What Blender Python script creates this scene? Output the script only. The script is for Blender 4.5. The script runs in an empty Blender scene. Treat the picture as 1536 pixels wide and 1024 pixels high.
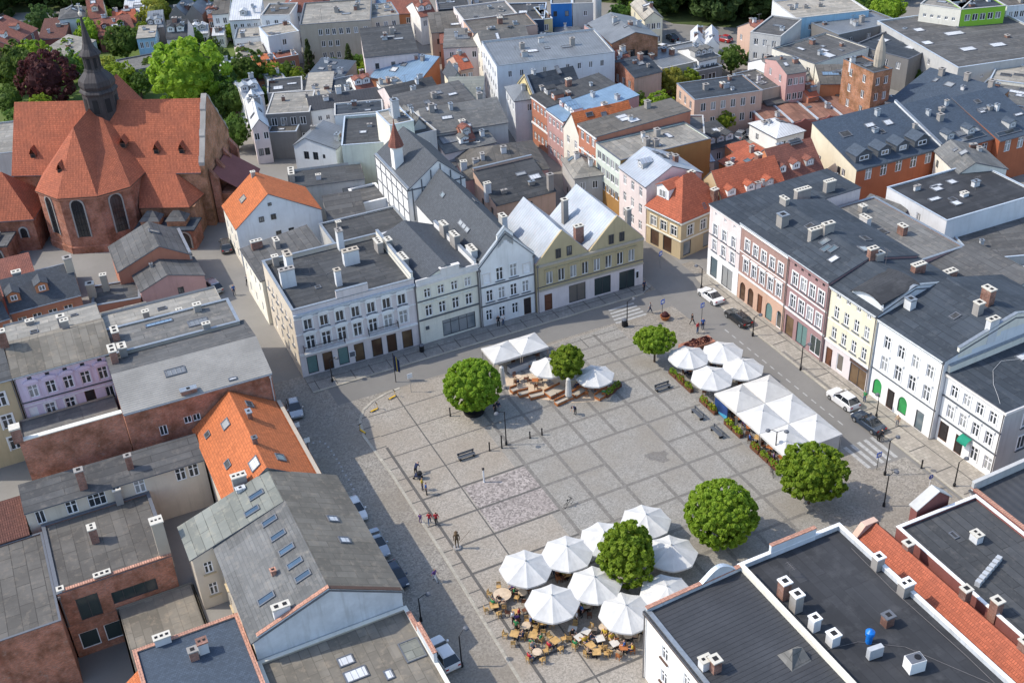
import bpy, bmesh, math, random
import numpy as np
from mathutils import Vector, Matrix, Euler
random.seed(7)
rng = np.random.default_rng(7)
PI = math.pi
scene = bpy.context.scene
COL = scene.collection

# ------------------------------------------------------------------ camera
CAM = np.array([-49.72176162110364, -98.52177417491275, 88.07876783340896])
ROT = np.array([[0.8980857869513578, -0.4376742779929796, -0.04339522622690547],
                [-0.27159310029681394, -0.4742633203449818, -0.8374434254602027],
                [0.345946682520768, 0.7638818818107137, -0.5447984613544699]])
FPX = 1750.0

def at(p, z=0.0):
    """survey point: where the sight line through photo pixel p meets height z"""
    d = ROT.T @ np.array([(p[0] - 768) / FPX, (p[1] - 512) / FPX, 1.0])
    t = (z - CAM[2]) / d[2]
    q = CAM + t * d
    return Vector((q[0], q[1], z))

cam = bpy.data.cameras.new('camera')
camo = bpy.data.objects.new('camera', cam)
COL.objects.link(camo)
cam.sensor_width = 36.0
cam.lens = FPX / 1536 * 36
cam.clip_end = 3000
cam.clip_start = 1
m = Matrix(((ROT[0][0], -ROT[1][0], -ROT[2][0], CAM[0]),
            (ROT[0][1], -ROT[1][1], -ROT[2][1], CAM[1]),
            (ROT[0][2], -ROT[1][2], -ROT[2][2], CAM[2]), (0, 0, 0, 1)))
camo.matrix_world = m
scene.camera = camo

# ------------------------------------------------------------------ light
world = bpy.data.worlds.new('World')
scene.world = world
world.use_nodes = True
wn = world.node_tree
for n in list(wn.nodes):
    wn.nodes.remove(n)
SUN_DX, SUN_DY = 0.84, -0.44            # shadow offset per metre of height
SUN_EL = math.atan(1 / math.hypot(SUN_DX, SUN_DY))
SUN_DIR = Vector((-SUN_DX, -SUN_DY, 1)).normalized()
sky = wn.nodes.new('ShaderNodeTexSky')
sky.sky_type = 'NISHITA'
sky.sun_disc = False
sky.sun_elevation = SUN_EL
sky.sun_rotation = math.atan2(SUN_DIR.x, SUN_DIR.y)
sky.air_density = 1.0
sky.dust_density = 1.2
bg = wn.nodes.new('ShaderNodeBackground')
bg.inputs[1].default_value = 0.15
wo = wn.nodes.new('ShaderNodeOutputWorld')
wn.links.new(sky.outputs[0], bg.inputs[0])
wn.links.new(bg.outputs[0], wo.inputs[0])
sun = bpy.data.lights.new('sun', 'SUN')
sun.energy = 2.1
sun.angle = math.radians(0.5)
sun.color = (1.0, 0.92, 0.79)
suno = bpy.data.objects.new('sun', sun)
COL.objects.link(suno)
suno.rotation_euler = SUN_DIR.to_track_quat('Z', 'Y').to_euler()
suno.location = (-100, 60, 150)
scene.view_settings.view_transform = 'Standard'
scene.view_settings.look = 'None'
scene.view_settings.exposure = 0.93
scene.view_settings.gamma = 1
scene.render.engine = 'CYCLES'
scene.cycles.use_denoising = True
scene.cycles.max_bounces = 6
scene.cycles.diffuse_bounces = 4
scene.cycles.glossy_bounces = 2
scene.cycles.transmission_bounces = 2
scene.cycles.transparent_max_bounces = 4
scene.cycles.caustics_reflective = False
scene.cycles.caustics_refractive = False

# ------------------------------------------------------------------ materials
M = {}

def new_mat(name):
    mt = bpy.data.materials.new(name)
    mt.use_nodes = True
    nt = mt.node_tree
    b = nt.nodes['Principled BSDF']
    return mt, nt, b

def N(nt, t, **kw):
    n = nt.nodes.new(t)
    for k, v in kw.items():
        setattr(n, k, v)
    return n

def L(nt, a, b):
    nt.links.new(a, b)

def mixc(nt, fac, a, b, mode='MIX'):
    n = N(nt, 'ShaderNodeMix', data_type='RGBA', blend_type=mode)
    for sock, val in ((n.inputs[0], fac), (n.inputs[6], a), (n.inputs[7], b)):
        if hasattr(val, 'links'):
            L(nt, val, sock)
        elif isinstance(val, (int, float)):
            sock.default_value = val
        else:
            sock.default_value = (val[0], val[1], val[2], 1)
    return n.outputs[2]

def ramp(nt, src, lo, hi, a=0.0, b=1.0):
    n = N(nt, 'ShaderNodeMapRange')
    L(nt, src, n.inputs[0])
    n.inputs[1].default_value = lo
    n.inputs[2].default_value = hi
    n.inputs[3].default_value = a
    n.inputs[4].default_value = b
    return n.outputs[0]

def noise(nt, vec, scale, detail=3, rough=0.55):
    n = N(nt, 'ShaderNodeTexNoise')
    n.inputs['Scale'].default_value = scale
    n.inputs['Detail'].default_value = detail
    n.inputs['Roughness'].default_value = rough
    L(nt, vec, n.inputs['Vector'])
    return n.outputs[0]

def vscale(nt, vec, s):
    n = N(nt, 'ShaderNodeMapping')
    n.inputs['Scale'].default_value = s
    L(nt, vec, n.inputs[0])
    return n.outputs[0]

def bump(nt, b, h, strength, dist):
    n = N(nt, 'ShaderNodeBump')
    n.inputs['Strength'].default_value = strength
    n.inputs['Distance'].default_value = dist
    L(nt, h, n.inputs['Height'])
    L(nt, n.outputs[0], b.inputs['Normal'])

def sc(c, k):
    return tuple(min(1, x * k) for x in c)

def brickt(nt, uv, c1, c2, mortar, w, h, ms, off=0.5):
    n = N(nt, 'ShaderNodeTexBrick')
    n.offset = off
    n.inputs['Color1'].default_value = (*c1, 1)
    n.inputs['Color2'].default_value = (*c2, 1)
    n.inputs['Mortar'].default_value = (*mortar, 1)
    n.inputs['Scale'].default_value = 1
    n.inputs['Mortar Size'].default_value = ms
    n.inputs['Mortar Smooth'].default_value = 0.1
    n.inputs['Bias'].default_value = 0
    n.inputs['Brick Width'].default_value = w
    n.inputs['Row Height'].default_value = h
    L(nt, uv, n.inputs['Vector'])
    return n

def mk(name, c, kind='plain', rough=0.8, **kw):
    """procedural surface; UV are metres (u level, v up the slope)"""
    if name in M:
        return M[name]
    mt, nt, b = new_mat(name)
    M[name] = mt
    b.inputs['Roughness'].default_value = rough
    b.inputs['Specular IOR Level'].default_value = kw.get('spec', 0.3)
    b.inputs['Metallic'].default_value = kw.get('metal', 0.0)
    tc = N(nt, 'ShaderNodeTexCoord')
    uv = tc.outputs['UV']
    geo = N(nt, 'ShaderNodeNewGeometry').outputs['Position']
    if kind == 'plain':
        f = noise(nt, geo, kw.get('ns', 3.0), 4)
        col = mixc(nt, ramp(nt, f, 0.3, 0.7), sc(c, 1 - kw.get('var', .08)), sc(c, 1 + kw.get('var', .08)))
    elif kind == 'plaster':
        f = noise(nt, geo, 0.35, 5, 0.65)
        g = noise(nt, vscale(nt, geo, (1.6, 1.6, 0.12)), 1.3, 4, 0.6)
        k = kw.get('dirt', .16)
        col = mixc(nt, ramp(nt, f, 0.35, 0.7), sc(c, 1 - k * .7), sc(c, 1.04))
        col = mixc(nt, ramp(nt, g, 0.52, 0.75, 0, kw.get('streak', .35)), col, sc((c[0] * .95, c[1] * .93, c[2] * .88), 0.62))
        bump(nt, b, noise(nt, geo, 25, 2), .15, .01)
    elif kind == 'brick':
        br = brickt(nt, uv, sc(c, .72), sc(c, 1.25), kw.get('mortar', sc((.32, .28, .25), 1)), .26, .085, .012)
        f = noise(nt, geo, 0.42, 7, 0.75)
        g = noise(nt, geo, 1.3, 6, 0.75)
        h_ = noise(nt, vscale(nt, geo, (1, 1, .25)), .8, 5, .7)
        col = mixc(nt, ramp(nt, f, 0.42, 0.62, 0, .9), br.outputs[0], sc((c[0] * .75, c[1] * 1.0, c[2] * 1.15), .5))
        col = mixc(nt, ramp(nt, h_, .56, .7, 0, .5), col, sc(c, .38))
        col = mixc(nt, ramp(nt, g, 0.56, 0.70, 0, .7), col, kw.get('worn', (.36, .27, .22)))
        bump(nt, b, br.outputs[1], -.5, .01)
    elif kind == 'tile':
        w, h = kw.get('w', .24), kw.get('h', .34)
        br = brickt(nt, uv, sc(c, .8), sc(c, 1.14), sc(c, .5), w, h, .02)
        f = noise(nt, geo, 0.45, 5, 0.65)
        g = noise(nt, geo, 4.0, 3, 0.7)
        col = mixc(nt, ramp(nt, f, 0.35, 0.7, 0, kw.get('age', .4)), br.outputs[0], sc((c[0] * .75, c[1] * .85, c[2] * 1.0), .68))
        col = mixc(nt, ramp(nt, g, .58, .75, 0, .35), col, sc(c, .55))
        sv = N(nt, 'ShaderNodeSeparateXYZ')
        L(nt, uv, sv.inputs[0])
        mu = N(nt, 'ShaderNodeMath', operation='MULTIPLY')
        L(nt, sv.outputs[0], mu.inputs[0])
        mu.inputs[1].default_value = 2 * PI / w
        sn = N(nt, 'ShaderNodeMath', operation='SINE')
        L(nt, mu.outputs[0], sn.inputs[0])
        fr = N(nt, 'ShaderNodeMath', operation='DIVIDE')
        L(nt, sv.outputs[1], fr.inputs[0])
        fr.inputs[1].default_value = -h
        fm = N(nt, 'ShaderNodeMath', operation='FRACT')
        L(nt, fr.outputs[0], fm.inputs[0])
        ad = N(nt, 'ShaderNodeMath', operation='MULTIPLY_ADD')
        L(nt, sn.outputs[0], ad.inputs[0])
        ad.inputs[1].default_value = .5
        L(nt, fm.outputs[0], ad.inputs[2])
        bump(nt, b, ad.outputs[0], .7, .04)
    elif kind == 'felt':
        b.inputs['Specular IOR Level'].default_value = .15
        w, h = kw.get('w', 7.0), kw.get('h', 1.0)
        if kw.get('turn'):
            uv = vscale(nt, uv, (1, 1, 1))
            mp = nt.nodes[-1]
            mp.inputs['Rotation'].default_value = (0, 0, PI / 2)
        br = brickt(nt, uv, sc(c, .82), sc(c, 1.2), sc(c, kw.get('seam', .5)), w, h, .045, .37)
        f = noise(nt, geo, kw.get('fs', 0.22), 6, 0.65)
        g = noise(nt, geo, kw.get('gs', 1.1), 5, 0.7)
        st = noise(nt, vscale(nt, uv, (2.5, .25, 1)), 1.0, 4, .6)
        col = mixc(nt, ramp(nt, f, 0.38, 0.68, 0, .8), br.outputs[0], sc(c, kw.get('lo', .6)))
        pt = brickt(nt, vscale(nt, uv, (.31, .23, 1)), (0, 0, 0), (1, 1, 1), (.5, .5, .5), 1.3, .9, .0, .3)
        col = mixc(nt, ramp(nt, pt.outputs[0], .55, 1, 0, .28), col, sc(c, 1.6))
        col = mixc(nt, ramp(nt, g, 0.52, 0.74, 0, .7), col, kw.get('stain', sc((c[0] * 1.15, c[1] * 1.05, c[2] * .95), 1.45)))
        col = mixc(nt, ramp(nt, st, .55, .75, 0, .35), col, sc(c, .62))
        bump(nt, b, br.outputs[1], -.4, .02)
    elif kind == 'slate':
        br = brickt(nt, uv, sc(c, .82), sc(c, 1.18), sc(c, .55), .32, .22, .014)
        f = noise(nt, geo, 0.4, 5, 0.65)
        col = mixc(nt, ramp(nt, f, 0.35, 0.7, 0, .55), br.outputs[0], sc(c, .72))
        col = mixc(nt, ramp(nt, noise(nt, geo, 1.5, 4, .7), .58, .75, 0, .4), col, sc(c, 1.5))
        bump(nt, b, br.outputs[1], -.5, .015)
    elif kind in ('seam', 'corr'):
        p = kw.get('p', .55 if kind == 'seam' else .22)
        sv = N(nt, 'ShaderNodeSeparateXYZ')
        L(nt, uv, sv.inputs[0])
        mu = N(nt, 'ShaderNodeMath', operation='MULTIPLY')
        L(nt, sv.outputs[1 if kw.get('along') else 0], mu.inputs[0])
        mu.inputs[1].default_value = 2 * PI / p
        sn = N(nt, 'ShaderNodeMath', operation='SINE')
        L(nt, mu.outputs[0], sn.inputs[0])
        f = noise(nt, geo, 0.3, 5, 0.65)
        g = noise(nt, geo, 1.6, 4, .7)
        col = mixc(nt, ramp(nt, f, 0.35, 0.7), sc(c, .78), sc(c, 1.12))
        col = mixc(nt, ramp(nt, g, .55, .75, 0, .5), col, kw.get('stain', sc(c, .6)))
        if kind == 'seam':
            pw = ramp(nt, sn.outputs[0], .8, 1.0)
            col = mixc(nt, pw, col, sc(c, .6))
            bump(nt, b, pw, .6, .04)
        else:
            col = mixc(nt, ramp(nt, sn.outputs[0], -1, 1, .35, 0), col, sc(c, .6))
            bump(nt, b, sn.outputs[0], .6, .03)
    elif kind == 'sett':
        s = kw.get('s', .14)
        vo = N(nt, 'ShaderNodeTexVoronoi')
        vo.inputs['Scale'].default_value = 1 / s
        L(nt, geo, vo.inputs[0])
        f = noise(nt, geo, 0.12, 6, .65)
        g = noise(nt, geo, .9, 5, .7)
        hsv = N(nt, 'ShaderNodeSeparateColor')
        L(nt, vo.outputs['Color'], hsv.inputs[0])
        v = kw.get('var', .35)
        col = mixc(nt, hsv.outputs[0], sc(c, 1 - v), sc(c, 1 + v))
        col = mixc(nt, ramp(nt, f, .36, .66, 0, .7), col, kw.get('tone', sc((c[0] * 1.06, c[1] * .98, c[2] * .88), .8)))
        col = mixc(nt, ramp(nt, g, .56, .76, 0, .45), col, sc(c, .62))
        bump(nt, b, vo.outputs['Distance'], -.5, .02)
    elif kind == 'asphalt':
        f = noise(nt, geo, 0.1, 6, .65)
        g = noise(nt, geo, 1.4, 5, .7)
        q = noise(nt, geo, 30, 2, .7)
        col = mixc(nt, ramp(nt, f, .35, .68), sc(c, .8), sc(c, 1.18))
        col = mixc(nt, ramp(nt, g, .55, .75, 0, .4), col, sc(c, .65))
        col = mixc(nt, ramp(nt, q, .3, .7), sc(c, .85), col, 'MIX')
        bump(nt, b, q, .2, .01)
    elif kind == 'slab':
        w, h = kw.get('w', .5), kw.get('h', .5)
        br = brickt(nt, uv, sc(c, .84), sc(c, 1.14), sc(c, .62), w, h, .02, kw.get('off', .5))
        f = noise(nt, geo, 0.2, 6, .65)
        g = noise(nt, geo, 1.3, 5, .7)
        col = mixc(nt, ramp(nt, f, .38, .66, 0, .6), br.outputs[0], sc(c, .8))
        col = mixc(nt, ramp(nt, g, .56, .76, 0, .4), col, sc(c, .66))
    elif kind == 'leaf':
        f = noise(nt, geo, kw.get('ns', .6), 3, .6)
        g = noise(nt, geo, 6, 2, .6)
        oi = N(nt, 'ShaderNodeObjectInfo')
        col = mixc(nt, ramp(nt, f, .35, .65), c, kw['c2'])
        col = mixc(nt, ramp(nt, g, .4, .65, 0, .45), col, sc(c, .65))
        hs = N(nt, 'ShaderNodeHueSaturation')
        L(nt, ramp(nt, oi.outputs['Random'], 0, 1, .487, .508), hs.inputs['Hue'])
        L(nt, ramp(nt, oi.outputs['Random'], 0, 1, .8, 1.2), hs.inputs['Value'])
        L(nt, col, hs.inputs['Color'])
        col = hs.outputs[0]
        if not kw.get('rnd', True):
            hs.inputs['Hue'].default_value = .5
        b.inputs['Subsurface Weight'].default_value = 0
        tr = N(nt, 'ShaderNodeBsdfTranslucent')
        L(nt, col, tr.inputs[0])
        ms = N(nt, 'ShaderNodeMixShader')
        ms.inputs[0].default_value = .5
        L(nt, b.outputs[0], ms.inputs[1])
        L(nt, tr.outputs[0], ms.inputs[2])
        L(nt, ms.outputs[0], nt.nodes['Material Output'].inputs[0])
    elif kind == 'glass':
        oi = N(nt, 'ShaderNodeObjectInfo')
        f = noise(nt, geo, .55, 1)
        c2 = kw.get('c2', (.30, .31, .31))
        ad = N(nt, 'ShaderNodeMath', operation='ADD')
        L(nt, oi.outputs['Random'], ad.inputs[0])
        L(nt, ramp(nt, f, 0.3, 0.7, -.14, .14), ad.inputs[1])
        col = mixc(nt, ramp(nt, ad.outputs[0], kw.get('t', .62), kw.get('t', .62) + .25), c, c2)
        b.inputs['Specular IOR Level'].default_value = .7
    elif kind == 'cloth':
        f = noise(nt, geo, .8, 4, .6)
        col = mixc(nt, ramp(nt, f, .35, .7), sc(c, .86), sc(c, 1.02))
        col = mixc(nt, ramp(nt, noise(nt, geo, 3.5, 5, .75), .6, .8, 0, .3), col, (c[0] * .72, c[1] * .68, c[2] * .6))
        bump(nt, b, noise(nt, geo, 1.7, 4), .5, .09)
        tr = N(nt, 'ShaderNodeBsdfTranslucent')
        L(nt, col, tr.inputs[0])
        ms = N(nt, 'ShaderNodeMixShader')
        ms.inputs[0].default_value = .12
        L(nt, b.outputs[0], ms.inputs[1])
        L(nt, tr.outputs[0], ms.inputs[2])
        L(nt, ms.outputs[0], nt.nodes['Material Output'].inputs[0])
    elif kind == 'grass':
        f = noise(nt, geo, .15, 6, .7)
        g = noise(nt, geo, 2.0, 5, .7)
        col = mixc(nt, ramp(nt, f, .35, .65), c, kw['c2'])
        col = mixc(nt, ramp(nt, g, .4, .7, 0, .6), col, sc(c, .5))
    elif kind == 'emit':
        col = None
        b.inputs['Base Color'].default_value = (*c, 1)
        b.inputs['Emission Color'].default_value = (*c, 1)
        b.inputs['Emission Strength'].default_value = kw.get('e', 2)
    if col is not None:
        L(nt, col, b.inputs['Base Color'])
    return mt

def paint(name, c, rough=.25, metal=0.0, coat=.6):
    if name in M:
        return M[name]
    mt = mk(name, c, 'plain', rough, var=.02, spec=.5, metal=metal)
    mt.node_tree.nodes['Principled BSDF'].inputs['Coat Weight'].default_value = coat
    return mt

# ------------------------------------------------------------------ mesh builder
class MB:
    def __init__(s):
        s.v, s.f, s.m = [], [], []

    def poly(s, pts, m=0):
        i = len(s.v)
        s.v.extend([tuple(p) for p in pts])
        s.f.append(tuple(range(i, i + len(pts))))
        s.m.append(m)

    def box(s, x0, x1, y0, y1, z0, z1, m=0, top=None, bottom=True):
        t = m if top is None else top
        P = lambda x, y, z: (x, y, z)
        s.poly([P(x0, y0, z0), P(x1, y0, z0), P(x1, y0, z1), P(x0, y0, z1)], m)
        s.poly([P(x1, y0, z0), P(x1, y1, z0), P(x1, y1, z1), P(x1, y0, z1)], m)
        s.poly([P(x1, y1, z0), P(x0, y1, z0), P(x0, y1, z1), P(x1, y1, z1)], m)
        s.poly([P(x0, y1, z0), P(x0, y0, z0), P(x0, y0, z1), P(x0, y1, z1)], m)
        s.poly([P(x0, y0, z1), P(x1, y0, z1), P(x1, y1, z1), P(x0, y1, z1)], t)
        if bottom:
            s.poly([P(x0, y1, z0), P(x1, y1, z0), P(x1, y0, z0), P(x0, y0, z0)], m)

    def frustum(s, a, b, m=0, caps=True):
        """a, b: matching rings of points (bottom, top), CCW seen from above"""
        n = len(a)
        for i in range(n):
            j = (i + 1) % n
            s.poly([a[i], a[j], b[j], b[i]], m)
        if caps:
            s.poly(list(b), m)
            s.poly(list(a)[::-1], m)

    def prism(s, pts, z0, z1, m=0, top=None):
        a = [(p[0], p[1], z0) for p in pts]
        b = [(p[0], p[1], z1) for p in pts]
        n = len(a)
        for i in range(n):
            j = (i + 1) % n
            s.poly([a[i], a[j], b[j], b[i]], m)
        s.poly(b, m if top is None else top)
        s.poly(a[::-1], m)

    def tube(s, p0, p1, r0, r1=None, n=8, m=0):
        r1 = r0 if r1 is None else r1
        p0, p1 = Vector(p0), Vector(p1)
        d = (p1 - p0).normalized()
        x = d.orthogonal().normalized()
        y = d.cross(x)
        a = [p0 + (x * math.cos(2 * PI * i / n) + y * math.sin(2 * PI * i / n)) * r0 for i in range(n)]
        b = [p1 + (x * math.cos(2 * PI * i / n) + y * math.sin(2 * PI * i / n)) * r1 for i in range(n)]
        s.frustum(a, b, m)

    def lathe(s, prof, n=12, c=(0, 0), m=0, ph=0.0):
        rings = [[(c[0] + r * math.cos(ph + 2 * PI * i / n), c[1] + r * math.sin(ph + 2 * PI * i / n), z) for i in range(n)] for r, z in prof]
        for k in range(len(rings) - 1):
            a, b = rings[k], rings[k + 1]
            for i in range(n):
                j = (i + 1) % n
                s.poly([a[i], a[j], b[j], b[i]], m)
        s.poly(rings[-1], m)
        s.poly(rings[0][::-1], m)

    def slabs(s, polys, t, m=0, mside=None):
        """roof planes given by their top outlines, thickness t downward"""
        mside = m if mside is None else mside
        cnt = {}
        K = lambda p: (round(p[0], 3), round(p[1], 3), round(p[2], 3))
        for P in polys:
            for i in range(len(P)):
                e = frozenset((K(P[i]), K(P[(i + 1) % len(P)])))
                cnt[e] = cnt.get(e, 0) + 1
        for P in polys:
            s.poly(P, m)
            s.poly([(p[0], p[1], p[2] - t) for p in P][::-1], mside)
            for i in range(len(P)):
                a, b = P[i], P[(i + 1) % len(P)]
                if cnt[frozenset((K(a), K(b)))] == 1:
                    s.poly([(a[0], a[1], a[2] - t), (b[0], b[1], b[2] - t), b, a], mside)

    def mesh(s, name, mats, smooth=False, weld=False):
        me = bpy.data.meshes.new(name)
        me.from_pydata(s.v, [], s.f)
        for x in mats:
            me.materials.append(M[x] if isinstance(x, str) else x)
        me.polygons.foreach_set('material_index', s.m)
        uvl = me.uv_layers.new(name='UVMap')
        me.update()
        co = np.array(s.v, dtype=float)
        uvs = []
        for p in me.polygons:
            n = p.normal
            if abs(n.z) > .999:
                for li in p.vertices:
                    uvs += [co[li][0], co[li][1]]
            else:
                h = math.hypot(n.x, n.y)
                tx, ty = -n.y / h, n.x / h
                sx, sy, sz = -n.z * ty * 1.0, n.z * tx, 0
                bx, by, bz = n.y * 0 - n.z * ty, n.z * tx - 0, n.x * ty - n.y * tx
                for li in p.vertices:
                    q = co[li]
                    uvs += [q[0] * tx + q[1] * ty, q[0] * bx + q[1] * by + q[2] * bz]
        uvl.data.foreach_set('uv', uvs)
        if weld:
            bm = bmesh.new()
            bm.from_mesh(me)
            bmesh.ops.remove_doubles(bm, verts=bm.verts, dist=1e-4)
            bm.to_mesh(me)
            bm.free()
        if smooth:
            me.polygons.foreach_set('use_smooth', [True] * len(me.polygons))
        me.update()
        return me

    def build(s, name, mats, parent=None, smooth=False, weld=False):
        return link(name, s.mesh(name, mats, smooth, weld), parent)

KIDS = {}

def link(name, data, parent=None, loc=None, rz=None):
    o = bpy.data.objects.new(name, data)
    COL.objects.link(o)
    if parent is not None:
        o.parent = parent
        KIDS.setdefault(parent.name, []).append(o)
    if loc is not None:
        o.location = loc
    if rz is not None:
        o.rotation_euler = (0, 0, rz)
    return o

def tag(o, label=None, cat=None, group=None, kind=None):
    if label: o['label'] = label
    if cat: o['category'] = cat
    if group: o['group'] = group
    if kind: o['kind'] = kind
    return o

def thing(name, label, cat, loc=(0, 0, 0), rz=0.0, group=None):
    return tag(link(name, None, None, loc, rz), label, cat, group)

def dup(root, loc, rz, label=None, group=None, scale=None):
    r = root.copy()
    COL.objects.link(r)
    r.location = loc
    r.rotation_euler = (0, 0, rz)
    if scale is not None:
        r.scale = (scale,) * 3 if isinstance(scale, (int, float)) else scale
    if label: r['label'] = label
    if group: r['group'] = group
    for ch in KIDS.get(root.name, []):
        c = ch.copy()
        COL.objects.link(c)
        c.parent = r
        for g in KIDS.get(ch.name, []):
            d = g.copy()
            COL.objects.link(d)
            d.parent = c
    return r
# ------------------------------------------------------------------ materials used by buildings
mk('glass', (.030, .038, .045), 'glass', .08)
mk('glass_pale', (.10, .14, .16), 'glass', .1, t=.3)
mk('sky_glass', (.03, .065, .11), 'glass', .12, c2=(.05, .10, .16), t=.6)
mk('shop_glass', (.035, .05, .05), 'glass', .08, c2=(.16, .14, .12), t=.6)
mk('frame_white', (.82, .82, .83), 'plain', .5)
mk('frame_dark', (.06, .06, .065), 'plain', .5)
mk('frame_brown', (.13, .07, .045), 'plain', .5)
mk('dark', (.02, .02, .022), 'plain', .9)
mk('sill_dark', (.12, .13, .15), 'plain', .6)
mk('zinc', (.30, .33, .36), 'plain', .45, metal=.5, var=.15)
mk('zinc_pale', (.50, .56, .62), 'plain', .5, metal=.3, var=.12)
mk('pipe', (.16, .15, .15), 'plain', .5)
mk('pipe_pale', (.5, .5, .5), 'plain', .5)
mk('cap', (.56, .53, .46), 'plain', .8)
mk('coping_tile', (.52, .27, .19), 'tile', .8, w=.25, h=.4)
mk('door_brown', (.14, .06, .035), 'plain', .5)
mk('door_dark', (.035, .03, .03), 'plain', .5)
mk('door_green', (.03, .17, .09), 'plain', .5)
mk('blind_teal', (.13, .22, .21), 'plain', .5)
mk('shop_brown', (.07, .035, .02), 'glass', .15, c2=(.15, .095, .05), t=.6)
mk('green_glass', (.03, .30, .08), 'glass', .2, c2=(.02, .14, .05), t=.6)
mk('glow_orange', (.9, .35, .06), 'emit', e=1.2)
mk('iron', (.025, .025, .028), 'plain', .5, metal=.4)
mk('chim_brick', (.30, .12, .08), 'brick', .9)
mk('chim_white', (.68, .69, .70), 'plaster', .85, dirt=.25)
mk('chim_grey', (.34, .32, .30), 'plaster', .85, dirt=.3)
mk('vent_grey', (.42, .44, .46), 'plain', .6)

# ------------------------------------------------------------------ windows: one mesh per kind, shared
WCACHE = {}

def framebox(mb, w, h, t, y0, y1, m=0):
    mb.box(-w / 2, -w / 2 + t, y0, y1, 0, h, m)
    mb.box(w / 2 - t, w / 2, y0, y1, 0, h, m)
    mb.box(-w / 2 + t, w / 2 - t, y0, y1, 0, t, m)
    mb.box(-w / 2 + t, w / 2 - t, y0, y1, h - t, h, m)

def win_meshes(style, w, h):
    key = (style, round(w, 2), round(h, 2))
    if key in WCACHE:
        return WCACHE[key]
    fr = MB()
    pane = MB()
    fm, gm = 'frame_white', 'glass'
    t = .09
    base = style[0]
    opts = style[1:]
    if base == 'x':                       # small far window: frame and glass in one
        framebox(fr, w, h, .1, -.03, .05)
        fr.box(-.05, .05, -.02, .05, .1, h - .1)
        fr.poly([(-w / 2 + .08, .03, .08), (w / 2 - .08, .03, .08), (w / 2 - .08, .03, h - .08), (-w / 2 + .08, .03, h - .08)], 1)
        mats = ['frame_dark' if 'd' in opts else 'frame_white', 'glass']
        r = (fr.mesh('window', mats), None)
        WCACHE[key] = r
        return r
    if base == 'c':                       # casement with transom cross
        framebox(fr, w, h, t, -.04, .06)
        fr.box(-.055, .055, -.05, .05, t, h - t)
        zt = h * .66
        fr.box(-w / 2 + t, -.055, -.045, .05, zt - .045, zt + .045)
        fr.box(.055, w / 2 - t, -.045, .05, zt - .045, zt + .045)
        for sx in (-1, 1):
            x0, x1 = sorted((sx * .055, sx * (w / 2 - t)))
            xm = (x0 + x1) / 2
            fr.box(x0, x0 + .035, -.02, .04, t, zt - .045)
            fr.box(x1 - .035, x1, -.02, .04, t, zt - .045)
    elif base == 'p':                     # two plain leaves
        framebox(fr, w, h, t, -.04, .06)
        fr.box(-.05, .05, -.05, .05, t, h - t)
    elif base == 't':                     # three-leaf wide window
        framebox(fr, w, h, t, -.04, .06)
        for k in (-1, 1):
            fr.box(k * w / 6 - .04, k * w / 6 + .04, -.045, .05, t, h - t)
        fr.box(-w / 2 + t, w / 2 - t, -.03, .045, h * .66 - .04, h * .66 + .04)
    elif base == 'b':                     # blind niche
        framebox(fr, w, h, .06, -.05, .06)
        gm = 'frame_white'
    elif base == 's':                     # shop window
        fm = 'frame_dark' if 'w' not in opts else 'frame_white'
        gm = 'shop_glass'
        framebox(fr, w, h, .09, -.05, .08)
        n = max(1, round(w / 1.3))
        for k in range(1, n):
            x = -w / 2 + w * k / n
            fr.box(x - .035, x + .035, -.04, .06, .09, h - .09)
        if 't' in opts:
            fr.box(-w / 2 + .09, w / 2 - .09, -.04, .065, h * .78, h * .78 + .07)
        if 'g' in opts: gm = 'green_glass'
        if 'b' in opts: gm = 'blind_teal'
        if 'y' in opts: gm = 'shop_brown'
        if 'l' in opts: gm = 'glass_pale'
        if 'A' in opts:
            wm = {'1': 'pl_bright', '2': 'pl_peach'}[opts[opts.index('A') + 1]]
            n_ = 5
            for sx in (-1, 1):
                arc_ = [(sx * w / 2 * math.cos(PI / 2 * k / n_), h - .62 * w + .62 * w * math.sin(PI / 2 * k / n_)) for k in range(n_ + 1)]
                P_ = [(x_, -.10, z_) for x_, z_ in arc_] + [(sx * w / 2, -.10, h)]
                fr.poly(P_ if sx < 0 else P_[::-1], 1)
                for k in range(n_):
                    (xa, za), (xb, zb) = arc_[k], arc_[k + 1]
                    fr.poly([(xa, -.10, za), (xb, -.10, zb), (xb, .0, zb), (xa, .0, za)], 1)
    elif base == 'o':                     # door
        fm = 'frame_brown'
        gm = {'b': 'door_brown', 'd': 'door_dark', 'g': 'door_green', 'l': 'frame_white'}[opts[0]] if opts else 'door_brown'
        if opts[:1] == 'l': fm = 'frame_white'
        framebox(fr, w, h, .09, -.05, .08)
        for k in (0, 1):
            z0 = .25 + k * (h - .3) / 2
            pane.box(-w / 2 + .25, w / 2 - .25, -.05, 0, z0, z0 + (h - .3) / 2 - .2)
    pane.box(-w / 2 + t * .6, w / 2 - t * .6, .0, .03, t * .6, h - t * .6)
    r = (fr.mesh('window', [fm] + ([wm] if 'A' in opts and base == 's' else [])), pane.mesh('pane', [gm]))
    WCACHE[key] = r
    return r

SCACHE = {}

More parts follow.
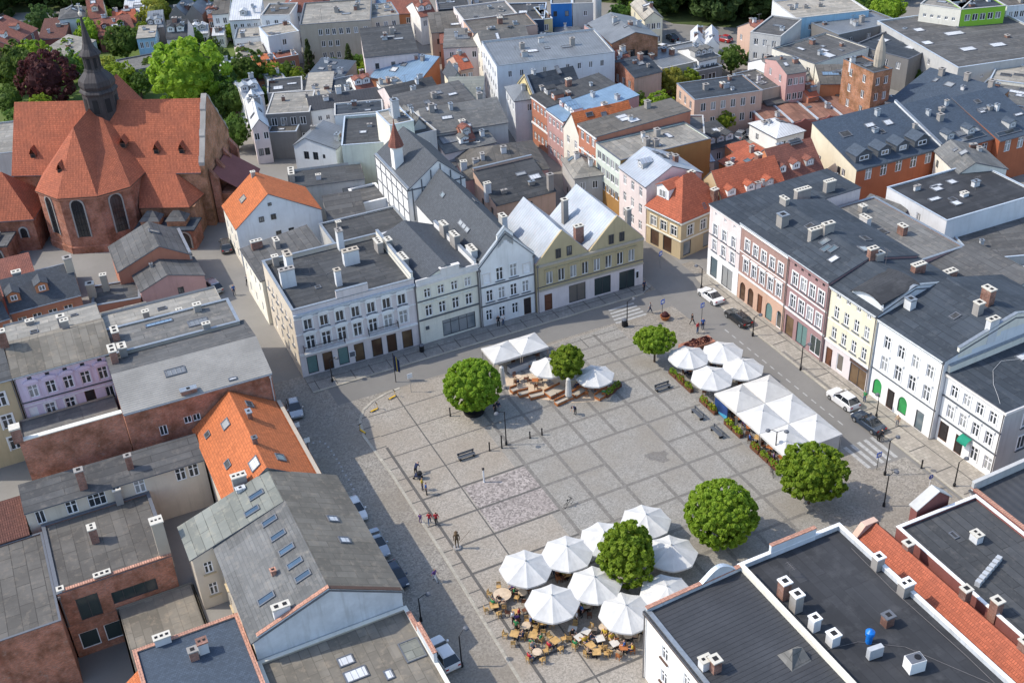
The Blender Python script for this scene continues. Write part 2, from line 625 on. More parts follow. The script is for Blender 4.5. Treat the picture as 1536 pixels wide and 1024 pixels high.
def surround_mesh(w, h, hood, mat):
    key = (round(w, 2), round(h, 2), hood, mat)
    if key in SCACHE:
        return SCACHE[key]
    s = MB()
    e, p = .17, -.07
    s.box(-w / 2 - e, -w / 2, p, -.002, -.02, h + e)
    s.box(w / 2, w / 2 + e, p, -.002, -.02, h + e)
    s.box(-w / 2, w / 2, p, -.002, h, h + e)
    W = w / 2 + e + .12
    if hood in ('flat', 'tri', 'seg'):
        z = h + e + .22
        s.box(-W + .1, W - .1, -.05, -.002, h + e, z)
        s.box(-W, W, -.26, -.002, z, z + .1)
        if hood == 'tri':
            a, b = [(-W, -.26, z + .1), (W, -.26, z + .1), (0, -.26, z + .62)], [(-W, -.002, z + .1), (W, -.002, z + .1), (0, -.002, z + .62)]
            s.poly(a)
            s.poly([a[0], a[2], b[2], b[0]])
            s.poly([a[2], a[1], b[1], b[2]])
        if hood == 'seg':
            n = 8
            pts = [(W * math.cos(PI - PI * k / n), z + .1 + .38 * math.sin(PI * k / n)) for k in range(n + 1)]
            for k in range(n):
                (xa, za), (xb, zb) = pts[k], pts[k + 1]
                s.poly([(xa, -.26, za), (xb, -.26, zb), (xb, -.002, zb), (xa, -.002, za)])
            s.poly([(x, -.24, q) for x, q in pts][::-1])
    r = s.mesh('surround', [mat])
    SCACHE[key] = r
    return r

def sill_mesh(w, mat):
    key = ('sill', round(w, 2), mat)
    if key not in SCACHE:
        s = MB()
        s.box(-w / 2 - .2, w / 2 + .2, -.2, -.003, -.12, -.025)
        SCACHE[key] = s.mesh('sill', [mat])
    return SCACHE[key]

def place_window(root, x, y, z, rz, style, w, h, depth, surround=None, hood=None, sill=None, name='window'):
    """x, y on the wall plane in the house frame; depth is how far the leaf is set back"""
    fm, pm = win_meshes(style, w, h)
    c, s_ = math.cos(rz), math.sin(rz)
    loc = (x - s_ * depth, y + c * depth, z)
    if style[0] == 'o': name = 'door'
    if style[0] == 's': name = 'shop_window'
    o = link(name, fm, root, loc, rz)
    if pm is not None:
        link('door_leaf' if name == 'door' else 'pane', pm, o)
    if surround:
        q = link('surround', surround_mesh(w, h, hood, surround), o)
        q.location = (0, -depth, 0)
    if sill:
        q = link('sill', sill_mesh(w, sill), o)
        q.location = (0, -depth, 0)
    return o

# ------------------------------------------------------------------ houses
def wallface(mb, P, d, n, Lw, z0, z1, ops, zones, rev=.16):
    """grid wall from P along d (unit 2D), inward normal n; ops = (u0,u1,z0,z1)"""
    us = sorted({0.0, Lw, *[o[0] for o in ops], *[o[1] for o in ops]})
    zs = sorted({z0, z1, *[o[2] for o in ops], *[o[3] for o in ops], *[q[0] for q in zones if z0 < q[0] < z1]})
    Q = lambda u, z, k=0.0: (P[0] + d[0] * u + n[0] * k, P[1] + d[1] * u + n[1] * k, z)
    for i in range(len(us) - 1):
        for j in range(len(zs) - 1):
            um, zm = (us[i] + us[i + 1]) / 2, (zs[j] + zs[j + 1]) / 2
            if us[i + 1] - us[i] < 1e-4 or zs[j + 1] - zs[j] < 1e-4:
                continue
            if any(o[0] < um < o[1] and o[2] < zm < o[3] for o in ops):
                continue
            mi = 0
            for zz, k in zones:
                if zm > zz: mi = k
            mb.poly([Q(us[i], zs[j]), Q(us[i + 1], zs[j]), Q(us[i + 1], zs[j + 1]), Q(us[i], zs[j + 1])], mi)
    for a, b, c, e in ops:
        mi = 0
        for zz, k in zones:
            if (c + e) / 2 > zz: mi = k
        mb.poly([Q(a, c), Q(a, e), Q(a, e, rev), Q(a, c, rev)], mi)
        mb.poly([Q(b, e), Q(b, c), Q(b, c, rev), Q(b, e, rev)], mi)
        mb.poly([Q(a, e), Q(b, e), Q(b, e, rev), Q(a, e, rev)], mi)
        mb.poly([Q(b, c), Q(a, c), Q(a, c, rev), Q(b, c, rev)], mi)

CHC = {}

def chimney_mesh(w, d, h, mat, cap='cap', pots=2):
    key = (w, d, h, mat, cap, pots)
    if key not in CHC:
        c = MB()
        c.box(-w / 2, w / 2, -d / 2, d / 2, -1.6, h, 0)
        c.box(-w / 2 - .08, w / 2 + .08, -d / 2 - .08, d / 2 + .08, h, h + .14, 1)
        for k in range(pots):
            if w >= d:
                x = -w / 2 + w * (k + .5) / pots
                q = min(w / pots, d) * .28
                c.box(x - q, x + q, -q, q, h + .14, h + .17, 2)
            else:
                y = -d / 2 + d * (k + .5) / pots
                q = min(d / pots, w) * .28
                c.box(-q, q, y - q, y + q, h + .14, h + .17, 2)
        CHC[key] = c.mesh('chimney', [mat, cap, 'dark'])
    return CHC[key]

def skylight_mesh(w, l, mat='glass_pale'):
    key = ('sk', w, l, mat)
    if key not in CHC:
        c = MB()
        framebox_flat = [(-w / 2, -w / 2 + .12, -l / 2, l / 2), (w / 2 - .12, w / 2, -l / 2, l / 2),
                         (-w / 2 + .12, w / 2 - .12, -l / 2, -l / 2 + .12), (-w / 2 + .12, w / 2 - .12, l / 2 - .12, l / 2)]
        for a, b, e, f in framebox_flat:
            c.box(a, b, e, f, -.1, .14, 0)
        c.box(-w / 2 + .12, w / 2 - .12, -l / 2 + .12, l / 2 - .12, -.05, .09, 1)
        CHC[key] = c.mesh('skylight', ['sill_dark', mat])
    return CHC[key]

HOUSES = {}

def H(name, label, A, B, z, d, roof='flat', hr=3.0, wall='pl_white', rm='felt_dark', W=(), ch=(), sk=(), zones=(), bands=(),
      base=False, par=.5, parmat=None, t=.5, fw=(), cat='house', group=None, over=.25, px=True, z0=0.0, extra=(), square=True, dorm=(),
      sidemat=None, gut=True, inset=.03, rm2=None, dl=0.0, pt=.28, rside='sill_dark'):
    """one building. A, B: left and right end of its facing front (photo survey points at the eave, or on
    the ground with base=True); d metres deep."""
    if px:
        zz = 0 if base else z
        a, b = at(A, zz), at(B, zz)
    else:
        a, b = Vector((A[0], A[1], 0)), Vector((B[0], B[1], 0))
    ang = math.atan2(b.y - a.y, b.x - a.x)
    if square:
        q = round(ang / (PI / 2)) * PI / 2
        if abs(ang - q) < math.radians(9):
            mid = (a + b) / 2
            l = (b - a).length / 2
            qa = q + max(-.02, min(.02, (ang - q)))
            a = mid - Vector((math.cos(qa), math.sin(qa), 0)) * l
            ang = qa
    Lw = (b - a).length if px else math.hypot(b.x - a.x, b.y - a.y)
    root = thing(name, label, cat, (a.x, a.y, 0), ang, group)
    mats = [wall] + [x for x in ([sidemat] if sidemat else [])]
    zs_ = []
    for q in zones:
        if q[1] not in mats: mats.append(q[1])
        zs_.append((q[0], mats.index(q[1])))
    e = inset
    x0, x1, y0, y1 = e, Lw - e, e, d - e
    # faces: origin, direction, inward normal, length, rotation of windows
    F = {'F': ((x0, y0), (1, 0), (0, 1), x1 - x0, 0.0), 'R': ((x1, y0), (0, 1), (-1, 0), y1 - y0, PI / 2),
         'B': ((x1, y1), (-1, 0), (0, -1), x1 - x0, PI), 'L': ((x0, y1), (0, -1), (1, 0), y1 - y0, -PI / 2)}
    # roof planes and wall tops
    o = over
    polys = []
    top = {'F': z, 'R': z, 'B': z, 'L': z}
    tris = []
    if roof == 'flat':
        top = {k: z + par for k in top}
        zr = lambda u, v: z
    elif roof == 'gu':                   # ridge parallel to the front
        vr = d * t
        s1, s2 = hr / vr, hr / (d - vr)
        th = .16
        polys = [[(-.05, -o, z - o * s1 + th), (Lw + .05, -o, z - o * s1 + th), (Lw + .05, vr, z + hr + th), (-.05, vr, z + hr + th)],
                 [(Lw + .05, d + o, z - o * s2 + th), (-.05, d + o, z - o * s2 + th), (-.05, vr, z + hr + th), (Lw + .05, vr, z + hr + th)]]
        tris = [('R', vr), ('L', vr)]
        zr = lambda u, v: z + th + (v * s1 if v < vr else (d - v) * s2)
    elif roof == 'gv':                   # gable over the front; dl lifts the left eave
        ur = Lw * t
        s1, s2 = (hr - dl) / ur, hr / (Lw - ur)
        th = .16
        zl_ = z + dl
        polys = [[(-o, -.1, zl_ - o * s1 + th), (ur, -.1, z + hr + th), (ur, d + .1, z + hr + th), (-o, d + .1, zl_ - o * s1 + th)],
                 [(Lw + o, d + .1, z - o * s2 + th), (ur, d + .1, z + hr + th), (ur, -.1, z + hr + th), (Lw + o, -.1, z - o * s2 + th)]]
        tris = [('F', ur), ('B', ur)]
        zr = lambda u, v: (zl_ + th + u * s1) if u < ur else z + th + (Lw - u) * s2
        if dl: top['L'] = zl_
    elif roof == 'hip':
        k = min(d, Lw) / 2 * (t * 2 if t != .5 else 1)
        th = .16
        if Lw >= d:
            p, q = (k, d / 2, z + hr + th), (Lw - k, d / 2, z + hr + th)
        else:
            p, q = (Lw / 2, k, z + hr + th), (Lw / 2, d - k, z + hr + th)
        c = [(-o, -o, z + th - .1), (Lw + o, -o, z + th - .1), (Lw + o, d + o, z + th - .1), (-o, d + o, z + th - .1)]
        if Lw >= d:
            polys = [[c[0], c[1], q, p], [c[1], c[2], q], [c[2], c[3], p, q], [c[3], c[0], p]]
        else:
            polys = [[c[0], c[1], p], [c[1], c[2], q, p], [c[2], c[3], q], [c[3], c[0], p, q]]
        zr = lambda u, v, k_=k: z + .16 + hr * min(1, min(min(u, Lw - u), min(v, d - v)) / k_)
    elif roof == 'gvn':                  # t = list of (valley, ridge, valley, ridge ... ) fractions
        th = .16
        prof = [(Lw * q, z + (hr if k % 2 else 0)) for k, q in enumerate(t)]
        for k in range(len(prof) - 1):
            (ua, za), (ub, zb) = prof[k], prof[k + 1]
            polys.append([(ua, .3, za + th), (ub, .3, zb + th), (ub, d + .1, zb + th), (ua, d + .1, za + th)])
        def zr(u, v):
            for k in range(len(prof) - 1):
                if prof[k][0] <= u <= prof[k + 1][0] + 1e-6:
                    f = (u - prof[k][0]) / (prof[k + 1][0] - prof[k][0])
                    return th + prof[k][1] + f * (prof[k + 1][1] - prof[k][1])
            return z + th
    elif roof in ('sv', 'su'):           # lean-to: rises (or falls, hr<0) to the back / to the right
        th = .14
        if roof == 'sv':
            zf, zb = z, z + hr
            polys = [[(-.05, -o, zf - o * hr / d + th), (Lw + .05, -o, zf - o * hr / d + th), (Lw + .05, d + .05, zb + th + .05 * hr / d), (-.05, d + .05, zb + th + .05 * hr / d)]]
            zr = lambda u, v: z + th + hr * v / d
        else:
            polys = [[(-o, -.1, z + th - o * hr / Lw), (Lw + .05, -.1, z + hr + th), (Lw + .05, d + .1, z + hr + th), (-o, d + .1, z + th - o * hr / Lw)]]
            zr = lambda u, v: z + th + hr * u / Lw
    # walls
    ops = {k: [] for k in F}
    winlist = []
    for w in W:
        face, wz, ww, wh, cnt, style = w[:6]
        opt = w[6] if len(w) > 6 else {}
        Pf, df, nf, Lf, rz = F[face]
        m0, m1 = opt.get('m', (.06 * Lf, .06 * Lf))
        us = [Lf * x for x in cnt] if isinstance(cnt, (list, tuple)) else [m0 + (Lf - m0 - m1) * (i + .5) / cnt for i in range(cnt)]
        for u in us:
            hole = wz + wh < top[face] - .15 and opt.get('hole', True)
            if hole and any(not (u + ww / 2 < q[0] - .02 or u - ww / 2 > q[1] + .02 or wz + wh < q[2] - .02 or wz > q[3] + .02) for q in ops[face]):
                continue
            u = min(max(u, ww / 2 + .1), Lf - ww / 2 - .1)
            if hole:
                ops[face].append((u - ww / 2, u + ww / 2, wz, wz + wh))
            winlist.append((face, u, wz, ww, wh, style, opt, hole))
    mb = MB()
    for k, (Pf, df, nf, Lf, rz) in F.items():
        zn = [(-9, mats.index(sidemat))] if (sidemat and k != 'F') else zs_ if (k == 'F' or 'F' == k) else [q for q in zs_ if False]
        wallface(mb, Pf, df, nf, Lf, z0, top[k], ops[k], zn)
    gi = mats.index(sidemat) if sidemat else (zs_[-1][1] if zs_ else 0)
    for k, r in tris:
        Pf, df, nf, Lf, rz = F[k]
        gm = gi if k != 'F' else (zs_[-1][1] if zs_ else 0)
        if k == 'R': mb.poly([(x1, y0, z), (x1, y1, z), (x1, r, z + hr)], gm)
        if k == 'L': mb.poly([(x0, y1, z), (x0, y0, z), (x0, r, z + hr)], gm)
        if k == 'F': mb.poly([(x0, y0, z), (x1, y0, z), (r, y0, z + hr)] + ([(x0, y0, z + dl)] if dl else []), gm)
        if k == 'B': mb.poly([(x1, y1, z), (x0, y1, z)] + ([(x0, y1, z + dl)] if dl else []) + [(r, y1, z + hr)], gm)
    if roof == 'gvn':
        for k in range(1, len(t), 2):
            a_, r_, b_ = prof[k - 1], prof[k], prof[min(k + 1, len(t) - 1)]
            k1, k2 = .82, .82
            q = [(a_[0] + .02, y0, z), (b_[0] - .02, y0, z), (r_[0] + (b_[0] - r_[0]) * .28, y0, z + hr * .8), (r_[0], y0, z + hr + .35), (r_[0] + (a_[0] - r_[0]) * .28, y0, z + hr * .8)]
            mb.poly(q, gi)
            q2 = [(p[0], y0 + .3, p[2]) for p in q]
            mb.poly(q2[::-1], gi)
            for i in range(1, 5):
                mb.poly([q[i], q2[i], q2[(i + 1) % 5], q[(i + 1) % 5]][::-1], gi)
            mb.poly([(b_[0], y1, z), (a_[0], y1, z), (r_[0], y1, z + hr)], gi)
    if roof == 'sv':
        lo, hi = (z, z + hr)
        if hr > 0:
            mb.poly([(x1, y0, z), (x1, y1, z), (x1, y1, hi)], gi)
            mb.poly([(x0, y1, z), (x0, y0, z), (x0, y1, hi)], gi)
            mb.poly([(x1, y1, z), (x0, y1, z), (x0, y1, hi), (x1, y1, hi)], gi)
    if roof == 'su' and hr > 0:
        mb.poly([(x0, y0, z), (x1, y0, z), (x1, y0, z + hr)], 0)
        mb.poly([(x1, y1, z), (x0, y1, z), (x1, y1, z + hr)], gi)
        mb.poly([(x1, y0, z), (x1, y1, z), (x1, y1, z + hr), (x1, y0, z + hr)], gi)
    if roof == 'flat':
        # inner faces of the parapet
        mb.poly([(x1 - pt, y0 + pt, z - .05), (x0 + pt, y0 + pt, z - .05), (x0 + pt, y0 + pt, z + par), (x1 - pt, y0 + pt, z + par)], gi)
        mb.poly([(x1 - pt, y1 - pt, z - .05), (x1 - pt, y0 + pt, z - .05), (x1 - pt, y0 + pt, z + par), (x1 - pt, y1 - pt, z + par)], gi)
        mb.poly([(x0 + pt, y1 - pt, z - .05), (x1 - pt, y1 - pt, z - .05), (x1 - pt, y1 - pt, z + par), (x0 + pt, y1 - pt, z + par)], gi)
        mb.poly([(x0 + pt, y0 + pt, z - .05), (x0 + pt, y1 - pt, z - .05), (x0 + pt, y1 - pt, z + par), (x0 + pt, y0 + pt, z + par)], gi)
        if par > .05:
            cp = MB()
            q = .06
            for xa, xb, ya, yb in ((x0 - q, x1 + q, y0 - q, y0 + pt + q), (x0 - q, x1 + q, y1 - pt - q, y1 + q),
                                   (x0 - q, x0 + pt + q, y0 + pt + q, y1 - pt - q), (x1 - pt - q, x1 + q, y0 + pt + q, y1 - pt - q)):
                cp.box(xa, xb, ya, yb, z + par, z + par + .09)
            cp.build('coping', [parmat or 'zinc'], root)
    mb.build('wall', mats, root)
    rb = MB()
    if roof == 'flat':
        rb.box(x0 + .2, x1 - .2, y0 + .2, y1 - .2, z - .3, z)
    else:
        rb.slabs(polys, .15, 0, 1)
        if rm2:
            top2 = [i for i in range(len(rb.f)) if rb.m[i] == 0]
            rb.m[top2[1]] = 2
    ro = rb.build('roof', [rm, rside] + ([rm2] if rm2 else []), root)
    # windows
    for face, u, wz, ww, wh, style, opt, hole in winlist:
        Pf, df, nf, Lf, rz = F[face]
        x, y = Pf[0] + df[0] * u, Pf[1] + df[1] * u
        place_window(root, x, y, wz, rz, style, ww, wh, .11 if hole else -.07, opt.get('s') if hole else None, opt.get('hood'),
                     opt.get('sill'), opt.get('name', 'window'))
    # cornices and string courses
    for q in bands:
        bz, bh, bp, bm = q[:4]
        c = MB()
        faces = q[4] if len(q) > 4 else 'F'
        if 'F' in faces: c.box(x0 - (bp if 'L' in faces else 0), x1 + (bp if 'R' in faces else 0), y0 - bp, y0 - .004, bz, bz + bh)
        if 'R' in faces: c.box(x1 + .004, x1 + bp, y0, y1, bz, bz + bh)
        if 'L' in faces: c.box(x0 - bp, x0 - .004, y0, y1, bz, bz + bh)
        c.build('cornice', [bm], root)
    # firewalls: (side, from v fraction, to v fraction, rise, material)
    for side, f0, f1, rise, fm in fw:
        c = MB()
        wt = .3
        if side in 'LR':
            xa, xb = (x0 - .02, x0 + wt) if side == 'L' else (x1 - wt, x1 + .02)
            vs = [d * f0 + (d * f1 - d * f0) * k / 8 for k in range(9)]
            for k in range(8):
                va, vb = vs[k], vs[k + 1]
                ha, hb = zr(0 if side == 'L' else Lw, va) + rise, zr(0 if side == 'L' else Lw, vb) + rise
                za = min(ha, hb) - rise - .8
                a_ = [(xa, va, za), (xb, va, za), (xb, vb, za), (xa, vb, za)]
                b_ = [(xa, va, ha), (xb, va, ha), (xb, vb, hb), (xa, vb, hb)]
                c.frustum(a_, b_, 0, False)
                o2 = .06
                c.frustum([(xa - o2, va, ha), (xb + o2, va, ha), (xb + o2, vb, hb), (xa - o2, vb, hb)],
                          [(xa - o2, va, ha + .09), (xb + o2, va, ha + .09), (xb + o2, vb, hb + .09), (xa - o2, vb, hb + .09)], 1)
        else:
            ya, yb = (y0 - .02, y0 + wt) if side == 'F' else (y1 - wt, y1 + .02)
            us = [Lw * f0 + (Lw * f1 - Lw * f0) * k / 8 for k in range(9)]
            for k in range(8):
                ua, ub = us[k], us[k + 1]
                v_ = 0 if side == 'F' else d
                ha, hb = zr(ua, v_) + rise, zr(ub, v_) + rise
                za = min(ha, hb) - rise - .8
                c.frustum([(ua, ya, za), (ub, ya, za), (ub, yb, za), (ua, yb, za)], [(ua, ya, ha), (ub, ya, hb), (ub, yb, hb), (ua, yb, ha)], 0, False)
                o2 = .06
                c.frustum([(ua, ya - o2, ha), (ub, ya - o2, hb), (ub, yb + o2, hb), (ua, yb + o2, ha)],
                          [(ua, ya - o2, ha + .09), (ub, ya - o2, hb + .09), (ub, yb + o2, hb + .09), (ua, yb + o2, ha + .09)], 1)
        c.build('firewall', [fm.split('|')[0], fm.split('|')[1] if '|' in fm else 'zinc'], root)
    # chimneys: (u, v fractions, w, d, h, material, cap, pots)
    for q in ch:
        fu, fv, cw, cd, chh, cm = q[:6]
        cap = q[6] if len(q) > 6 else 'cap'
        pots = q[7] if len(q) > 7 else 2
        co = link('chimney', chimney_mesh(cw, cd, chh, cm, cap, pots), ro)
        co.location = (Lw * fu, d * fv, zr(Lw * fu, d * fv))
    # skylights: (u, v, w, l[, material])
    for q in sk:
        fu, fv, sw, sl = q[:4]
        so = link('skylight', skylight_mesh(sw, sl, *(q[4:5])), ro)
        u, v = Lw * fu, d * fv
        so.location = (u, v, zr(u, v))
        ex = Vector((.5, 0, zr(u + .25, v) - zr(u - .25, v))).normalized()
        ey = Vector((0, .5, zr(u, v + .25) - zr(u, v - .25))).normalized()
        nz = ex.cross(ey)
        so.rotation_euler = Matrix((ex, nz.cross(ex), nz)).transposed().to_euler()
    # dormers: (u, v fractions of the front wall of the dormer, w, h, length, kind)
    for q in dorm:
        fu, fv, dw, dh, dl, dm, drm = q[:7]
        face = q[7] if len(q) > 7 else 'F'
        u, v = Lw * fu, d * fv
        zb = zr(u, v) - .3
        g = MB()
        g.box(-dw / 2, dw / 2, 0, dl, 0, dh + .3)
        g.slabs([[(-dw / 2 - .15, -.25, dh + .38), (0, -.25, dh + .38 + dw * .3), (0, dl, dh + .38 + dw * .3), (-dw / 2 - .15, dl, dh + .38)],
                 [(dw / 2 + .15, dl, dh + .38), (0, dl, dh + .38 + dw * .3), (0, -.25, dh + .38 + dw * .3), (dw / 2 + .15, -.25, dh + .38)]], .1, 1)
        g.poly([(-dw / 2, 0, dh + .3), (dw / 2, 0, dh + .3), (0, 0, dh + .3 + dw * .3)], 0)
        do = g.build('dormer', [dm, drm], root)
        do.location = (u, v, zb)
        do.rotation_euler = (0, 0, {'F': 0, 'R': PI / 2, 'L': -PI / 2, 'B': PI}[face])
        q2 = link('window', win_meshes('x', round(dw * .55, 1), round(dh * .7, 1))[0], do)
        q2.location = (0, -.06, .55)
    # gutter along the front eave
    if roof in ('gu', 'hip') and gut:
        g = MB()
        zg = polys[0][0][2] - .1
        g.tube((0, -o - .08, zg), (Lw, -o - .08, zg), .09, n=6)
        g.build('gutter', ['zinc'], root)
    for fx in extra:
        fx(root, ro, Lw, d, z, zr)
    HOUSES[label] = (root, ro, Lw, d, zr)
    return root
# ------------------------------------------------------------------ ground, roads and paving
mk('town_ground', (.25, .24, .222), 'asphalt', .95)
mk('asphalt', (.208, .200, .187), 'asphalt', .9)
mk('setts_grey', (.262, .243, .214), 'sett', .9, s=.16)
mk('setts_warm', (.315, .288, .25), 'sett', .9, s=.13, var=.3)
mk('setts_light', (.27, .26, .238), 'sett', .9, s=.13, var=.28)
mk('setts_red', (.29, .258, .238), 'sett', .9, s=.2, var=.55, tone=(.255, .222, .203))
mk('strip_stone', (.195, .183, .165), 'slab', .9, w=.4, h=.4)
mk('line_stone', (.12, .113, .105), 'slab', .9, w=.4, h=.4)
mk('slab_grey', (.26, .252, .236), 'slab', .9, w=.5, h=.5)
mk('slab_beige', (.345, .315, .27), 'slab', .9, w=.5, h=.5)
mk('kerb_stone', (.40, .37, .31), 'slab', .9, w=1.0, h=.5)
mk('road_paint', (.36, .36, .35), 'plain', .8, var=.25)
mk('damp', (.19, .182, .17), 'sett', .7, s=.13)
mk('lawn', (.09, .15, .03), 'grass', .95, c2=(.13, .17, .05))
mk('wood_floor', (.06, .09, .03), 'grass', .95, c2=(.09, .12, .04))

def sheet(name, polys, z, mat, kind='structure'):
    g = MB()
    for p in polys:
        g.poly([(q[0], q[1], z) for q in p])
    return tag(g.build(name, [mat]), kind=kind)

def rect(x0, x1, y0, y1):
    return [(x0, y0), (x1, y0), (x1, y1), (x0, y1)]

sheet('ground', [rect(-900, 1400, -.7, 1900), rect(-900, -80, -500, -.7), rect(-44.2, 1400, -500, -.7), rect(-80, -44.2, -500, -60)], 0, 'town_ground')
sheet('yard_ground', [rect(-80.2, -44, -60.2, -.5)], -4.6, 'asphalt')
sheet('cobbled_street', [rect(-27, 40, -90, 31.5)], .004, 'setts_grey')
sheet('main_road', [[(30.6, -60), (36.2, -60), (36.4, 18), (38, 24), (38.4, 60), (41, 90), (48, 140), (60, 200), (56, 200), (43.5, 140), (36.5, 90), (34.2, 60), (31, 30), (30.4, 22), (30.6, 15)],
                    [(-20, 22.6), (30.35, 21.9), (30.85, 27), (-20, 27)]], .008, 'asphalt')
kc = [(-19.25, -90), (-19.2, -28.8), (-18.9, -10), (-18.9, 6.2), (-19.3, 14.7), (-18.6, 18.1), (-17.4, 20), (-15.7, 21.2), (-13.5, 22.0), (-11.6, 22.2)]
sheet('square_paving', [kc + [(-5, 21.9), (20.5, 21.6), (20.7, -34), (20.7, -90)]], .012, 'setts_warm')
sheet('square_slabs', [[(-5.5, -33.5), (20.6, -33.5), (20.6, 21.5), (-5.5, 21.5)]], .016, 'setts_light')
sheet('terrace_paving', [[(20.6, -16.5), (30.6, -16.5), (30.6, 13), (20.6, 13)]], .012, 'slab_grey')
sheet('crossing_paving', [[(20.6, -34), (35.6, -34), (35.6, -20.4), (20.6, -20.4)]], .014, 'setts_grey')

def strip(pts, w, mb, z):
    for a, b in zip(pts[:-1], pts[1:]):
        a, b = Vector((a[0], a[1], 0)), Vector((b[0], b[1], 0))
        d = (b - a).normalized()
        n = Vector((-d.y, d.x, 0)) * w / 2
        mb.poly([(p.x, p.y, z) for p in (a - n, b - n, b + n, a + n)])

ST, SL = MB(), MB()
cx, cy = 4.2, 4.55
for i in range(-1, 5):                       # dark strips running away from the camera
    w = .44
    segs = [(-4.6, 7.2)]
    if i == 2: segs = [(-4.6, 0), (2, 7.2)]
    for a, b in segs:
        strip([(i * cx, -a * cy), (i * cx, -b * cy)], w, ST, .020)
for j in range(-4, 8):
    segs = [(-1, 4.88)]
    if j == 1: segs = [(-1, 1), (3, 4.88)]
    for a, b in segs:
        strip([(a * cx, -j * cy), (b * cx, -j * cy)], .40, ST, .0215)
for j in range(-4, 13):
    strip([(-17.4, -j * cy), (-4.4, -j * cy)], .15 if j < 0 else .3, SL, .0215)
for i in (-3,):
    strip([(i * cx, 21), (i * cx, -60)], .16, SL, .020)
strip([(-5.0 * cx * .42 - 0.2, 21), (-9.0, -33)], .10, SL, .020) if False else None
strip([(-17.6, 11.2), (-17.4, -10), (-17.2, -34), (-17.2, -80)], .34, SL, .020)
for k in range(-10, 9):
    strip([(-19, k * 2.3), (-17.5, k * 2.3)], .16, SL, .0185)
for j in (-3.5, -4.5):
    strip([(1 * cx, -j * cy), (4.88 * cx, -j * cy)], .14, SL, .0235)
for i in (1.5, 2.5, 3.5):
    strip([(i * cx, 4 * cy), (i * cx, 21)], .14, SL, .0185)
tag(ST.build('paving_strips', ['strip_stone']), kind='structure')
tag(SL.build('paving_lines', ['line_stone']), kind='structure')
sheet('red_paving', [rect(-3 * cx + .25, -cx - .25, -2 * cy + .25, -.25)], .018, 'setts_red')
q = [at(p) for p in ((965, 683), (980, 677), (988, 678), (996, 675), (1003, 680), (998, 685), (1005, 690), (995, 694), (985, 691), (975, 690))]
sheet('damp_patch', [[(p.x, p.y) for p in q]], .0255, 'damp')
# kerbs
k = MB()
for a, b in zip(kc[:-1], kc[1:]):
    a, b = Vector((a[0], a[1], 0)), Vector((b[0], b[1], 0))
    d = (b - a).normalized()
    n = Vector((-d.y, d.x, 0)) * .17
    k.prism([(a - n)[:2], (b - n)[:2], (b + n)[:2], (a + n)[:2]][::-1] if False else [(a + n)[:2], (a - n)[:2], (b - n)[:2], (b + n)[:2]], 0, .06)
tag(k.build('square_kerb', ['kerb_stone']), kind='structure')
# pavements along the two rows of houses
pv, pl, kb = MB(), MB(), MB()
pv.prism([(-22, 27.0), (28.6, 26.9), (30.6, 28), (30.6, 32), (-22, 32)], -.1, .12)
pv2 = MB()
pv2.prism([(36.2, -60), (42, -60), (42, 27), (37.6, 27), (36.4, 20)], -.1, .12)
tag(pv.build('pavement_north', ['slab_grey']), kind='structure')
tag(pv2.build('pavement_east', ['slab_beige']), kind='structure')
for xk in range(21):
    x = -21 + xk * 2.55
    strip([(x, 27.1), (x, 29.4)], .14, pl, .125)
strip([(-22, 29.2), (29.5, 28.2)], .12, pl, .1275)
for yk in range(18):
    y = 24 - yk * 4.4
    strip([(36.5, y), (38.9, y)], .16, pl, .125)
strip([(38.8, 25), (38.9, -12), (39.4, -58)], .12, pl, .1275)
tag(pl.build('pavement_joints', ['line_stone']), kind='structure')
kb.prism([(-22, 26.72), (28.7, 26.62), (28.6, 26.9), (-22, 27.0)], -.05, .125)
kb.prism([(35.95, -60), (36.2, -60), (36.4, 20), (36.15, 20)], -.05, .125)
tag(kb.build('pavement_kerb', ['kerb_stone']), kind='structure')
# a dark gravel strip at the kerb
sheet('drain_strip', [[(36.5, 4.5), (36.9, 4.5), (36.9, -7.0), (36.5, -7.0)]], .124, 'damp')
# painted marks
rp = MB()
for k_ in range(15):
    y = 13 - k_ * 1.72
    strip([(33.25, y), (33.25, y - .95)], .16, rp, .0125)
for k_ in range(5):
    x = 30.6 + k_ * 1.0
    strip([(x, -15.6), (x, -20.0)], .5, rp, .0185)
for k_ in range(5):
    y = 21.9 + k_ * .85
    strip([(21.0 + k_ * .2, y), (26.0, y)], .42, rp, .0185)
for p in ((470, 664), (480, 662), (488, 665), (492.5, 670), (497, 676), (501, 682), (505, 688), (508.5, 694), (512, 700), (514, 706), (519, 712.5), (523, 719), (526.5, 726), (530, 733)):
    a = at(p)
    rp.poly([(a.x - .12, a.y - .14, .0085), (a.x + .12, a.y - .14, .0085), (a.x + .12, a.y + .14, .0085), (a.x - .12, a.y + .14, .0085)])
tag(rp.build('road_markings', ['road_paint']), kind='structure')
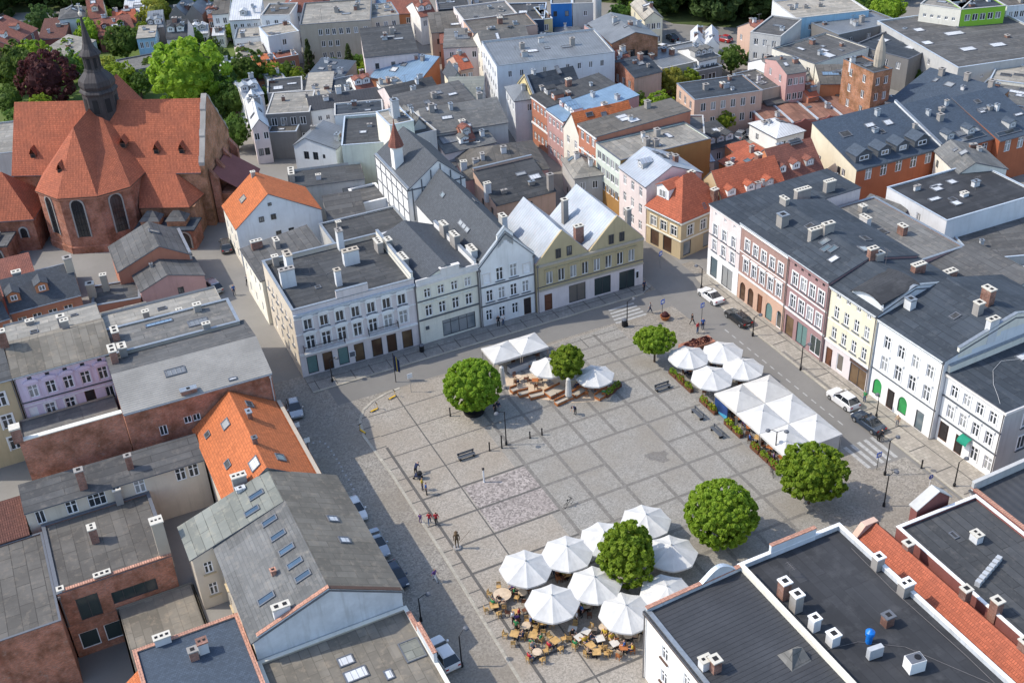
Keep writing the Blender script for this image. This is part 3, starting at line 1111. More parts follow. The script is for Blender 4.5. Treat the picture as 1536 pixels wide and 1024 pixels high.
# ------------------------------------------------------------------ wall and roof finishes
def pl(n, c, **k): return mk('pl_' + n, c, 'plaster', .9, **k)
pl('white', (.80, .80, .79)); pl('bright', (.82, .82, .80), dirt=.1, streak=.2); pl('pinkgrey', (.70, .635, .625)); pl('cream', (.81, .78, .67))
pl('warmwhite', (.76, .73, .64)); pl('olive', (.48, .40, .245)); pl('palepink', (.74, .65, .63)); pl('brown', (.36, .235, .205))
pl('mauve', (.34, .215, .215)); pl('cream2', (.74, .69, .53)); pl('lilac', (.70, .61, .73)); pl('ochre', (.54, .43, .27)); pl('beige', (.64, .57, .47))
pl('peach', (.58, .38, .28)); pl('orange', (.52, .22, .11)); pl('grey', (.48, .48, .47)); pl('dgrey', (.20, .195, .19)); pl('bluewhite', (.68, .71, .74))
pl('rose', (.52, .32, .30)); pl('yellow', (.66, .54, .28)); pl('green', (.62, .68, .61)); pl('terracotta', (.46, .20, .13)); pl('taupe', (.44, .39, .32))
pl('salmon', (.60, .42, .33)); pl('redbrown', (.24, .095, .085)); pl('vermilion', (.43, .135, .065)); pl('lime', (.25, .48, .05), dirt=.05, streak=.1); pl('blue', (.03, .16, .45), dirt=.05)
pl('sky', (.32, .52, .66), dirt=.08); pl('black', (.045, .05, .06), dirt=.1); pl('goldbrown', (.36, .20, .07)); pl('navy', (.05, .08, .13), dirt=.1)
pl('whitewash', (.60, .63, .66), dirt=.35, streak=.6)
mk('brick_old', (.50, .165, .085), 'brick', .92); mk('brick_warm', (.42, .125, .06), 'brick', .92, worn=(.36, .17, .10)); mk('brick_orange', (.44, .17, .07), 'brick', .9, worn=(.44, .22, .11))
mk('felt_dark', (.072, .076, .081), 'felt', .85); mk('felt_black', (.050, .052, .057), 'felt', .7, stain=(.088, .09, .095), seam=.8, fs=.12, gs=.35); mk('felt_blue', (.054, .066, .082), 'felt', .8)
mk('felt_grey', (.175, .173, .166), 'felt', .9); mk('felt_brown', (.195, .178, .150), 'felt', .9, turn=True, w=2.2, h=.95, seam=.72); mk('felt_mid', (.112, .113, .114), 'felt', .9); mk('felt_pale', (.34, .32, .28), 'felt', .9); mk('felt_taupe', (.125, .118, .108), 'felt', .9, turn=True, w=3, h=1.4)
mk('felt_green', (.20, .21, .19), 'felt', .9, lo=.8); mk('concrete_roof', (.27, .26, .235), 'felt', .92, h=1.2, w=4)
mk('slate', (.072, .081, .094), 'slate', .75); mk('slate_blue', (.062, .084, .115), 'slate', .7)
mk('tile_red', (.42, .125, .066), 'tile', .85, age=.6); mk('tile_orange', (.52, .155, .055), 'tile', .8, age=.4); mk('tile_old', (.27, .105, .075), 'tile', .85, age=.7); mk('tile_dark', (.14, .06, .045), 'tile', .85)
mk('tile_bright', (.45, .125, .065), 'tile', .8, age=.5)
mk('metal_pale', (.40, .44, .49), 'seam', .45, metal=.25, stain=(.50, .36, .34)); mk('metal_blue', (.22, .33, .45), 'seam', .45, metal=.25); mk('metal_grey', (.22, .235, .25), 'seam', .5, metal=.3)
mk('metal_dark', (.060, .063, .07), 'seam', .6, metal=.2, p=.5); mk('corrugated', (.30, .29, .27), 'corr', .85, p=.35, along=True); mk('metal_white', (.60, .62, .64), 'seam', .5)
mk('copper_dark', (.06, .055, .058), 'seam', .7, metal=.2, stain=(.10, .085, .08))
mk('stone_trim', (.72, .69, .66), 'plaster', .85, dirt=.2)
mk('trim_white', (.82, .82, .81), 'plaster', .85, dirt=.12)
mk('trim_dark', (.09, .10, .115), 'plain', .7)
mk('trim_brown', (.10, .06, .045), 'plain', .7)
mk('lead_glass', (.018, .022, .026), 'glass', .25, c2=(.05, .055, .06), t=.7)
mk('fabric_green', (.02, .28, .18), 'cloth', .8)

CROSS = 'c'
def balcony(u0, u1, z, out=.75):
    def f(root, ro, Lw, d, zz, zr):
        g = MB()
        a, b = Lw * u0, Lw * u1
        g.box(a, b, -out, -.004, z - .18, z, 1)
        g.box(a, b, -out, -out + .05, z + .95, z + 1.02)
        for x in (a, b - .05):
            g.box(x, x + .05, -out + .05, -.004, z + .95, z + 1.02)
        n = int((b - a) / .16)
        for k in range(n + 1):
            x = a + (b - a - .03) * k / n
            g.box(x, x + .03, -out + .01, -out + .04, z, z + .95)
        for y in (-out + .15, -out + .35, -.2):
            for x in (a, b - .04):
                g.box(x, x + .03, y, y + .03, z, z + .95)
        g.build('balcony', ['iron', 'trim_white'], root)
    return f

def downpipe(fu, z=None, mat='pipe'):
    def f(root, ro, Lw, d, zz, zr):
        g = MB()
        x = Lw * fu
        g.tube((x, -.13, .1), (x, -.13, (z or zz) - .25), .07, n=6)
        g.box(x - .14, x + .14, -.26, -.02, (z or zz) - .3, (z or zz))
        g.build('downpipe', [mat], root)
    return f

def awning(u0, u1, z, out, mat):
    def f(root, ro, Lw, d, zz, zr):
        g = MB()
        n = 8
        a, b = Lw * u0, Lw * u1
        for k in range(n):
            t0, t1 = PI / 2 * k / n, PI / 2 * (k + 1) / n
            g.slabs([[(a, -out * math.sin(t1), z - out * .8 * (1 - math.cos(t1))), (b, -out * math.sin(t1), z - out * .8 * (1 - math.cos(t1))),
                      (b, -out * math.sin(t0) - .005, z - out * .8 * (1 - math.cos(t0))), (a, -out * math.sin(t0) - .005, z - out * .8 * (1 - math.cos(t0)))]], .03)
        g.build('awning', [mat], root)
    return f

def signboard(u, z, w, h, mats=('trim_white', 'iron'), out=.0):
    def f(root, ro, Lw, d, zz, zr):
        g = MB()
        x = Lw * u
        g.box(x - w / 2, x + w / 2, -.1 - out, -.004, z, z + h)
        g.box(x - w / 2 + .08, x + w / 2 - .08, -.115 - out, -.1 - out, z + .08, z + h - .08, 1)
        g.build('sign', list(mats), root)
    return f

def attic_block(u0, u1, z, h, mat):
    def f(root, ro, Lw, d, zz, zr):
        g = MB()
        g.box(Lw * u0, Lw * u1, -.22, .2, z, z + h)
        g.box(Lw * u0 - .08, Lw * u1 + .08, -.3, .28, z + h, z + h + .1)
        g.build('attic_block', [mat], root)
    return f

def scroll_gable(v0, v1, zb, h, mats, side='L'):
    """curved gable standing on a side wall"""
    def f(root, ro, Lw, d, z, zr):
        g = MB()
        n = 16
        pr = []
        for k in range(n + 1):
            t = k / n
            pr.append((v0 + (v1 - v0) * t, zb + h * (math.sin(PI * min(1, max(0, t))) ** 1.6)))
        x0_, x1_ = (-.04, .32) if side == 'L' else (Lw - .32, Lw + .04)
        for (va, ha), (vb, hb) in zip(pr[:-1], pr[1:]):
            g.frustum([(x0_, va, zb - .4), (x1_, va, zb - .4), (x1_, vb, zb - .4), (x0_, vb, zb - .4)], [(x0_, va, ha), (x1_, va, ha), (x1_, vb, hb), (x0_, vb, hb)], 0)
            g.frustum([(x0_ - .06, va, ha + .003), (x1_ + .06, va, ha + .003), (x1_ + .06, vb, hb + .003), (x0_ - .06, vb, hb + .003)], [(x0_ - .06, va, ha + .1), (x1_ + .06, va, ha + .1), (x1_ + .06, vb, hb + .1), (x0_ - .06, vb, hb + .1)], 1)
        g.build('scroll_gable', mats, root)
    return f

def cable(pts, mat='pipe', r=.022):
    def f(root, ro, Lw, d, z, zr):
        g = MB()
        P = [(u, v, zr(u, v) + .09) for u, v in pts]
        for a, b in zip(P[:-1], P[1:]): g.tube(a, b, r, n=5)
        g.build('cable', [mat], root)
    return f

def aerial(u, v, h=2.2):
    def f(root, ro, Lw, d, z, zr):
        g = MB()
        x, y = Lw * u, d * v
        zb = zr(x, y)
        g.tube((x, y, zb - .1), (x, y, zb + h), .03, n=5)
        g.tube((x - .6, y, zb + h - .1), (x + .6, y, zb + h - .1), .02, n=4)
        for k in range(5): g.tube((x - .5 + k * .25, y - .25, zb + h - .1), (x - .5 + k * .25, y + .25, zb + h - .1), .012, n=4)
        g.build('aerial', ['pipe'], root)
    return f

def tent_hatch(x, y):
    def f(root, ro, Lw, d, z, zr):
        g = MB()
        zb = zr(x, y) - .1
        a, b, c_, e = (x - 1.1, y - .9, zb), (x + 1.1, y - .9, zb), (x + 1.1, y + 1.3, zb), (x - 1.1, y + 1.3, zb)
        p, q = (x, y - .2, zb + 1.5), (x, y + .9, zb + 1.1)
        for w in ([a, b, p], [b, c_, q, p], [c_, e, q], [e, a, p, q]): g.poly(w)
        g.build('roof_hatch', ['felt_grey'], root)
    return f

# ------------------------------------------------------------------ north row of the square
SD = dict(s='trim_white', sill='sill_dark')
H('tenement', 'pink grey corner tenement with seven window bays, balconies and a dark flat roof', (-22.1, 31.0), (-5.2, 30.3), 9.9, 15.2, px=False,
  wall='pl_pinkgrey', rm='felt_dark', par=.62, parmat='zinc', sidemat='pl_beige',
  W=[('F', 4.15, 1.25, 2.05, 7, 'c', dict(s='trim_white', hood='seg', m=(.7, .9))), ('F', 7.15, 1.15, 1.6, 7, 'p', dict(s='trim_white', hood='tri', sill='sill_dark', m=(.7, .9))),
     ('F', .35, 1.45, 2.7, [.093, .35], 'sb', dict(name='shop_window')), ('F', .15, 1.4, 2.85, [.22, .483, .76], 'sy'), ('F', .15, 1.5, 2.8, [.634, .895], 'sy'),
     ('L', 7.2, .8, 1.2, 6, 'p', dict(sill='sill_dark')), ('L', 4.0, .8, 1.5, 5, 'p', dict(sill='sill_dark')), ('L', 1.0, .9, 1.6, 4, 'p')],
  bands=[(3.45, .3, .16, 'trim_white'), (9.45, .38, .3, 'zinc_pale'), (9.02, .2, .12, 'trim_white'), (6.62, .12, .08, 'trim_white')],
  fw=[('F', .36, .62, 1.75, 'pl_pinkgrey'), ('R', 0.02, .95, 1.5, 'pl_warmwhite')],
  ch=[(.1, .50, 2.0, .9, 2.6, 'chim_white', 'chim_grey', 3), (.17, .74, .9, 1.9, 2.9, 'chim_white', 'pl_taupe', 2), (.46, .30, .8, .8, 2.3, 'chim_white', 'pl_taupe', 1),
      (.66, .62, 2.2, 1.0, 2.1, 'chim_white', 'pl_taupe', 3), (.66, .93, .8, 1.2, 3.0, 'chim_white', 'chim_grey'), (.10, .93, .8, .8, 1.4, 'chim_grey'), (.93, .72, .8, 1.8, 1.6, 'chim_grey', 'cap', 3)],
  sk=[(.3, .35, .8, .8, 'felt_dark')],
  extra=[aerial(.3, .6), cable([(2, 9), (7, 8), (12, 11)], 'pipe'), balcony(.04, .37, 4.0), balcony(.57, .82, 4.0), downpipe(.995, 9.4), signboard(.28, 1.6, .5, .5), signboard(.42, 1.2, .9, .9, ('trim_white', 'sill_dark'))])
H('tenement_wing', 'low beige side wing behind the pink corner tenement along the church lane', (-22.3, 46.3), (-12, 46.3), 7.2, 11, px=False, roof='su', hr=1.2,
  wall='pl_cream', rm='felt_mid', W=[('L', 4.6, .8, 1.3, 4, 'p'), ('L', 1.2, .8, 1.5, 3, 'p')], ch=[(.2, .85, 1.6, .7, 1.2, 'chim_brick', 'cap', 3), (.45, .7, .7, 1.4, 1.2, 'chim_grey')])
H('tenement', 'cream three storey house with a wide green glazed shop front', (-5.15, 30.3), (4.05, 30.4), 9.5, 15, px=False, roof='gv', hr=1.9,
  wall='pl_cream', rm='slate', W=[('F', 4.3, 1.05, 1.75, 4, 'c', dict(hood='flat', s='pl_cream')), ('F', 7.25, 1.0, 1.4, 4, 'c', dict(s='pl_cream')), ('F', .35, 5.0, 2.6, [.64], 'slt'), ],
  bands=[(3.9, .2, .14, 'trim_dark'), (6.85, .14, .12, 'trim_dark'), (9.35, .32, .32, 'stone_trim'), (9.67, .7, .2, 'stone_trim')],
  fw=[('R', .02, .95, 1.0, 'pl_white')],
  ch=[(.05, .35, .8, 2.2, 1.6, 'chim_grey', 'cap', 4), (.04, .7, .8, 1.2, 1.9, 'chim_grey'), (.97, .45, .8, 1.8, 2.1, 'chim_grey', 'cap', 3), (.97, .7, .8, 1.6, 2.1, 'chim_grey', 'cap', 3)],
  extra=[downpipe(.985), attic_block(.40, .70, 9.9, 1.25, 'stone_trim'), signboard(.12, 2.3, .5, .5, ('trim_dark', 'trim_dark'))])
H('gabled_house', 'white gabled house with a scrolled top and two blind windows', (4.1, 30.4), (12.55, 29.9), 9.4, 24, px=False, roof='gv', hr=4.4,
  wall='pl_white', rm='slate', W=[('F', 3.9, 1.05, 1.85, 4, 'c', SD), ('F', 6.9, 1.1, 2.0, [.37, .62], 'c', SD), ('F', 6.9, 1.0, 1.5, [.13, .86], 'b', dict(s='stone_trim')),
     ('F', .9, 1.0, 1.7, [.14, .38, .62], 'c', dict(s='trim_white')), ('F', .13, 1.15, 2.7, [.85], 'od')],
  bands=[(3.3, .16, .12, 'trim_dark'), (6.35, .16, .12, 'trim_dark'), (2.95, .12, .06, 'trim_white')],
  fw=[('F', 0, 1, .35, 'pl_white'), ('F', .36, .64, 1.0, 'pl_white')], sk=[(.22, .33, .8, 1.3), (.22, .38, .8, 1.3), (.22, .43, .8, 1.3), (.3, .78, .8, 1.2), (.7, .6, .8, 1.2)],
  ch=[(.04, .12, .9, 2.0, 1.4, 'chim_white', 'cap', 3), (.9, .35, .8, 1.4, 1.6, 'chim_white')], extra=[downpipe(.012), downpipe(.988)])
H('twin_gabled_house', 'olive brown house with two gables and pale metal roofs at the street corner', (12.6, 29.9), (29.9, 28.9), 7.9, 12.5, px=False, roof='gvn', hr=4.2,
  t=[0, .24, .48, .745, 1], wall='pl_palepink', zones=[(0, 'pl_pinkgrey'), (3.7, 'pl_olive')], rm='metal_pale', sidemat='pl_olive', rside='pl_rose',
  W=[('F', 4.45, 1.05, 2.0, 8, 'p', dict(s='pl_olive', hood='flat')), ('F', .3, 2.7, 2.9, [.37, .61], 's'), ('F', .12, 2.6, 3.0, [.845], 's'), ('F', .13, 1.25, 2.7, [.10], 'ob'),
     ('F', 8.25, .8, 1.45, [.20, .30, .69, .79], 'xd', dict(hole=False)), ('R', 4.5, .9, 1.7, 4, 'p', dict(sill='sill_dark'))],
  bands=[(3.55, .22, .16, 'pl_taupe'), (7.55, .3, .26, 'pl_taupe'), (4.2, .1, .1, 'trim_dark')], ch=[(.47, .22, 1.3, .8, 2.6, 'chim_brick', 'cap', 2), (.52, .7, .8, .8, 3.5, 'chim_grey', 'cap', 1), (.95, .25, .7, .7, 2.4, 'chim_grey', 'cap', 1)],
  extra=[downpipe(.008), signboard(.94, 1.4, .55, 1.2)])

# ------------------------------------------------------------------ east row of the square
WD = dict(s='trim_white', sill='trim_dark')
H('tenement', 'narrow pale pink house with white shop floor at the north end of the row', (39.6, 27.0), (39.65, 19.35), 11.7, 21, px=False, roof='sv', hr=.35,
  wall='pl_bright', zones=[(0, 'pl_bright'), (4.5, 'pl_palepink')], rm='felt_blue', sidemat='pl_palepink', W=[('F', 10.4, .55, .55, 3, 'x'), ('F', 7.3, .95, 1.8, 3, 'c', SD), ('F', 4.8, .95, 1.8, 3, 'c', SD), ('F', .4, 1.7, 3.2, [.22], 'sl'), ('F', .2, 2.6, 3.3, [.66], 'sl')],
  bands=[(7.0, .1, .06, 'trim_dark'), (11.45, .2, .2, 'trim_white')], ch=[(.8, .55, .8, 2.4, 1.6, 'chim_grey', 'cap', 5), (.8, .78, .8, 1.6, 1.6, 'chim_grey', 'cap', 4)])
H('tenement', 'brown tenement of five bays with peach shop arches', (39.65, 19.3), (39.6, 8.45), 12.1, 14, px=False, roof='gu', hr=1.7, t=.47,
  wall='pl_peach', zones=[(0, 'pl_peach'), (4.3, 'pl_brown')], rm='felt_blue', sidemat='pl_rose',
  W=[('F', 8.3, 1.0, 1.8, 5, 'c', WD), ('F', 4.8, 1.05, 2.1, 5, 'c', dict(s='trim_white', hood='flat')), ('F', .15, 1.3, 2.9, [.11, .29], 'syA2'), ('F', .13, 1.1, 3.0, [.49], 'ob'), ('F', .2, 1.5, 2.7, [.69], 'sbA2'), ('F', .14, 1.1, 2.7, [.9], 'swA2')],
  bands=[(4.15, .22, .16, 'trim_white'), (11.6, .4, .3, 'trim_white'), (7.7, .1, .08, 'trim_white')], ch=[(.45, .22, 1.2, 1.2, 1.6, 'chim_grey', 'zinc', 1), (.1, .44, 1.4, .6, .9, 'chim_grey'), (.98, .30, .7, 2.2, 1.5, 'chim_grey', 'cap', 4)],
  sk=[(.72, .38, .9, 1.2, 'felt_dark')], extra=[downpipe(.99)])
H('tenement', 'mauve tenement of four bays with white window trims', (39.6, 8.4), (39.5, 0.03), 12.2, 14, px=False, roof='gu', hr=1.9, t=.42,
  wall='pl_mauve', rm='felt_blue', W=[('F', 8.2, 1.1, 2.0, 4, 'c', WD), ('F', 4.7, 1.1, 2.1, 4, 'c', WD), ('F', 11.0, .5, .4, 5, 'xd'), ('F', .13, 1.7, 3.1, [.14], 'sy'), ('F', .2, 2.2, 3.2, [.46], 'sb'), ('F', .4, 2.2, 2.7, [.81], 'sw')],
  bands=[(4.1, .22, .16, 'trim_white'), (7.6, .16, .1, 'trim_white'), (11.7, .4, .3, 'pl_mauve')], sk=[(.18, .3, 1.0, 1.4), (.33, .25, 1.0, 1.4), (.42, .28, 1.0, 1.4), (.62, .2, 1.0, 1.4, 'metal_white'), (.72, .5, 1.6, 1.4), (.35, .7, 1.4, 1.2, 'felt_dark')],
  ch=[(.99, .45, .7, 1.2, 1.2, 'chim_brick', 'cap', 2), (.03, .40, .7, 1.6, 1.3, 'chim_grey')], extra=[downpipe(.985)])
def eyebrow(root, ro, Lw, d, z, zr):
    g = MB()
    n = 10
    a, b = Lw * .36, Lw * 1.0
    for k in range(n):
        t0, t1 = k / n, (k + 1) / n
        f = lambda t: 1.6 * math.sin(PI * min(1, t * .72 + .05)) ** .8
        ua, ub = a + (b - a) * t0, a + (b - a) * t1
        va, vb = .25, 6.2
        za, zb = zr(ua, .6) + f(t0) * 1.0, zr(ub, .6) + f(t1) * 1.0
        g.slabs([[(ua, va, za), (ub, va, zb), (ub, vb, zr(ub, vb) + f(t1) * .5), (ua, vb, zr(ua, vb) + f(t0) * .5)]], .12)
        g.poly([(ua, .7, zr(ua, .6) - .3), (ub, .7, zr(ub, .6) - .3), (ub, .7, zb - .1), (ua, .7, za - .1)], 1)
        g.poly([(ub, 6.15, zr(ub, 6.1) - .3), (ua, 6.15, zr(ua, 6.1) - .3), (ua, 6.15, zr(ua, vb) + f(t0) * .5 - .1), (ub, 6.15, zr(ub, vb) + f(t1) * .5 - .1)], 1)
    for u in (a, b - .1):
        t = 0 if u == a else 1
        g.poly([(u, .7, zr(u, .7) - .3), (u, 6.15, zr(u, 6.1) - .3), (u, 6.15, zr(u, 6.15) + .15), (u, .7, zr(u, .7) + .25)], 1)
    g.build('dormer', ['felt_black', 'pl_bluewhite'], root)
H('tenement', 'cream tenement with small attic windows and a humped black dormer roof', (39.5, 0.0), (40.0, -8.5), 11.7, 14, px=False, roof='gu', hr=2.0, t=.4,
  wall='pl_pinkgrey', zones=[(0, 'pl_pinkgrey'), (3.9, 'pl_cream2')], rm='felt_blue', sidemat='pl_bluewhite', W=[('F', 10.55, .8, .7, 4, 'p'), ('F', 7.6, .9, 1.75, 4, 'c', dict(sill='sill_dark')), ('F', 4.5, .9, 1.75, 4, 'c', dict(sill='sill_dark')),
     ('F', .14, 1.2, 2.7, [.12], 'ob'), ('F', .5, 1.2, 2.5, [.37], 'sw'), ('F', .14, 3.0, 2.9, [.77], 'sy')],
  bands=[(3.75, .2, .15, 'trim_white'), (11.35, .3, .25, 'trim_white'), (7.0, .08, .06, 'trim_white')], ch=[(.5, .72, .8, 1.8, 1.1, 'chim_brick', 'cap', 4), (.04, .5, .8, 1.2, 1.0, 'chim_grey')],
  fw=[('R', .05, .95, .45, 'pl_bluewhite')], extra=[eyebrow, aerial(.2, .5), downpipe(.985), signboard(.77, 3.2, 3.2, .5, ('trim_dark', 'trim_brown'))])
H('tenement', 'white tenement of four bays with two bright green shop windows', (40.0, -8.55), (40.3, -19.4), 11.3, 20, px=False, roof='gu', hr=2.5, t=.52,
  wall='pl_bright', rm='felt_blue', sidemat='pl_bluewhite', W=[('F', 7.9, 1.05, 1.8, 4, 'c', dict(s='trim_white')), ('F', 4.7, 1.1, 2.1, 4, 'c', dict(s='trim_white', hood='flat')),
     ('F', .7, 1.5, 2.4, [.12, .53], 'sgA1'), ('F', .13, 1.2, 2.8, [.34], 'od'), ('F', .13, 1.3, 2.7, [.80], 'sl')], bands=[(4.2, .14, .1, 'trim_dark'), (10.95, .3, .25, 'trim_white')],
  ch=[(.62, .50, 1.4, .9, 2.0, 'chim_brick', 'cap', 2), (.68, .40, .9, .9, 1.5, 'chim_grey', 'cap', 1), (.1, .18, 1.1, .9, 1.2, 'chim_white', 'zinc', 1), (.97, .35, .7, 1.4, 1.5, 'chim_white')],
  fw=[('R', .1, .95, .5, 'pl_warmwhite')], sk=[(.55, .3, .9, 1.2, 'felt_dark')], extra=[downpipe(.99)])
H('tenement', 'white tenement with black string courses and a small green awning', (40.35, -19.45), (41.6, -28.2), 9.6, 22, px=False, roof='sv', hr=.6,
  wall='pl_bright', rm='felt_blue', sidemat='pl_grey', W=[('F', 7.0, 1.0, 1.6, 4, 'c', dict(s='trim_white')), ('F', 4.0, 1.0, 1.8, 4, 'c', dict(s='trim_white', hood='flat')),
     ('F', .5, 1.4, 2.5, [.12], 'od'), ('F', .13, 1.2, 2.6, [.40], 'od'), ('F', .8, 1.1, 1.9, [.66, .9], 'c', dict(s='trim_white')), ('R', 6.2, 1.3, 1.9, 4, 'p', WD), ('R', 3.0, 1.3, 1.9, 4, 'p', WD)],
  bands=[(3.45, .16, .12, 'trim_dark'), (6.45, .18, .14, 'trim_dark'), (9.3, .32, .3, 'stone_trim', 'FR')], sk=[(.28, .42, 1.2, 1.6, 'metal_white'), (.28, .55, 1.2, 1.6, 'metal_white'), (.28, .68, 1.2, 1.6, 'metal_white')],
  fw=[('L', .0, 1, .9, 'pl_warmwhite')], extra=[awning(.44, .60, 3.4, .9, 'fabric_green'), downpipe(.99), cable([(7.6, .3), (6.4, 1.2), (4.6, 2.4), (2.6, 4.4), (1.8, 6.5), (2.6, 8.5)], 'pipe_pale'), aerial(.7, .3)])
# yards behind the east row
H('rear_building', 'low grey flat roofed rear building behind the brown and mauve tenements', (54, 19), (54.2, 1), 10.2, 9, px=False, wall='pl_rose', rm='felt_grey', par=.1,
  ch=[(.35, .2, 1.6, .8, 1.4, 'chim_white', 'cap', 3), (.6, .5, 1.2, .8, 1.3, 'chim_brick', 'cap', 2), (.15, .5, .9, .9, .9, 'chim_grey')], sk=[(.5, .3, 1.4, 1.2, 'felt_dark')])
H('rear_building', 'grey rendered rear annex with a stained blank wall behind the cream tenement', (54, 1), (54.2, -10), 9.3, 11, px=False, wall='pl_grey', rm='felt_mid', par=.12, roof='sv', hr=1.2, ch=[(.4, .2, .9, 1.8, 1.0, 'chim_brick', 'cap', 3)])

# ------------------------------------------------------------------ buildings along the near south side
H('foreground_house', 'white three storey house with a ribbed black roof in the near foreground', (-8.55, -34.0), (-8.55, -66), 8.7, 10.6, px=False, roof='sv', hr=.5,
  wall='pl_bright', rm='metal_dark', W=[('F', 5.6, .95, 1.6, 6, 'c', dict(sill='trim_brown', m=(1.6, 9))), ('F', 2.5, .95, 1.6, 6, 'c', dict(sill='trim_brown', m=(1.6, 9)))],
  bands=[(8.35, .16, .2, 'trim_brown'), (8.1, .14, .1, 'trim_white')], fw=[('L', 0, 1, .45, 'pl_whitewash|coping_tile'), ('R', 0, 1, .4, 'pl_white'), ('F', 0, 1, .12, 'pl_whitewash'), ('B', 0, 1, .5, 'pl_warmwhite|pl_warmwhite')],
  ch=[(.275, .15, .9, .8, 1.3, 'chim_brick', 'cap', 1), (.255, .10, .8, 1.0, 1.0, 'chim_white', 'cap', 2)], extra=[downpipe(.004), scroll_gable(5.4, 10.4, 9.3, 1.5, ['pl_whitewash', 'zinc_pale']), tent_hatch(11.2, 8.0)])
H('foreground_house', 'flat black roofed house with white parapets, chimneys and roof units in the foreground', (2.15, -33.2), (2.15, -66), 8.4, 12.1, px=False, roof='flat', par=.55, parmat='trim_white',
  wall='pl_whitewash', rm='felt_black', ch=[(.155, .13, .9, .9, 2.0, 'chim_brick', 'trim_white', 1), (.21, .13, .9, .9, 2.0, 'chim_grey', 'trim_white', 1), (.29, .13, .8, .8, 1.4, 'chim_white', 'trim_white', 1), (.355, .16, .9, .9, 1.2, 'chim_white', 'trim_white', 1),
      (.19, .955, .8, .9, 1.5, 'chim_grey', 'trim_white', 1), (.305, .955, .9, 1.2, 1.4, 'chim_grey', 'trim_white', 2), (.37, .63, .8, .9, 1.1, 'chim_brick', 'sill_dark', 1)],
  fw=[('L', .30, .74, 1.5, 'pl_bluewhite|coping_tile')], extra=[cable([(.6, .9), (6, 1.1), (14, .8), (26, 1.0)]), cable([(12, 1), (12.6, 4), (15, 7.2), (22, 11)]), cable([(3, 11.2), (9, 10.9), (18, 11.1), (30, 10.8)]), aerial(.1, .3, 1.6)])
# ------------------------------------------------------------------ blocks west of the square
mk('felt_slate', (.15, .153, .152), 'felt', .85, w=2.0, h=.4, seam=.75)
def window_wall(items):
    """lights set on a wall that has no openings of its own: (u, z, w, h, style) on the front"""
    def f(root, ro, Lw, d, z, zr):
        for u, zz, w, h, st in items:
            place_window(root, Lw * u, .03, zz, 0, st, w, h, -.06, None, None, None)
    return f

H('pitched_house', 'orange tiled gable roof house wedged against a tall brick firewall', (-38.8, .6), (-28.4, .6), 7.3, 15.7, px=False, roof='gv', hr=3.6, t=.46,
  wall='pl_taupe', rm='tile_orange', sidemat='pl_beige', W=[('R', 4.5, 1.0, 1.6, 4, 'c'), ('R', 1.2, 1.0, 1.8, 4, 'c')],
  sk=[(.30, .72, 1.1, 1.5, 'glass_pale'), (.10, .80, .8, 1.0, 'felt_dark'), (.16, .35, .8, 1.3, 'felt_dark'), (.38, .12, 1.3, 1.8, 'metal_white'), (.62, .86, .9, 1.2, 'felt_dark'), (.66, .16, 1.1, 1.3, 'glass_pale')],
  ch=[(.18, .05, 1.5, .8, 1.6, 'chim_grey', 'cap', 3), (.55, .66, .5, .9, .8, 'chim_brick', 'zinc', 1), (.47, .30, .5, .5, .7, 'chim_brick', 'sill_dark', 1)], fw=[('R', 0, 1, .35, 'pl_taupe|pl_taupe')])
H('pitched_house', 'grey gable roof house with a row of skylights facing the street', (-41.5, -19.4), (-26.9, -19.4), 7.0, 14.3, px=False, roof='gv', hr=3.5, t=.53, dl=.6,
  wall='pl_whitewash', rm='felt_slate', rm2='felt_brown', sidemat='pl_taupe', W=[('L', 4.4, .9, 1.5, [.18], 'c', dict(sill='pl_ochre')), ('L', 1.4, .9, 1.6, [.18], 'c', dict(sill='pl_ochre')), ('R', 4, 1.1, 1.7, 5, 'c'), ('R', 1, 1.1, 1.9, 5, 'c')],
  sk=[(.385, .90, 1.7, .85, 'sky_glass'), (.395, .72, 1.7, .85, 'sky_glass'), (.405, .55, 1.7, .85, 'sky_glass'), (.415, .39, 1.7, .85, 'sky_glass'), (.425, .24, 1.7, .85, 'sky_glass'), (.17, .26, 1.8, .9, 'sky_glass'), (.80, .80, 1.2, 1.0, 'metal_white'), (.80, .55, 1.2, 1.0, 'metal_white')],
  ch=[(.22, .06, 1.6, .7, 1.0, 'chim_white', 'cap', 2), (.27, .42, .45, .45, .5, 'coping_tile', 'coping_tile', 1)], fw=[('F', .03, .53, .25, 'pl_whitewash|coping_tile'), ('F', .53, 1.0, .12, 'pl_whitewash|trim_brown')])
H('pitched_house', 'pale grey felt roof house end with small white windows over the yard', (-44.0, -5.05), (-26.95, -5.05), 7.0, 5.55, px=False, roof='gv', hr=3.5, t=.593,
  wall='pl_beige', rm='felt_green', rm2='felt_brown', sidemat='pl_taupe', W=[('F', 4.6, .9, 1.5, [.08], 'c', dict(sill='pl_ochre')), ('F', 1.6, .9, 1.6, [.08], 'c', dict(sill='pl_ochre'))],
  sk=[(.47, .55, 1.7, .85, 'sky_glass'), (.41, .22, 1.7, .85, 'sky_glass')], ch=[(.40, .92, .9, .5, .3, 'metal_white', 'metal_white', 1)])
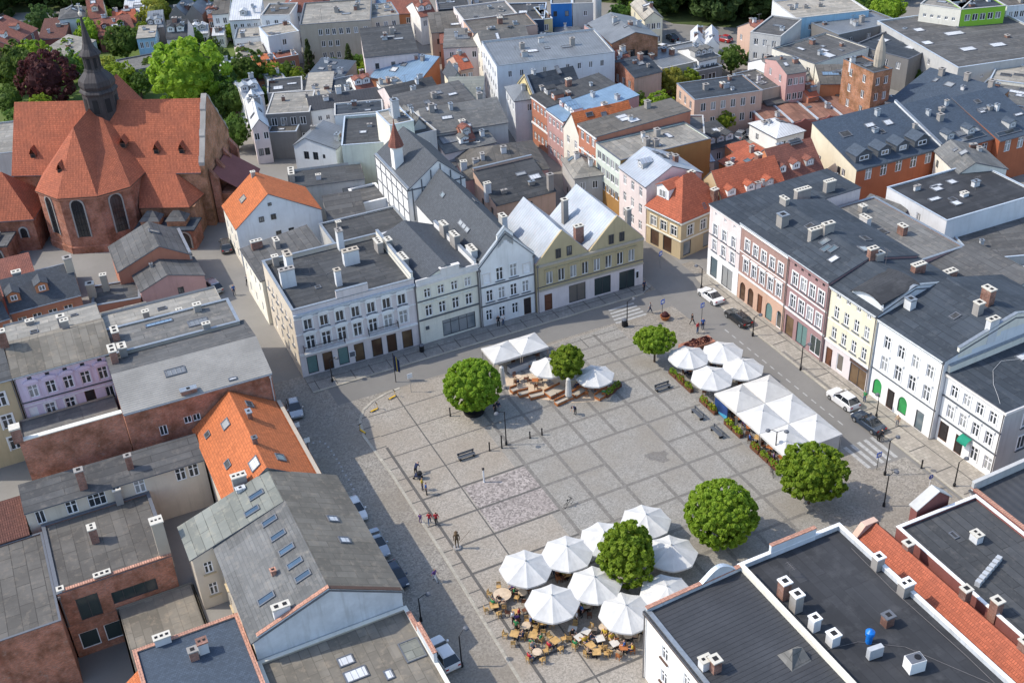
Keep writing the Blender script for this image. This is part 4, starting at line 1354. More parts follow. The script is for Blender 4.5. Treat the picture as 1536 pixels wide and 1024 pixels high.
H('corrugated_house', 'brick house with a weathered corrugated roof beside the west street', (-45.8, 17.2), (-28.7, 16.6), 11.6, 13.0, px=False, roof='gu', hr=1.3, t=.5,
  wall='brick_old', rm='corrugated', rm2='felt_mid', W=[('F', 7.9, .9, 1.0, [.45, .39], 'x'), ('F', 7.2, .9, 1.4, [.22], 'x'), ('R', 8, 1.1, 1.8, 4, 'c'), ('R', 5, 1.1, 1.8, 4, 'c'), ('R', 1.6, 1.1, 2.2, 4, 'c')],
  ch=[(.44, .03, 1.8, .7, .4, 'chim_brick', 'zinc', 1), (.12, .9, .9, 1.4, 1.3, 'chim_grey'), (.05, .8, .8, 1.8, 1.8, 'chim_brick', 'cap', 2), (.72, .94, .9, .6, 1.2, 'chim_grey')], sk=[(.40, .32, 2.4, 1.2, 'metal_grey'), (.74, .04, 1.0, .5, 'metal_white')],
  bands=[(11.35, .22, .2, 'zinc')], extra=[downpipe(.985, 11.4, 'pipe_pale')])
# free standing firewall
t_ = thing('brick_firewall', 'long old brick firewall with a pale coping above a mossy lean-to roof', 'wall', (-57.0, 17.3, 0), math.radians(-.5))
g = MB(); g.box(0, 11.1, 0, .5, 0, 11.7); g.build('wall', ['brick_old'], t_)
g = MB(); g.box(-.05, 11.1, -.08, .58, 11.7, 11.82); g.build('coping', ['pl_warmwhite'], t_)
g = MB(); g.box(-.5, .5, -.1, .9, 11.6, 13.4); g.box(-.58, .58, -.18, .98, 13.4, 13.6, 1); g.build('chimney', ['chim_brick', 'cap'], t_)
H('yard_roof', 'flat grey yard roof between the lilac house and the brick firewall', (-57, 18), (-45.9, 18), 6.2, 12.2, px=False, roof='sv', hr=-.4, wall='pl_taupe', rm='felt_grey', over=0)
H('rear_wing', 'low beige rear wing with a mossy felt roof under the long brick firewall', (-58.4, 11.3), (-39.0, 11.0), 6.8, 3.9, px=False, roof='sv', hr=.8,
  wall='pl_beige', rm='felt_mid', over=.35, W=[('F', 4.65, .95, 1.75, [.07], 'p'), ('F', 4.75, 1.2, 1.7, [.24, .62], 'c'), ('F', 4.75, 1.9, 1.7, [.38, .45], 't'), ('F', 4.75, 1.15, 1.7, [.855, .93], 'c')],
  ch=[(.33, .22, .85, .75, 2.4, 'chim_brick', 'chim_grey', 1), (.60, .42, .7, .6, 1.7, 'chim_brick', 'chim_grey', 1)])
t_ = thing('pantile_shed', 'shed with a dark brown pantile roof at the left edge', 'shed', (-67, 10.0, 0), 0)
g = MB(); g.box(0, 8.4, .2, 5.2, 0, 4.6); g.build('wall', ['pl_whitewash'], t_)
g = MB(); g.slabs([[(-.2, 0, 4.75), (8.5, 0, 4.75), (8.5, 5.4, 6.2), (-.2, 5.4, 6.2)]], .12); g.build('roof', ['tile_dark'], t_)
H('flat_house', 'large flat grey felt roof with brick parapet wall and cream capped chimneys', (-57.2, -.7), (-45.6, -.7), 4.5, 11.8, px=False, roof='flat', par=.12, parmat='sill_dark', fw=[('F', .05, 1, .3, 'brick_old|coping_tile')], z0=-4.6,
  wall='brick_old', rm='felt_taupe', W=[('F', .2, 2.2, 3.0, [.22], 'sd'), ('F', .9, 4.6, 1.6, [.62], 'sd'), ('F', -3.7, 1.9, 2.3, [.14, .36], 'sw')],
  ch=[(.40, .03, 1.6, .6, .55, 'chim_brick', 'cap', 3), (.42, .55, .8, 1.0, 1.9, 'chim_brick', 'cap', 2), (.955, .07, 1.2, 1.1, 4.6, 'pl_taupe', 'cap', 3), (.72, .97, .8, .6, 2.0, 'chim_grey', 'cap', 2), (.04, .03, .6, .6, .4, 'chim_white', 'cap', 1)], extra=[downpipe(.012, 4.4)])
H('flat_house', 'flat grey roofed brick building at the left picture edge', (-72, -4.4), (-57.3, -4.4), 4.4, 14.5, px=False, roof='flat', par=.06, parmat='sill_dark', pt=.12, z0=-4.6, wall='brick_old', rm='felt_taupe')
H('yard_annex', 'dark flat roofed yard annex beside the tall rendered chimney stack', (-52.3, -12.5), (-44.3, -12.5), .4, 11.7, px=False, roof='flat', par=.05, z0=-4.6, wall='pl_taupe', rm='felt_brown')
H('slate_house', 'dark slate blue roof house with orange ridge tiles at the bottom edge', (-51.7, -36), (-41.7, -36), 6.0, 22.5, px=False, roof='flat', par=.10, parmat='coping_tile', z0=-4.6, wall='pl_beige', rm='slate_blue',
  ch=[(.50, .84, .8, .7, 1.1, 'chim_brick', 'chim_grey', 1), (.60, .86, .9, .8, 1.3, 'chim_white', 'chim_brick', 2), (.28, .99, 1.5, .7, .8, 'chim_white', 'cap', 3)])
t_ = thing('pantile_roof', 'steep orange pantile roof edge next to the slate blue roof', 'roof', (-54.6, -36, -4.6), 0)
g = MB(); g.box(.3, 2.8, 0, 20, 0, 8.6); g.build('wall', ['pl_beige'], t_)
g = MB(); g.slabs([[(-.3, 0, 8.2), (2.9, 0, 10.6), (2.9, 20, 10.6), (.6, 20, 8.8)]], .15); g.build('roof', ['tile_orange'], t_)
H('flat_house', 'flat brown felt roof with square hatches beside the west street in front', (-41.6, -46), (-26.7, -46), 4.9, 26.5, px=False, roof='flat', par=.25, parmat='pl_warmwhite', wall='pl_taupe', rm='felt_brown',
  sk=[(.50, .865, 1.5, 1.2, 'metal_white'), (.52, .79, 2.2, 1.4, 'metal_white'), (.70, .735, .8, 1.2, 'metal_white'), (.9, .80, 2.0, 2.6, 'felt_green')], fw=[('R', .70, .86, 1.5, 'pl_whitewash|coping_tile'), ('R', .86, .96, .5, 'pl_whitewash|coping_tile')])
H('row_house', 'lilac two storey house with arched window hoods and a long felt roof', (-56.2, 30.7), (-44.6, 30.0), 12.0, 8.5, px=False, roof='gu', hr=1.7, t=.55,
  wall='pl_lilac', rm='felt_brown', W=[('F', 8.6, 1.15, 1.75, 5, 'c', dict(s='pl_lilac', hood='seg')), ('F', 5.5, 1.15, 1.8, [.26, .46], 'c', dict(s='trim_white')), ('F', 5.3, 1.2, 2.3, [.67], 'od'), ('F', 5.5, 1.0, 1.9, [.87], 'p'), ('F', 5.4, 1.0, 1.9, [.09], 'b'), ('F', 11.15, .5, .4, 5, 'xd')],
  bands=[(8.1, .14, .1, 'trim_dark'), (11.75, .2, .2, 'trim_white'), (7.6, .1, .06, 'trim_white')], ch=[(.0, .55, 1.0, .9, 2.0, 'chim_brick', 'cap', 2), (.62, .75, .9, .7, 1.2, 'chim_grey')], extra=[downpipe(.01)])
H('row_house', 'ochre house with white window frames left of the lilac house', (-66, 30.6), (-56.3, 30.7), 11.9, 9, px=False, roof='gu', hr=2.0, wall='pl_ochre', rm='felt_mid',
  W=[('F', 8.4, 1.3, 1.9, [.25, .5, .8], 'c', dict(s='trim_white')), ('F', 5.2, 1.3, 1.9, [.25, .5, .8], 'c', dict(s='trim_white')), ('F', 2.0, 1.3, 1.9, [.25, .5, .8], 'c', dict(s='trim_white'))], extra=[downpipe(.985)])
H('flat_house', 'long grey concrete roof with small chimneys behind the lilac house', (-56.2, 39.3), (-44.5, 39.0), 11.0, 6.5, px=False, roof='sv', hr=-.4, wall='pl_grey', rm='concrete_roof', ch=[(.60, .3, .9, .8, 1.6, 'chim_grey', 'cap', 1), (.28, .8, 1.0, .7, .5, 'chim_grey')], sk=[(.3, .4, 1.0, .9, 'felt_dark'), (.74, .7, .9, .6, 'felt_dark')])
H('flat_house', 'patched brown grey flat roof with a pale blue duct behind the corrugated roof', (-45.0, 29.0), (-29.2, 28.4), 12.3, 6.4, px=False, roof='flat', par=.12, wall='pl_taupe', rm='felt_grey',
  sk=[(.42, .75, 3.4, .8, 'metal_blue'), (.7, .4, 2.5, 1.5, 'metal_grey')], ch=[(.08, .6, .8, 1.6, 1.2, 'chim_brick', 'cap', 2), (.74, .85, .9, .8, .9, 'chim_grey')])
H('flat_house', 'lower grey flat roof at the church lane corner', (-44.4, 35.6), (-29.4, 35.2), 10.2, 8.0, px=False, roof='sv', hr=-.5, wall='pl_grey', rm='concrete_roof', ch=[(.35, .5, .8, .7, 1.0, 'chim_grey'), (.62, .3, .7, .7, .8, 'chim_brick')], sk=[(.5, .7, 1.2, .8, 'felt_dark')])
H('garage_house', 'pink plastered gable garage house beside the church lane', (-37.6, 57.6), (-28.2, 58.1), 4.1, 6.5, px=False, roof='gv', hr=1.6, t=.45, wall='pl_rose', rm='felt_mid', W=[('F', 2.2, .9, 1.1, [.60], 'xd'), ('F', .3, 1.0, 1.5, [.85], 'x')], over=.12, ch=[(.3, .7, .4, .4, .5, 'chim_grey', 'zinc', 1)])
H('outbuilding', 'grey gable roof outbuilding just below the church apse', (-39.6, 63.6), (-28.7, 63.0), 5.2, 9.0, px=False, roof='gv', hr=2.6, t=.6, wall='pl_terracotta', rm='felt_mid', over=.12, fw=[('R', 0, 1, .3, 'pl_grey')], sk=[(.62, .6, 1.6, 1.0, 'felt_pale')])
H('lean_to', 'low flat dark roof lean-to with a brown brick front and white window', (-44.6, 59.0), (-37.8, 57.8), 3.1, 6.2, px=False, roof='flat', par=.1, wall='pl_terracotta', rm='felt_mid', W=[('F', .8, 2.0, 1.6, [.78], 'c')], ch=[(.3, .7, .9, .8, 2.6, 'pl_taupe', 'cap', 2), (.02, .5, 1.1, 1.0, 2.2, 'pl_taupe', 'cap', 1)])
H('dormer_house', 'orange brick house with two white framed dormers on a slate roof', (-55.3, 58.6), (-45.6, 60.1), 5.4, 8.5, px=False, roof='gu', hr=3.0, t=.5, wall='pl_terracotta', rm='slate', W=[('F', 2.5, 1.2, 1.7, [.14, .35, .57, .79], 'c', dict(s='pl_orange'))],
  dorm=[(.12, .12, 1.7, 1.2, 2.5, 'pl_orange', 'slate'), (.52, .16, 1.7, 1.2, 2.4, 'pl_orange', 'slate')], ch=[(.97, .4, 1.1, 1.1, 1.8, 'pl_taupe', 'chim_grey', 1), (.25, .62, 1.2, .9, .8, 'chim_grey')], bands=[(5.1, .2, .15, 'pl_terracotta')], extra=[downpipe(.01)])
H('dormer_house', 'grey roofed brick house with a single dormer at the left picture edge', (-63, 55.8), (-55.5, 57.2), 5.8, 8, px=False, roof='gu', hr=3.0, wall='pl_terracotta', rm='slate', W=[('F', 2.6, 1.3, 1.7, [.3, .75], 'c', dict(s='trim_white'))], dorm=[(.8, .15, 1.6, 1.1, 2.2, 'pl_dgrey', 'slate')], ch=[(.98, .3, .9, .8, 1.6, 'chim_brick', 'cap', 2)])
H('shed', 'dark red tiled shed roof left of the blue flat roof', (-62, 68.8), (-50.6, 69.0), 3.2, 7.5, px=False, roof='sv', hr=2.2, wall='pl_redbrown', rm='tile_old')
H('shed', 'flat blue grey shed roof below the church chapel', (-50.4, 69.3), (-45.2, 70.0), 2.6, 6.0, px=False, roof='flat', par=.1, wall='pl_taupe', rm='felt_blue')
H('yard_shed', 'small pale flat shed with a white shed door beside the garage', (-44.8, 52.6), (-37.4, 52.3), 2.6, 4.4, px=False, roof='sv', hr=.3, wall='pl_taupe', rm='concrete_roof')
# the orange roofed white house beyond the lane and the yards behind the pink tenement
H('pitched_house', 'white gable end house with bright orange tiled roof by the church lane', (-21.1, 65.3), (-7.5, 64.6), 6.6, 9.3, px=False, roof='gv', hr=4.6, t=.42, wall='pl_bluewhite', rm='tile_orange', sidemat='pl_warmwhite', over=.15,
  W=[('F', 3.9, .9, .9, [.47, .62], 'xd'), ('F', 6.9, .8, .9, [.30, .44], 'xd', dict(hole=False)), ('F', 9.3, .6, .5, [.42], 'xd', dict(hole=False)), ('L', 3.6, .9, 1.3, 3, 'p'), ('L', .9, .9, 1.5, 3, 'p')], sk=[(.2, .55, 1.2, 1.6, 'felt_pale')], dorm=[(.62, .25, 3.0, 1.3, 3.0, 'tile_orange', 'felt_brown', 'R')] if False else [], ch=[(.40, .85, .6, .6, .7, 'chim_grey')])
H('yard_house', 'low dark roofed yard house with a row of narrow white windows', (-6.8, 64.0), (-.8, 63.0), 4.6, 5.0, px=False, roof='sv', hr=2.2, wall='pl_grey', rm='felt_mid', W=[('F', 2.6, .7, 1.4, 6, 'x')])
H('yard_house', 'white walled annex with a flat dark roof in the yard', (-.6, 66.5), (4.2, 65.8), 5.0, 6.5, px=False, roof='flat', par=.2, wall='pl_bluewhite', rm='felt_mid', parmat='trim_white')
H('yard_house', 'grey rendered yard house with a blank wall and dark flat roof', (-9.5, 75.5), (2.5, 72.5), 6.4, 7.5, px=False, roof='sv', hr=-.6, wall='pl_grey', rm='felt_dark', W=[('F', 3, 1.4, 1.6, [.2], 'xd'), ('F', 3.4, 1.2, 1.8, [.74], 'sl')], ch=[(.05, .5, .9, 3.0, 1.5, 'chim_grey', 'cap', 3), (.4, .3, .8, .6, .8, 'chim_white')])
H('flat_house', 'flat dark roof behind the pink corner tenement with a low white parapet', (-9.0, 50.5), (3.5, 49.8), 5.2, 12.5, px=False, roof='flat', par=.2, wall='pl_grey', rm='felt_dark', sk=[(.62, .35, 3.2, 1.4, 'metal_white')], ch=[(.2, .8, .7, .7, 1.0, 'chim_grey')])
H('terrace_bar', 'dark roofed terrace bar with red chairs in the yard', (2.2, 72), (9.6, 70.6), 3.0, 4.5, px=False, roof='sv', hr=-.4, wall='pl_terracotta', rm='felt_black')
def timbers(root, ro, Lw, d, z, zr):
    g = MB()
    for k in range(7):
        y = d * k / 6
        g.box(-.04, .02, max(0, y - .09), min(d, y + .09), 4, z - .05)
    for zz in (4.6, 7.2, 9.6):
        g.box(-.05, .02, 0, d, zz, zz + .18)
    for k in range(6):
        x = Lw * (k + .5) / 6
        g.box(x - .09, x + .09, -.04, .02, 6, zr(x, 0) - .45)
    g.box(0, Lw, -.05, .02, z - .1, z + .1)
    g.build('timber_beam', ['sill_dark'], root)
H('timber_house', 'white half timbered house with a slate roof behind the gabled house', (3.6, 55.2), (13.2, 54.4), 11.2, 15, px=False, roof='gv', hr=3.8, t=.55, wall='pl_white', rm='slate', over=.1,
  fw=[('L', 0, 1, .2, 'pl_white')], W=[], extra=[timbers])
t_ = thing('roof_turret', 'slim white roof turret with a pointed red tin cap', 'turret', (5.1, 62.4, 0), 0)
g = MB(); g.box(-.75, .75, -.75, .75, 11.5, 15.6); g.box(-.9, .9, -.9, .9, 11.2, 11.7); g.build('shaft', ['pl_bright'], t_)
g = MB(); g.lathe([(1.25, 15.5), (1.05, 16.2), (.55, 17.6), (.1, 19.2), (.05, 20)], 8, ph=PI / 8); g.build('cap', ['tile_old'], t_)
# ------------------------------------------------------------------ the church
def lancet(w, h, n=7):
    key = ('lancet', w, h)
    if key in WCACHE: return WCACHE[key]
    r = w / 2
    arc = [(r * math.cos(PI * k / n), h - r + r * 1.15 * math.sin(PI * k / n)) for k in range(n + 1)]
    out = [(r + .22, 0)] + [(x * (r + .22) / r, z + (.22 if z > h - r + .01 else 0)) for x, z in arc] + [(-r - .22, 0)]
    inn = [(r, 0)] + arc + [(-r, 0)]
    f, p = MB(), MB()
    for i in range(len(out) - 1):
        f.poly([(out[i][0], -.14, out[i][1]), (out[i + 1][0], -.14, out[i + 1][1]), (inn[i + 1][0], -.14, inn[i + 1][1]), (inn[i][0], -.14, inn[i][1])][::-1])
        f.poly([(inn[i][0], -.14, inn[i][1]), (inn[i + 1][0], -.14, inn[i + 1][1]), (inn[i + 1][0], .02, inn[i + 1][1]), (inn[i][0], .02, inn[i][1])][::-1])
        f.poly([(out[i][0], .02, out[i][1]), (out[i + 1][0], .02, out[i + 1][1]), (out[i + 1][0], -.14, out[i + 1][1]), (out[i][0], -.14, out[i][1])][::-1])
    p.poly([(x, -.02, z) for x, z in inn][::-1])
    for x in (-.05, -r / 2, r / 2):
        p.box(x, x + .05, -.06, -.03, .1, h - r * (.2 if x < 0 and x > -.1 else .6), 1)
    for k in range(1, int(h / 1.1)):
        p.box(-r + .03, r - .03, -.055, -.03, k * 1.1, k * 1.1 + .05, 1)
    WCACHE[key] = (f.mesh('window', ['chim_grey']), p.mesh('pane', ['lead_glass', 'iron']))
    return WCACHE[key]

CH_U = 31.8
def church_extra(root, ro, Lw, d, z, zr):
    def win(a, b, t, zb, w, h):
        ax, ay = a; bx, by = b
        x, y = ax + (bx - ax) * t, ay + (by - ay) * t
        fm, pm = lancet(w, h)
        o = link('window', fm, root, (x, y, zb), math.atan2(by - ay, bx - ax))
        link('pane', pm, o)
    # apse
    ap = [(5.6, .4), (6.8, -6.3), (11.5, -9.3), (17.5, -8.6), (21.6, -5.4), (22.0, .4)]
    g = MB()
    for i in range(5):
        a, b = ap[i], ap[i + 1]
        g.poly([(*a, 0), (*b, 0), (*b, 10), (*a, 10)])
        L_ = math.hypot(b[0] - a[0], b[1] - a[1])
        dx, dy = (b[0] - a[0]) / L_, (b[1] - a[1]) / L_
        g.poly([(a[0] + dy * .16, a[1] - dx * .16, 0), (b[0] + dy * .16, b[1] - dx * .16, 0), (b[0] + dy * .16, b[1] - dx * .16, 1.1), (a[0] + dy * .16, a[1] - dx * .16, 1.1)])
        g.poly([(a[0] + dy * .16, a[1] - dx * .16, 1.1), (b[0] + dy * .16, b[1] - dx * .16, 1.1), (*b, 1.3), (*a, 1.3)])
    g.build('apse_wall', ['brick_warm'], root)
    c = MB()
    cx_, cy_ = 13.8, -1
    ex = lambda p, k: (cx_ + (p[0] - cx_) * k, cy_ + (p[1] - cy_) * k)
    for i in range(5):
        a, b = ap[i], ap[i + 1]
        a2, b2 = ex(a, 1.025), ex(b, 1.025)
        c.poly([(*a2, 9.55), (*b2, 9.55), (*b2, 9.98), (*a2, 9.98)])
    c.build('cornice', ['pl_terracotta'], root)
    for i, t, w in ((0, .5, 1.5), (1, .45, 1.5), (2, .42, 1.9), (3, .5, 1.9)):
        win(ap[i], ap[i + 1], t, 2.9, w, 6.4)
    e = [ex(p, 1.04) for p in ap]
    zE = 10.0
    F1, R1 = (13.0, -1.2, 18.4), (13.8, 7.4, 19.5)
    P = lambda q: (q[0], q[1], zE)
    rb = MB()
    planes = [[P(e[1]), P(e[2]), F1], [P(e[2]), P(e[3]), F1], [P(e[3]), R1, F1], [P(e[3]), P(e[4]), R1], [P(e[4]), P((22.6, .2)), R1], [P((5.2, 0)), P(e[1]), F1], [P((5.2, 0)), F1, R1]]
    rb.slabs(planes, .18, 0, 1)
    ar = rb.build('apse_roof', ['tile_red', 'trim_brown'], root)
    # small roof dormers
    for x, y, zz in ((11.4, -6.2, 12.6), (19.2, 1.4, 13.6)):
        q = MB()
        q.box(-.45, .45, 0, 1.2, 0, .8)
        q.slabs([[(-.6, -.15, .75), (0, -.15, 1.9), (0, 1.6, 1.9), (-.6, 1.6, .75)], [(.6, 1.6, .75), (0, 1.6, 1.9), (0, -.15, 1.9), (.6, -.15, .75)]], .06, 1)
        q.poly([(-.3, -.01, .15), (.3, -.01, .15), (.3, -.01, .7), (-.3, -.01, .7)], 2)
        o = q.build('roof_hatch', ['trim_brown', 'tile_red', 'dark'], ar)
        o.location = (x, y, zz)
    for u, v in ((3.6, 1.5), (24.4, 1.7), (28.6, 1.7)):
        q = MB()
        q.box(-.45, .45, 0, 1.2, 0, .8)
        q.slabs([[(-.6, -.15, .75), (0, -.15, 1.9), (0, 1.6, 1.9), (-.6, 1.6, .75)], [(.6, 1.6, .75), (0, 1.6, 1.9), (0, -.15, 1.9), (.6, -.15, .75)]], .06, 1)
        q.poly([(-.3, -.01, .15), (.3, -.01, .15), (.3, -.01, .7), (-.3, -.01, .7)], 2)
        o = q.build('roof_hatch', ['trim_brown', 'tile_red', 'dark'], ro)
        o.location = (u, v, zr(u, v) - .1)
    # rear wing
    g = MB()
    g.box(6.0, 20.2, 14.8, 19.4, 0, 10)
    g.poly([(6.0, 19.4, 10), (13.1, 19.4, 19.3), (20.2, 19.4, 10)][::-1])
    g.build('rear_wall', ['brick_warm'], root)
    rb = MB()
    rb.slabs([[(5.6, 8, 9.8), (13.1, 8, 19.6), (13.1, 19.6, 19.6), (5.6, 19.6, 9.8)][::-1], [(20.6, 19.6, 9.8), (13.1, 19.6, 19.6), (13.1, 8, 19.6), (20.6, 8, 9.8)][::-1]], .15)
    rb.build('rear_roof', ['tile_red'], root)
    # side aisle right of the apse
    g = MB()
    g.box(22.0, 31.0, -4.2, -.02, 0, 5.6)
    g.build('aisle_wall', ['brick_orange'], root)
    rb = MB()
    rb.slabs([[(22.0, -4.6, 5.7), (30.4, -4.6, 5.7), (27.4, -.05, 10.0), (21.6, -.05, 10.0)], [(30.4, -4.6, 5.7), (31.6, -.05, 5.9), (27.4, -.05, 10.0)]], .15, 0, 1)
    rb.build('aisle_roof', ['tile_red', 'trim_brown'], root)
    g = MB()
    g.box(22.2, 31.6, -8.4, -4.25, 0, 3.5)
    g.box(21.9, 31.9, -8.7, -4.25, 3.5, 3.75, 1)
    g.build('vestry', ['brick_warm', 'felt_blue'], root)
    fm, pm = lancet(1.9, 2.7)
    for x in (25.2, 30.0):
        o = link('window', fm, root, (x, -8.42, .3), 0)
        link('pane', pm, o)
    for x in (24.4, 28.7):
        g = MB()
        g.box(-1.5, 1.5, -1.2, 1.2, 3.7, 4.7)
        h_ = [(-1.7, -1.4, 4.7), (1.7, -1.4, 4.7), (1.7, 1.4, 4.7), (-1.7, 1.4, 4.7)]
        a, b = (-.5, 0, 6.0), (.5, 0, 6.0)
        for q in ([h_[0], h_[1], b, a], [h_[1], h_[2], b], [h_[2], h_[3], a, b], [h_[3], h_[0], a]):
            g.poly(q, 1)
        o = g.build('roof_lantern', ['brick_orange', 'felt_mid'], root)
        o.location = (x, -6.2, 0)
    # stepped east gable, with buttresses
    g = MB()
    n = 22
    for k in range(n):
        v0, v1 = d * k / n, d * (k + 1) / n
        h0, h1 = zr(Lw, v0) + .7, zr(Lw, v1) + .7
        x0_, x1_ = Lw - .05, Lw + .7
        g.frustum([(x0_, v0, 0), (x1_, v0, 0), (x1_, v1, 0), (x0_, v1, 0)], [(x0_, v0, h0), (x1_, v0, h0), (x1_, v1, h1), (x0_, v1, h1)], 0)
        hh = .25 if k % 4 else .6
        g.frustum([(x0_ - .08, v0, h0 + .003), (x1_ + .08, v0, h0 + .003), (x1_ + .08, v1, h1 + .003), (x0_ - .08, v1, h1 + .003)], [(x0_ - .08, v0, h0 + hh), (x1_ + .08, v0, h0 + hh), (x1_ + .08, v1, h1 + hh), (x0_ - .08, v1, h1 + hh)], 1)
    g.build('east_gable', ['brick_orange', 'chim_grey'], root)
    for v in (1.0, 5.2, 9.6, 13.6):
        g = MB()
        g.box(Lw + .95, Lw + 2.1, v, v + .9, 0, 8)
        g.poly([(Lw + .95, v, 9.6), (Lw + .95, v + .9, 9.6), (Lw + 2.1, v + .9, 8), (Lw + 2.1, v, 8)][::-1])
        g.poly([(Lw + .95, v, 8), (Lw + 2.1, v, 8), (Lw + .95, v, 9.6)])
        g.build('buttress', ['brick_warm'], root)
    g = MB()
    g.box(Lw + 2.1, Lw + 6.2, 2.0, 10.8, 0, 5.2)
    g.slabs([[(Lw + 1.0, 1.8, 8.6), (Lw + 6.4, 1.8, 5.2), (Lw + 6.4, 11.0, 5.2), (Lw + 1.0, 11.0, 8.6)]], .15, 1)
    g.box(Lw + 1.0, Lw + 6.6, 1.6, 2.1, 5.0, 5.0 + .1)
    g.build('side_porch', ['brick_warm', 'pl_redbrown'], root)
    fm, pm = lancet(1.8, 3.4)
    o = link('porch_door', fm, root, (Lw + 4.4, 1.98, .1), 0)
    link('door_leaf', pm, o)
    # turret on the crossing
    tw = MB()
    tc = (14.8, 7.3)
    tw.lathe([(2.8, 13.5), (2.8, 21.3)], 8, tc, ph=PI / 8)
    t_ = tw.build('tower', ['copper_dark'], root)
    q = MB()
    q.lathe([(2.95, 21.2), (3.1, 21.5), (2.95, 21.8), (2.75, 22.0), (2.95, 22.6), (2.8, 23.4), (2.1, 24.2), (1.6, 24.7), (1.5, 25.1)], 8, tc, ph=PI / 8)
    q.build('dome', ['copper_dark'], t_)
    q = MB()
    q.lathe([(1.35, 24.9), (1.35, 27.3)], 8, tc, ph=PI / 8)
    q.lathe([(1.7, 27.2), (1.8, 27.5), (1.5, 27.9), (1.05, 28.4), (.75, 29.2), (.42, 31.2), (.12, 33.6)], 8, tc, ph=PI / 8)
    q.build('lantern', ['copper_dark'], t_)
    q = MB()
    q.lathe([(.08, 33.4), (.32, 33.8), (.32, 34.1), (.06, 34.4)], 8, tc)
    q.tube((tc[0], tc[1], 34.2), (tc[0], tc[1], 35.6), .07, .05, 6)
    q.tube((tc[0] - .6, tc[1], 35.2), (tc[0] + .6, tc[1], 35.2), .06, n=6)
    q.build('cross', ['cap'], t_)
    for k in range(8):
        a = PI / 8 + PI / 8 + k * PI / 4
        q = MB()
        r = 2.8 * math.cos(PI / 8) + .03
        q.box(-.45, .45, -.02, .05, 18.2, 20.5)
        o = q.build('louvre', ['dark'], t_)
        o.location = (tc[0] + r * math.cos(a), tc[1] + r * math.sin(a), 0)
        o.rotation_euler = (0, 0, a + PI / 2)
    for k in range(8):
        a = PI / 4 + k * PI / 4
        q = MB()
        q.box(-.25, .25, -.02, .03, 25.3, 27.0)
        o = q.build('louvre', ['dark'], t_)
        r = 1.35 * math.cos(PI / 8) + .03
        o.location = (tc[0] + r * math.cos(a), tc[1] + r * math.sin(a), 0)
        o.rotation_euler = (0, 0, a + PI / 2)

H('church', 'large brick church with steep red tiled roof, apse and dark copper turret', (-49.7, 97.5), (-49.7 + .873 * CH_U, 97.5 - .487 * CH_U), 10.0, 15, px=False, roof='gu', hr=9.4, t=.49,
  wall='brick_orange', rm='tile_red', W=[], cat='church', square=False, over=.3, extra=[church_extra], gut=False)
def chapel_extra(root, ro, Lw, d, z, zr):
    g = MB()
    g.box(1.2, 7.2, -4.8, -.02, 0, 3.4)
    g.box(1.0, 7.4, -5.0, -.02, 3.4, 3.7, 1)
    g.box(2.0, 5.4, -3.6, -1.0, 3.7, 4.3, 2)
    g.build('porch', ['brick_warm', 'felt_mid', 'felt_pale'], root)
    fm, pm = lancet(2.4, 3.0)
    o = link('porch_door', fm, root, (5.0, -4.82, .05), 0)
    link('door_leaf', pm, o)
    fm, pm = lancet(1.1, 1.7)
    o = link('window', fm, root, (8.6, -.02, 2.4), 0)
    link('pane', pm, o)
H('chapel', 'small brick chapel with a steep red hipped roof beside the church', (-58.5, 92.0), (-48.7, 88.0), 5.6, 9, px=False, roof='hip', hr=6.4, wall='brick_warm', rm='tile_red', cat='chapel', square=False, extra=[chapel_extra], gut=False)
# ------------------------------------------------------------------ the town behind
def T(k, X, Y):
    ox, oy = {1: (0, 0), 2: (380, 0), 3: (760, 0), 4: (1136, 0)}[k]
    return (ox + X / 3.7925, oy + Y / 3.7925)

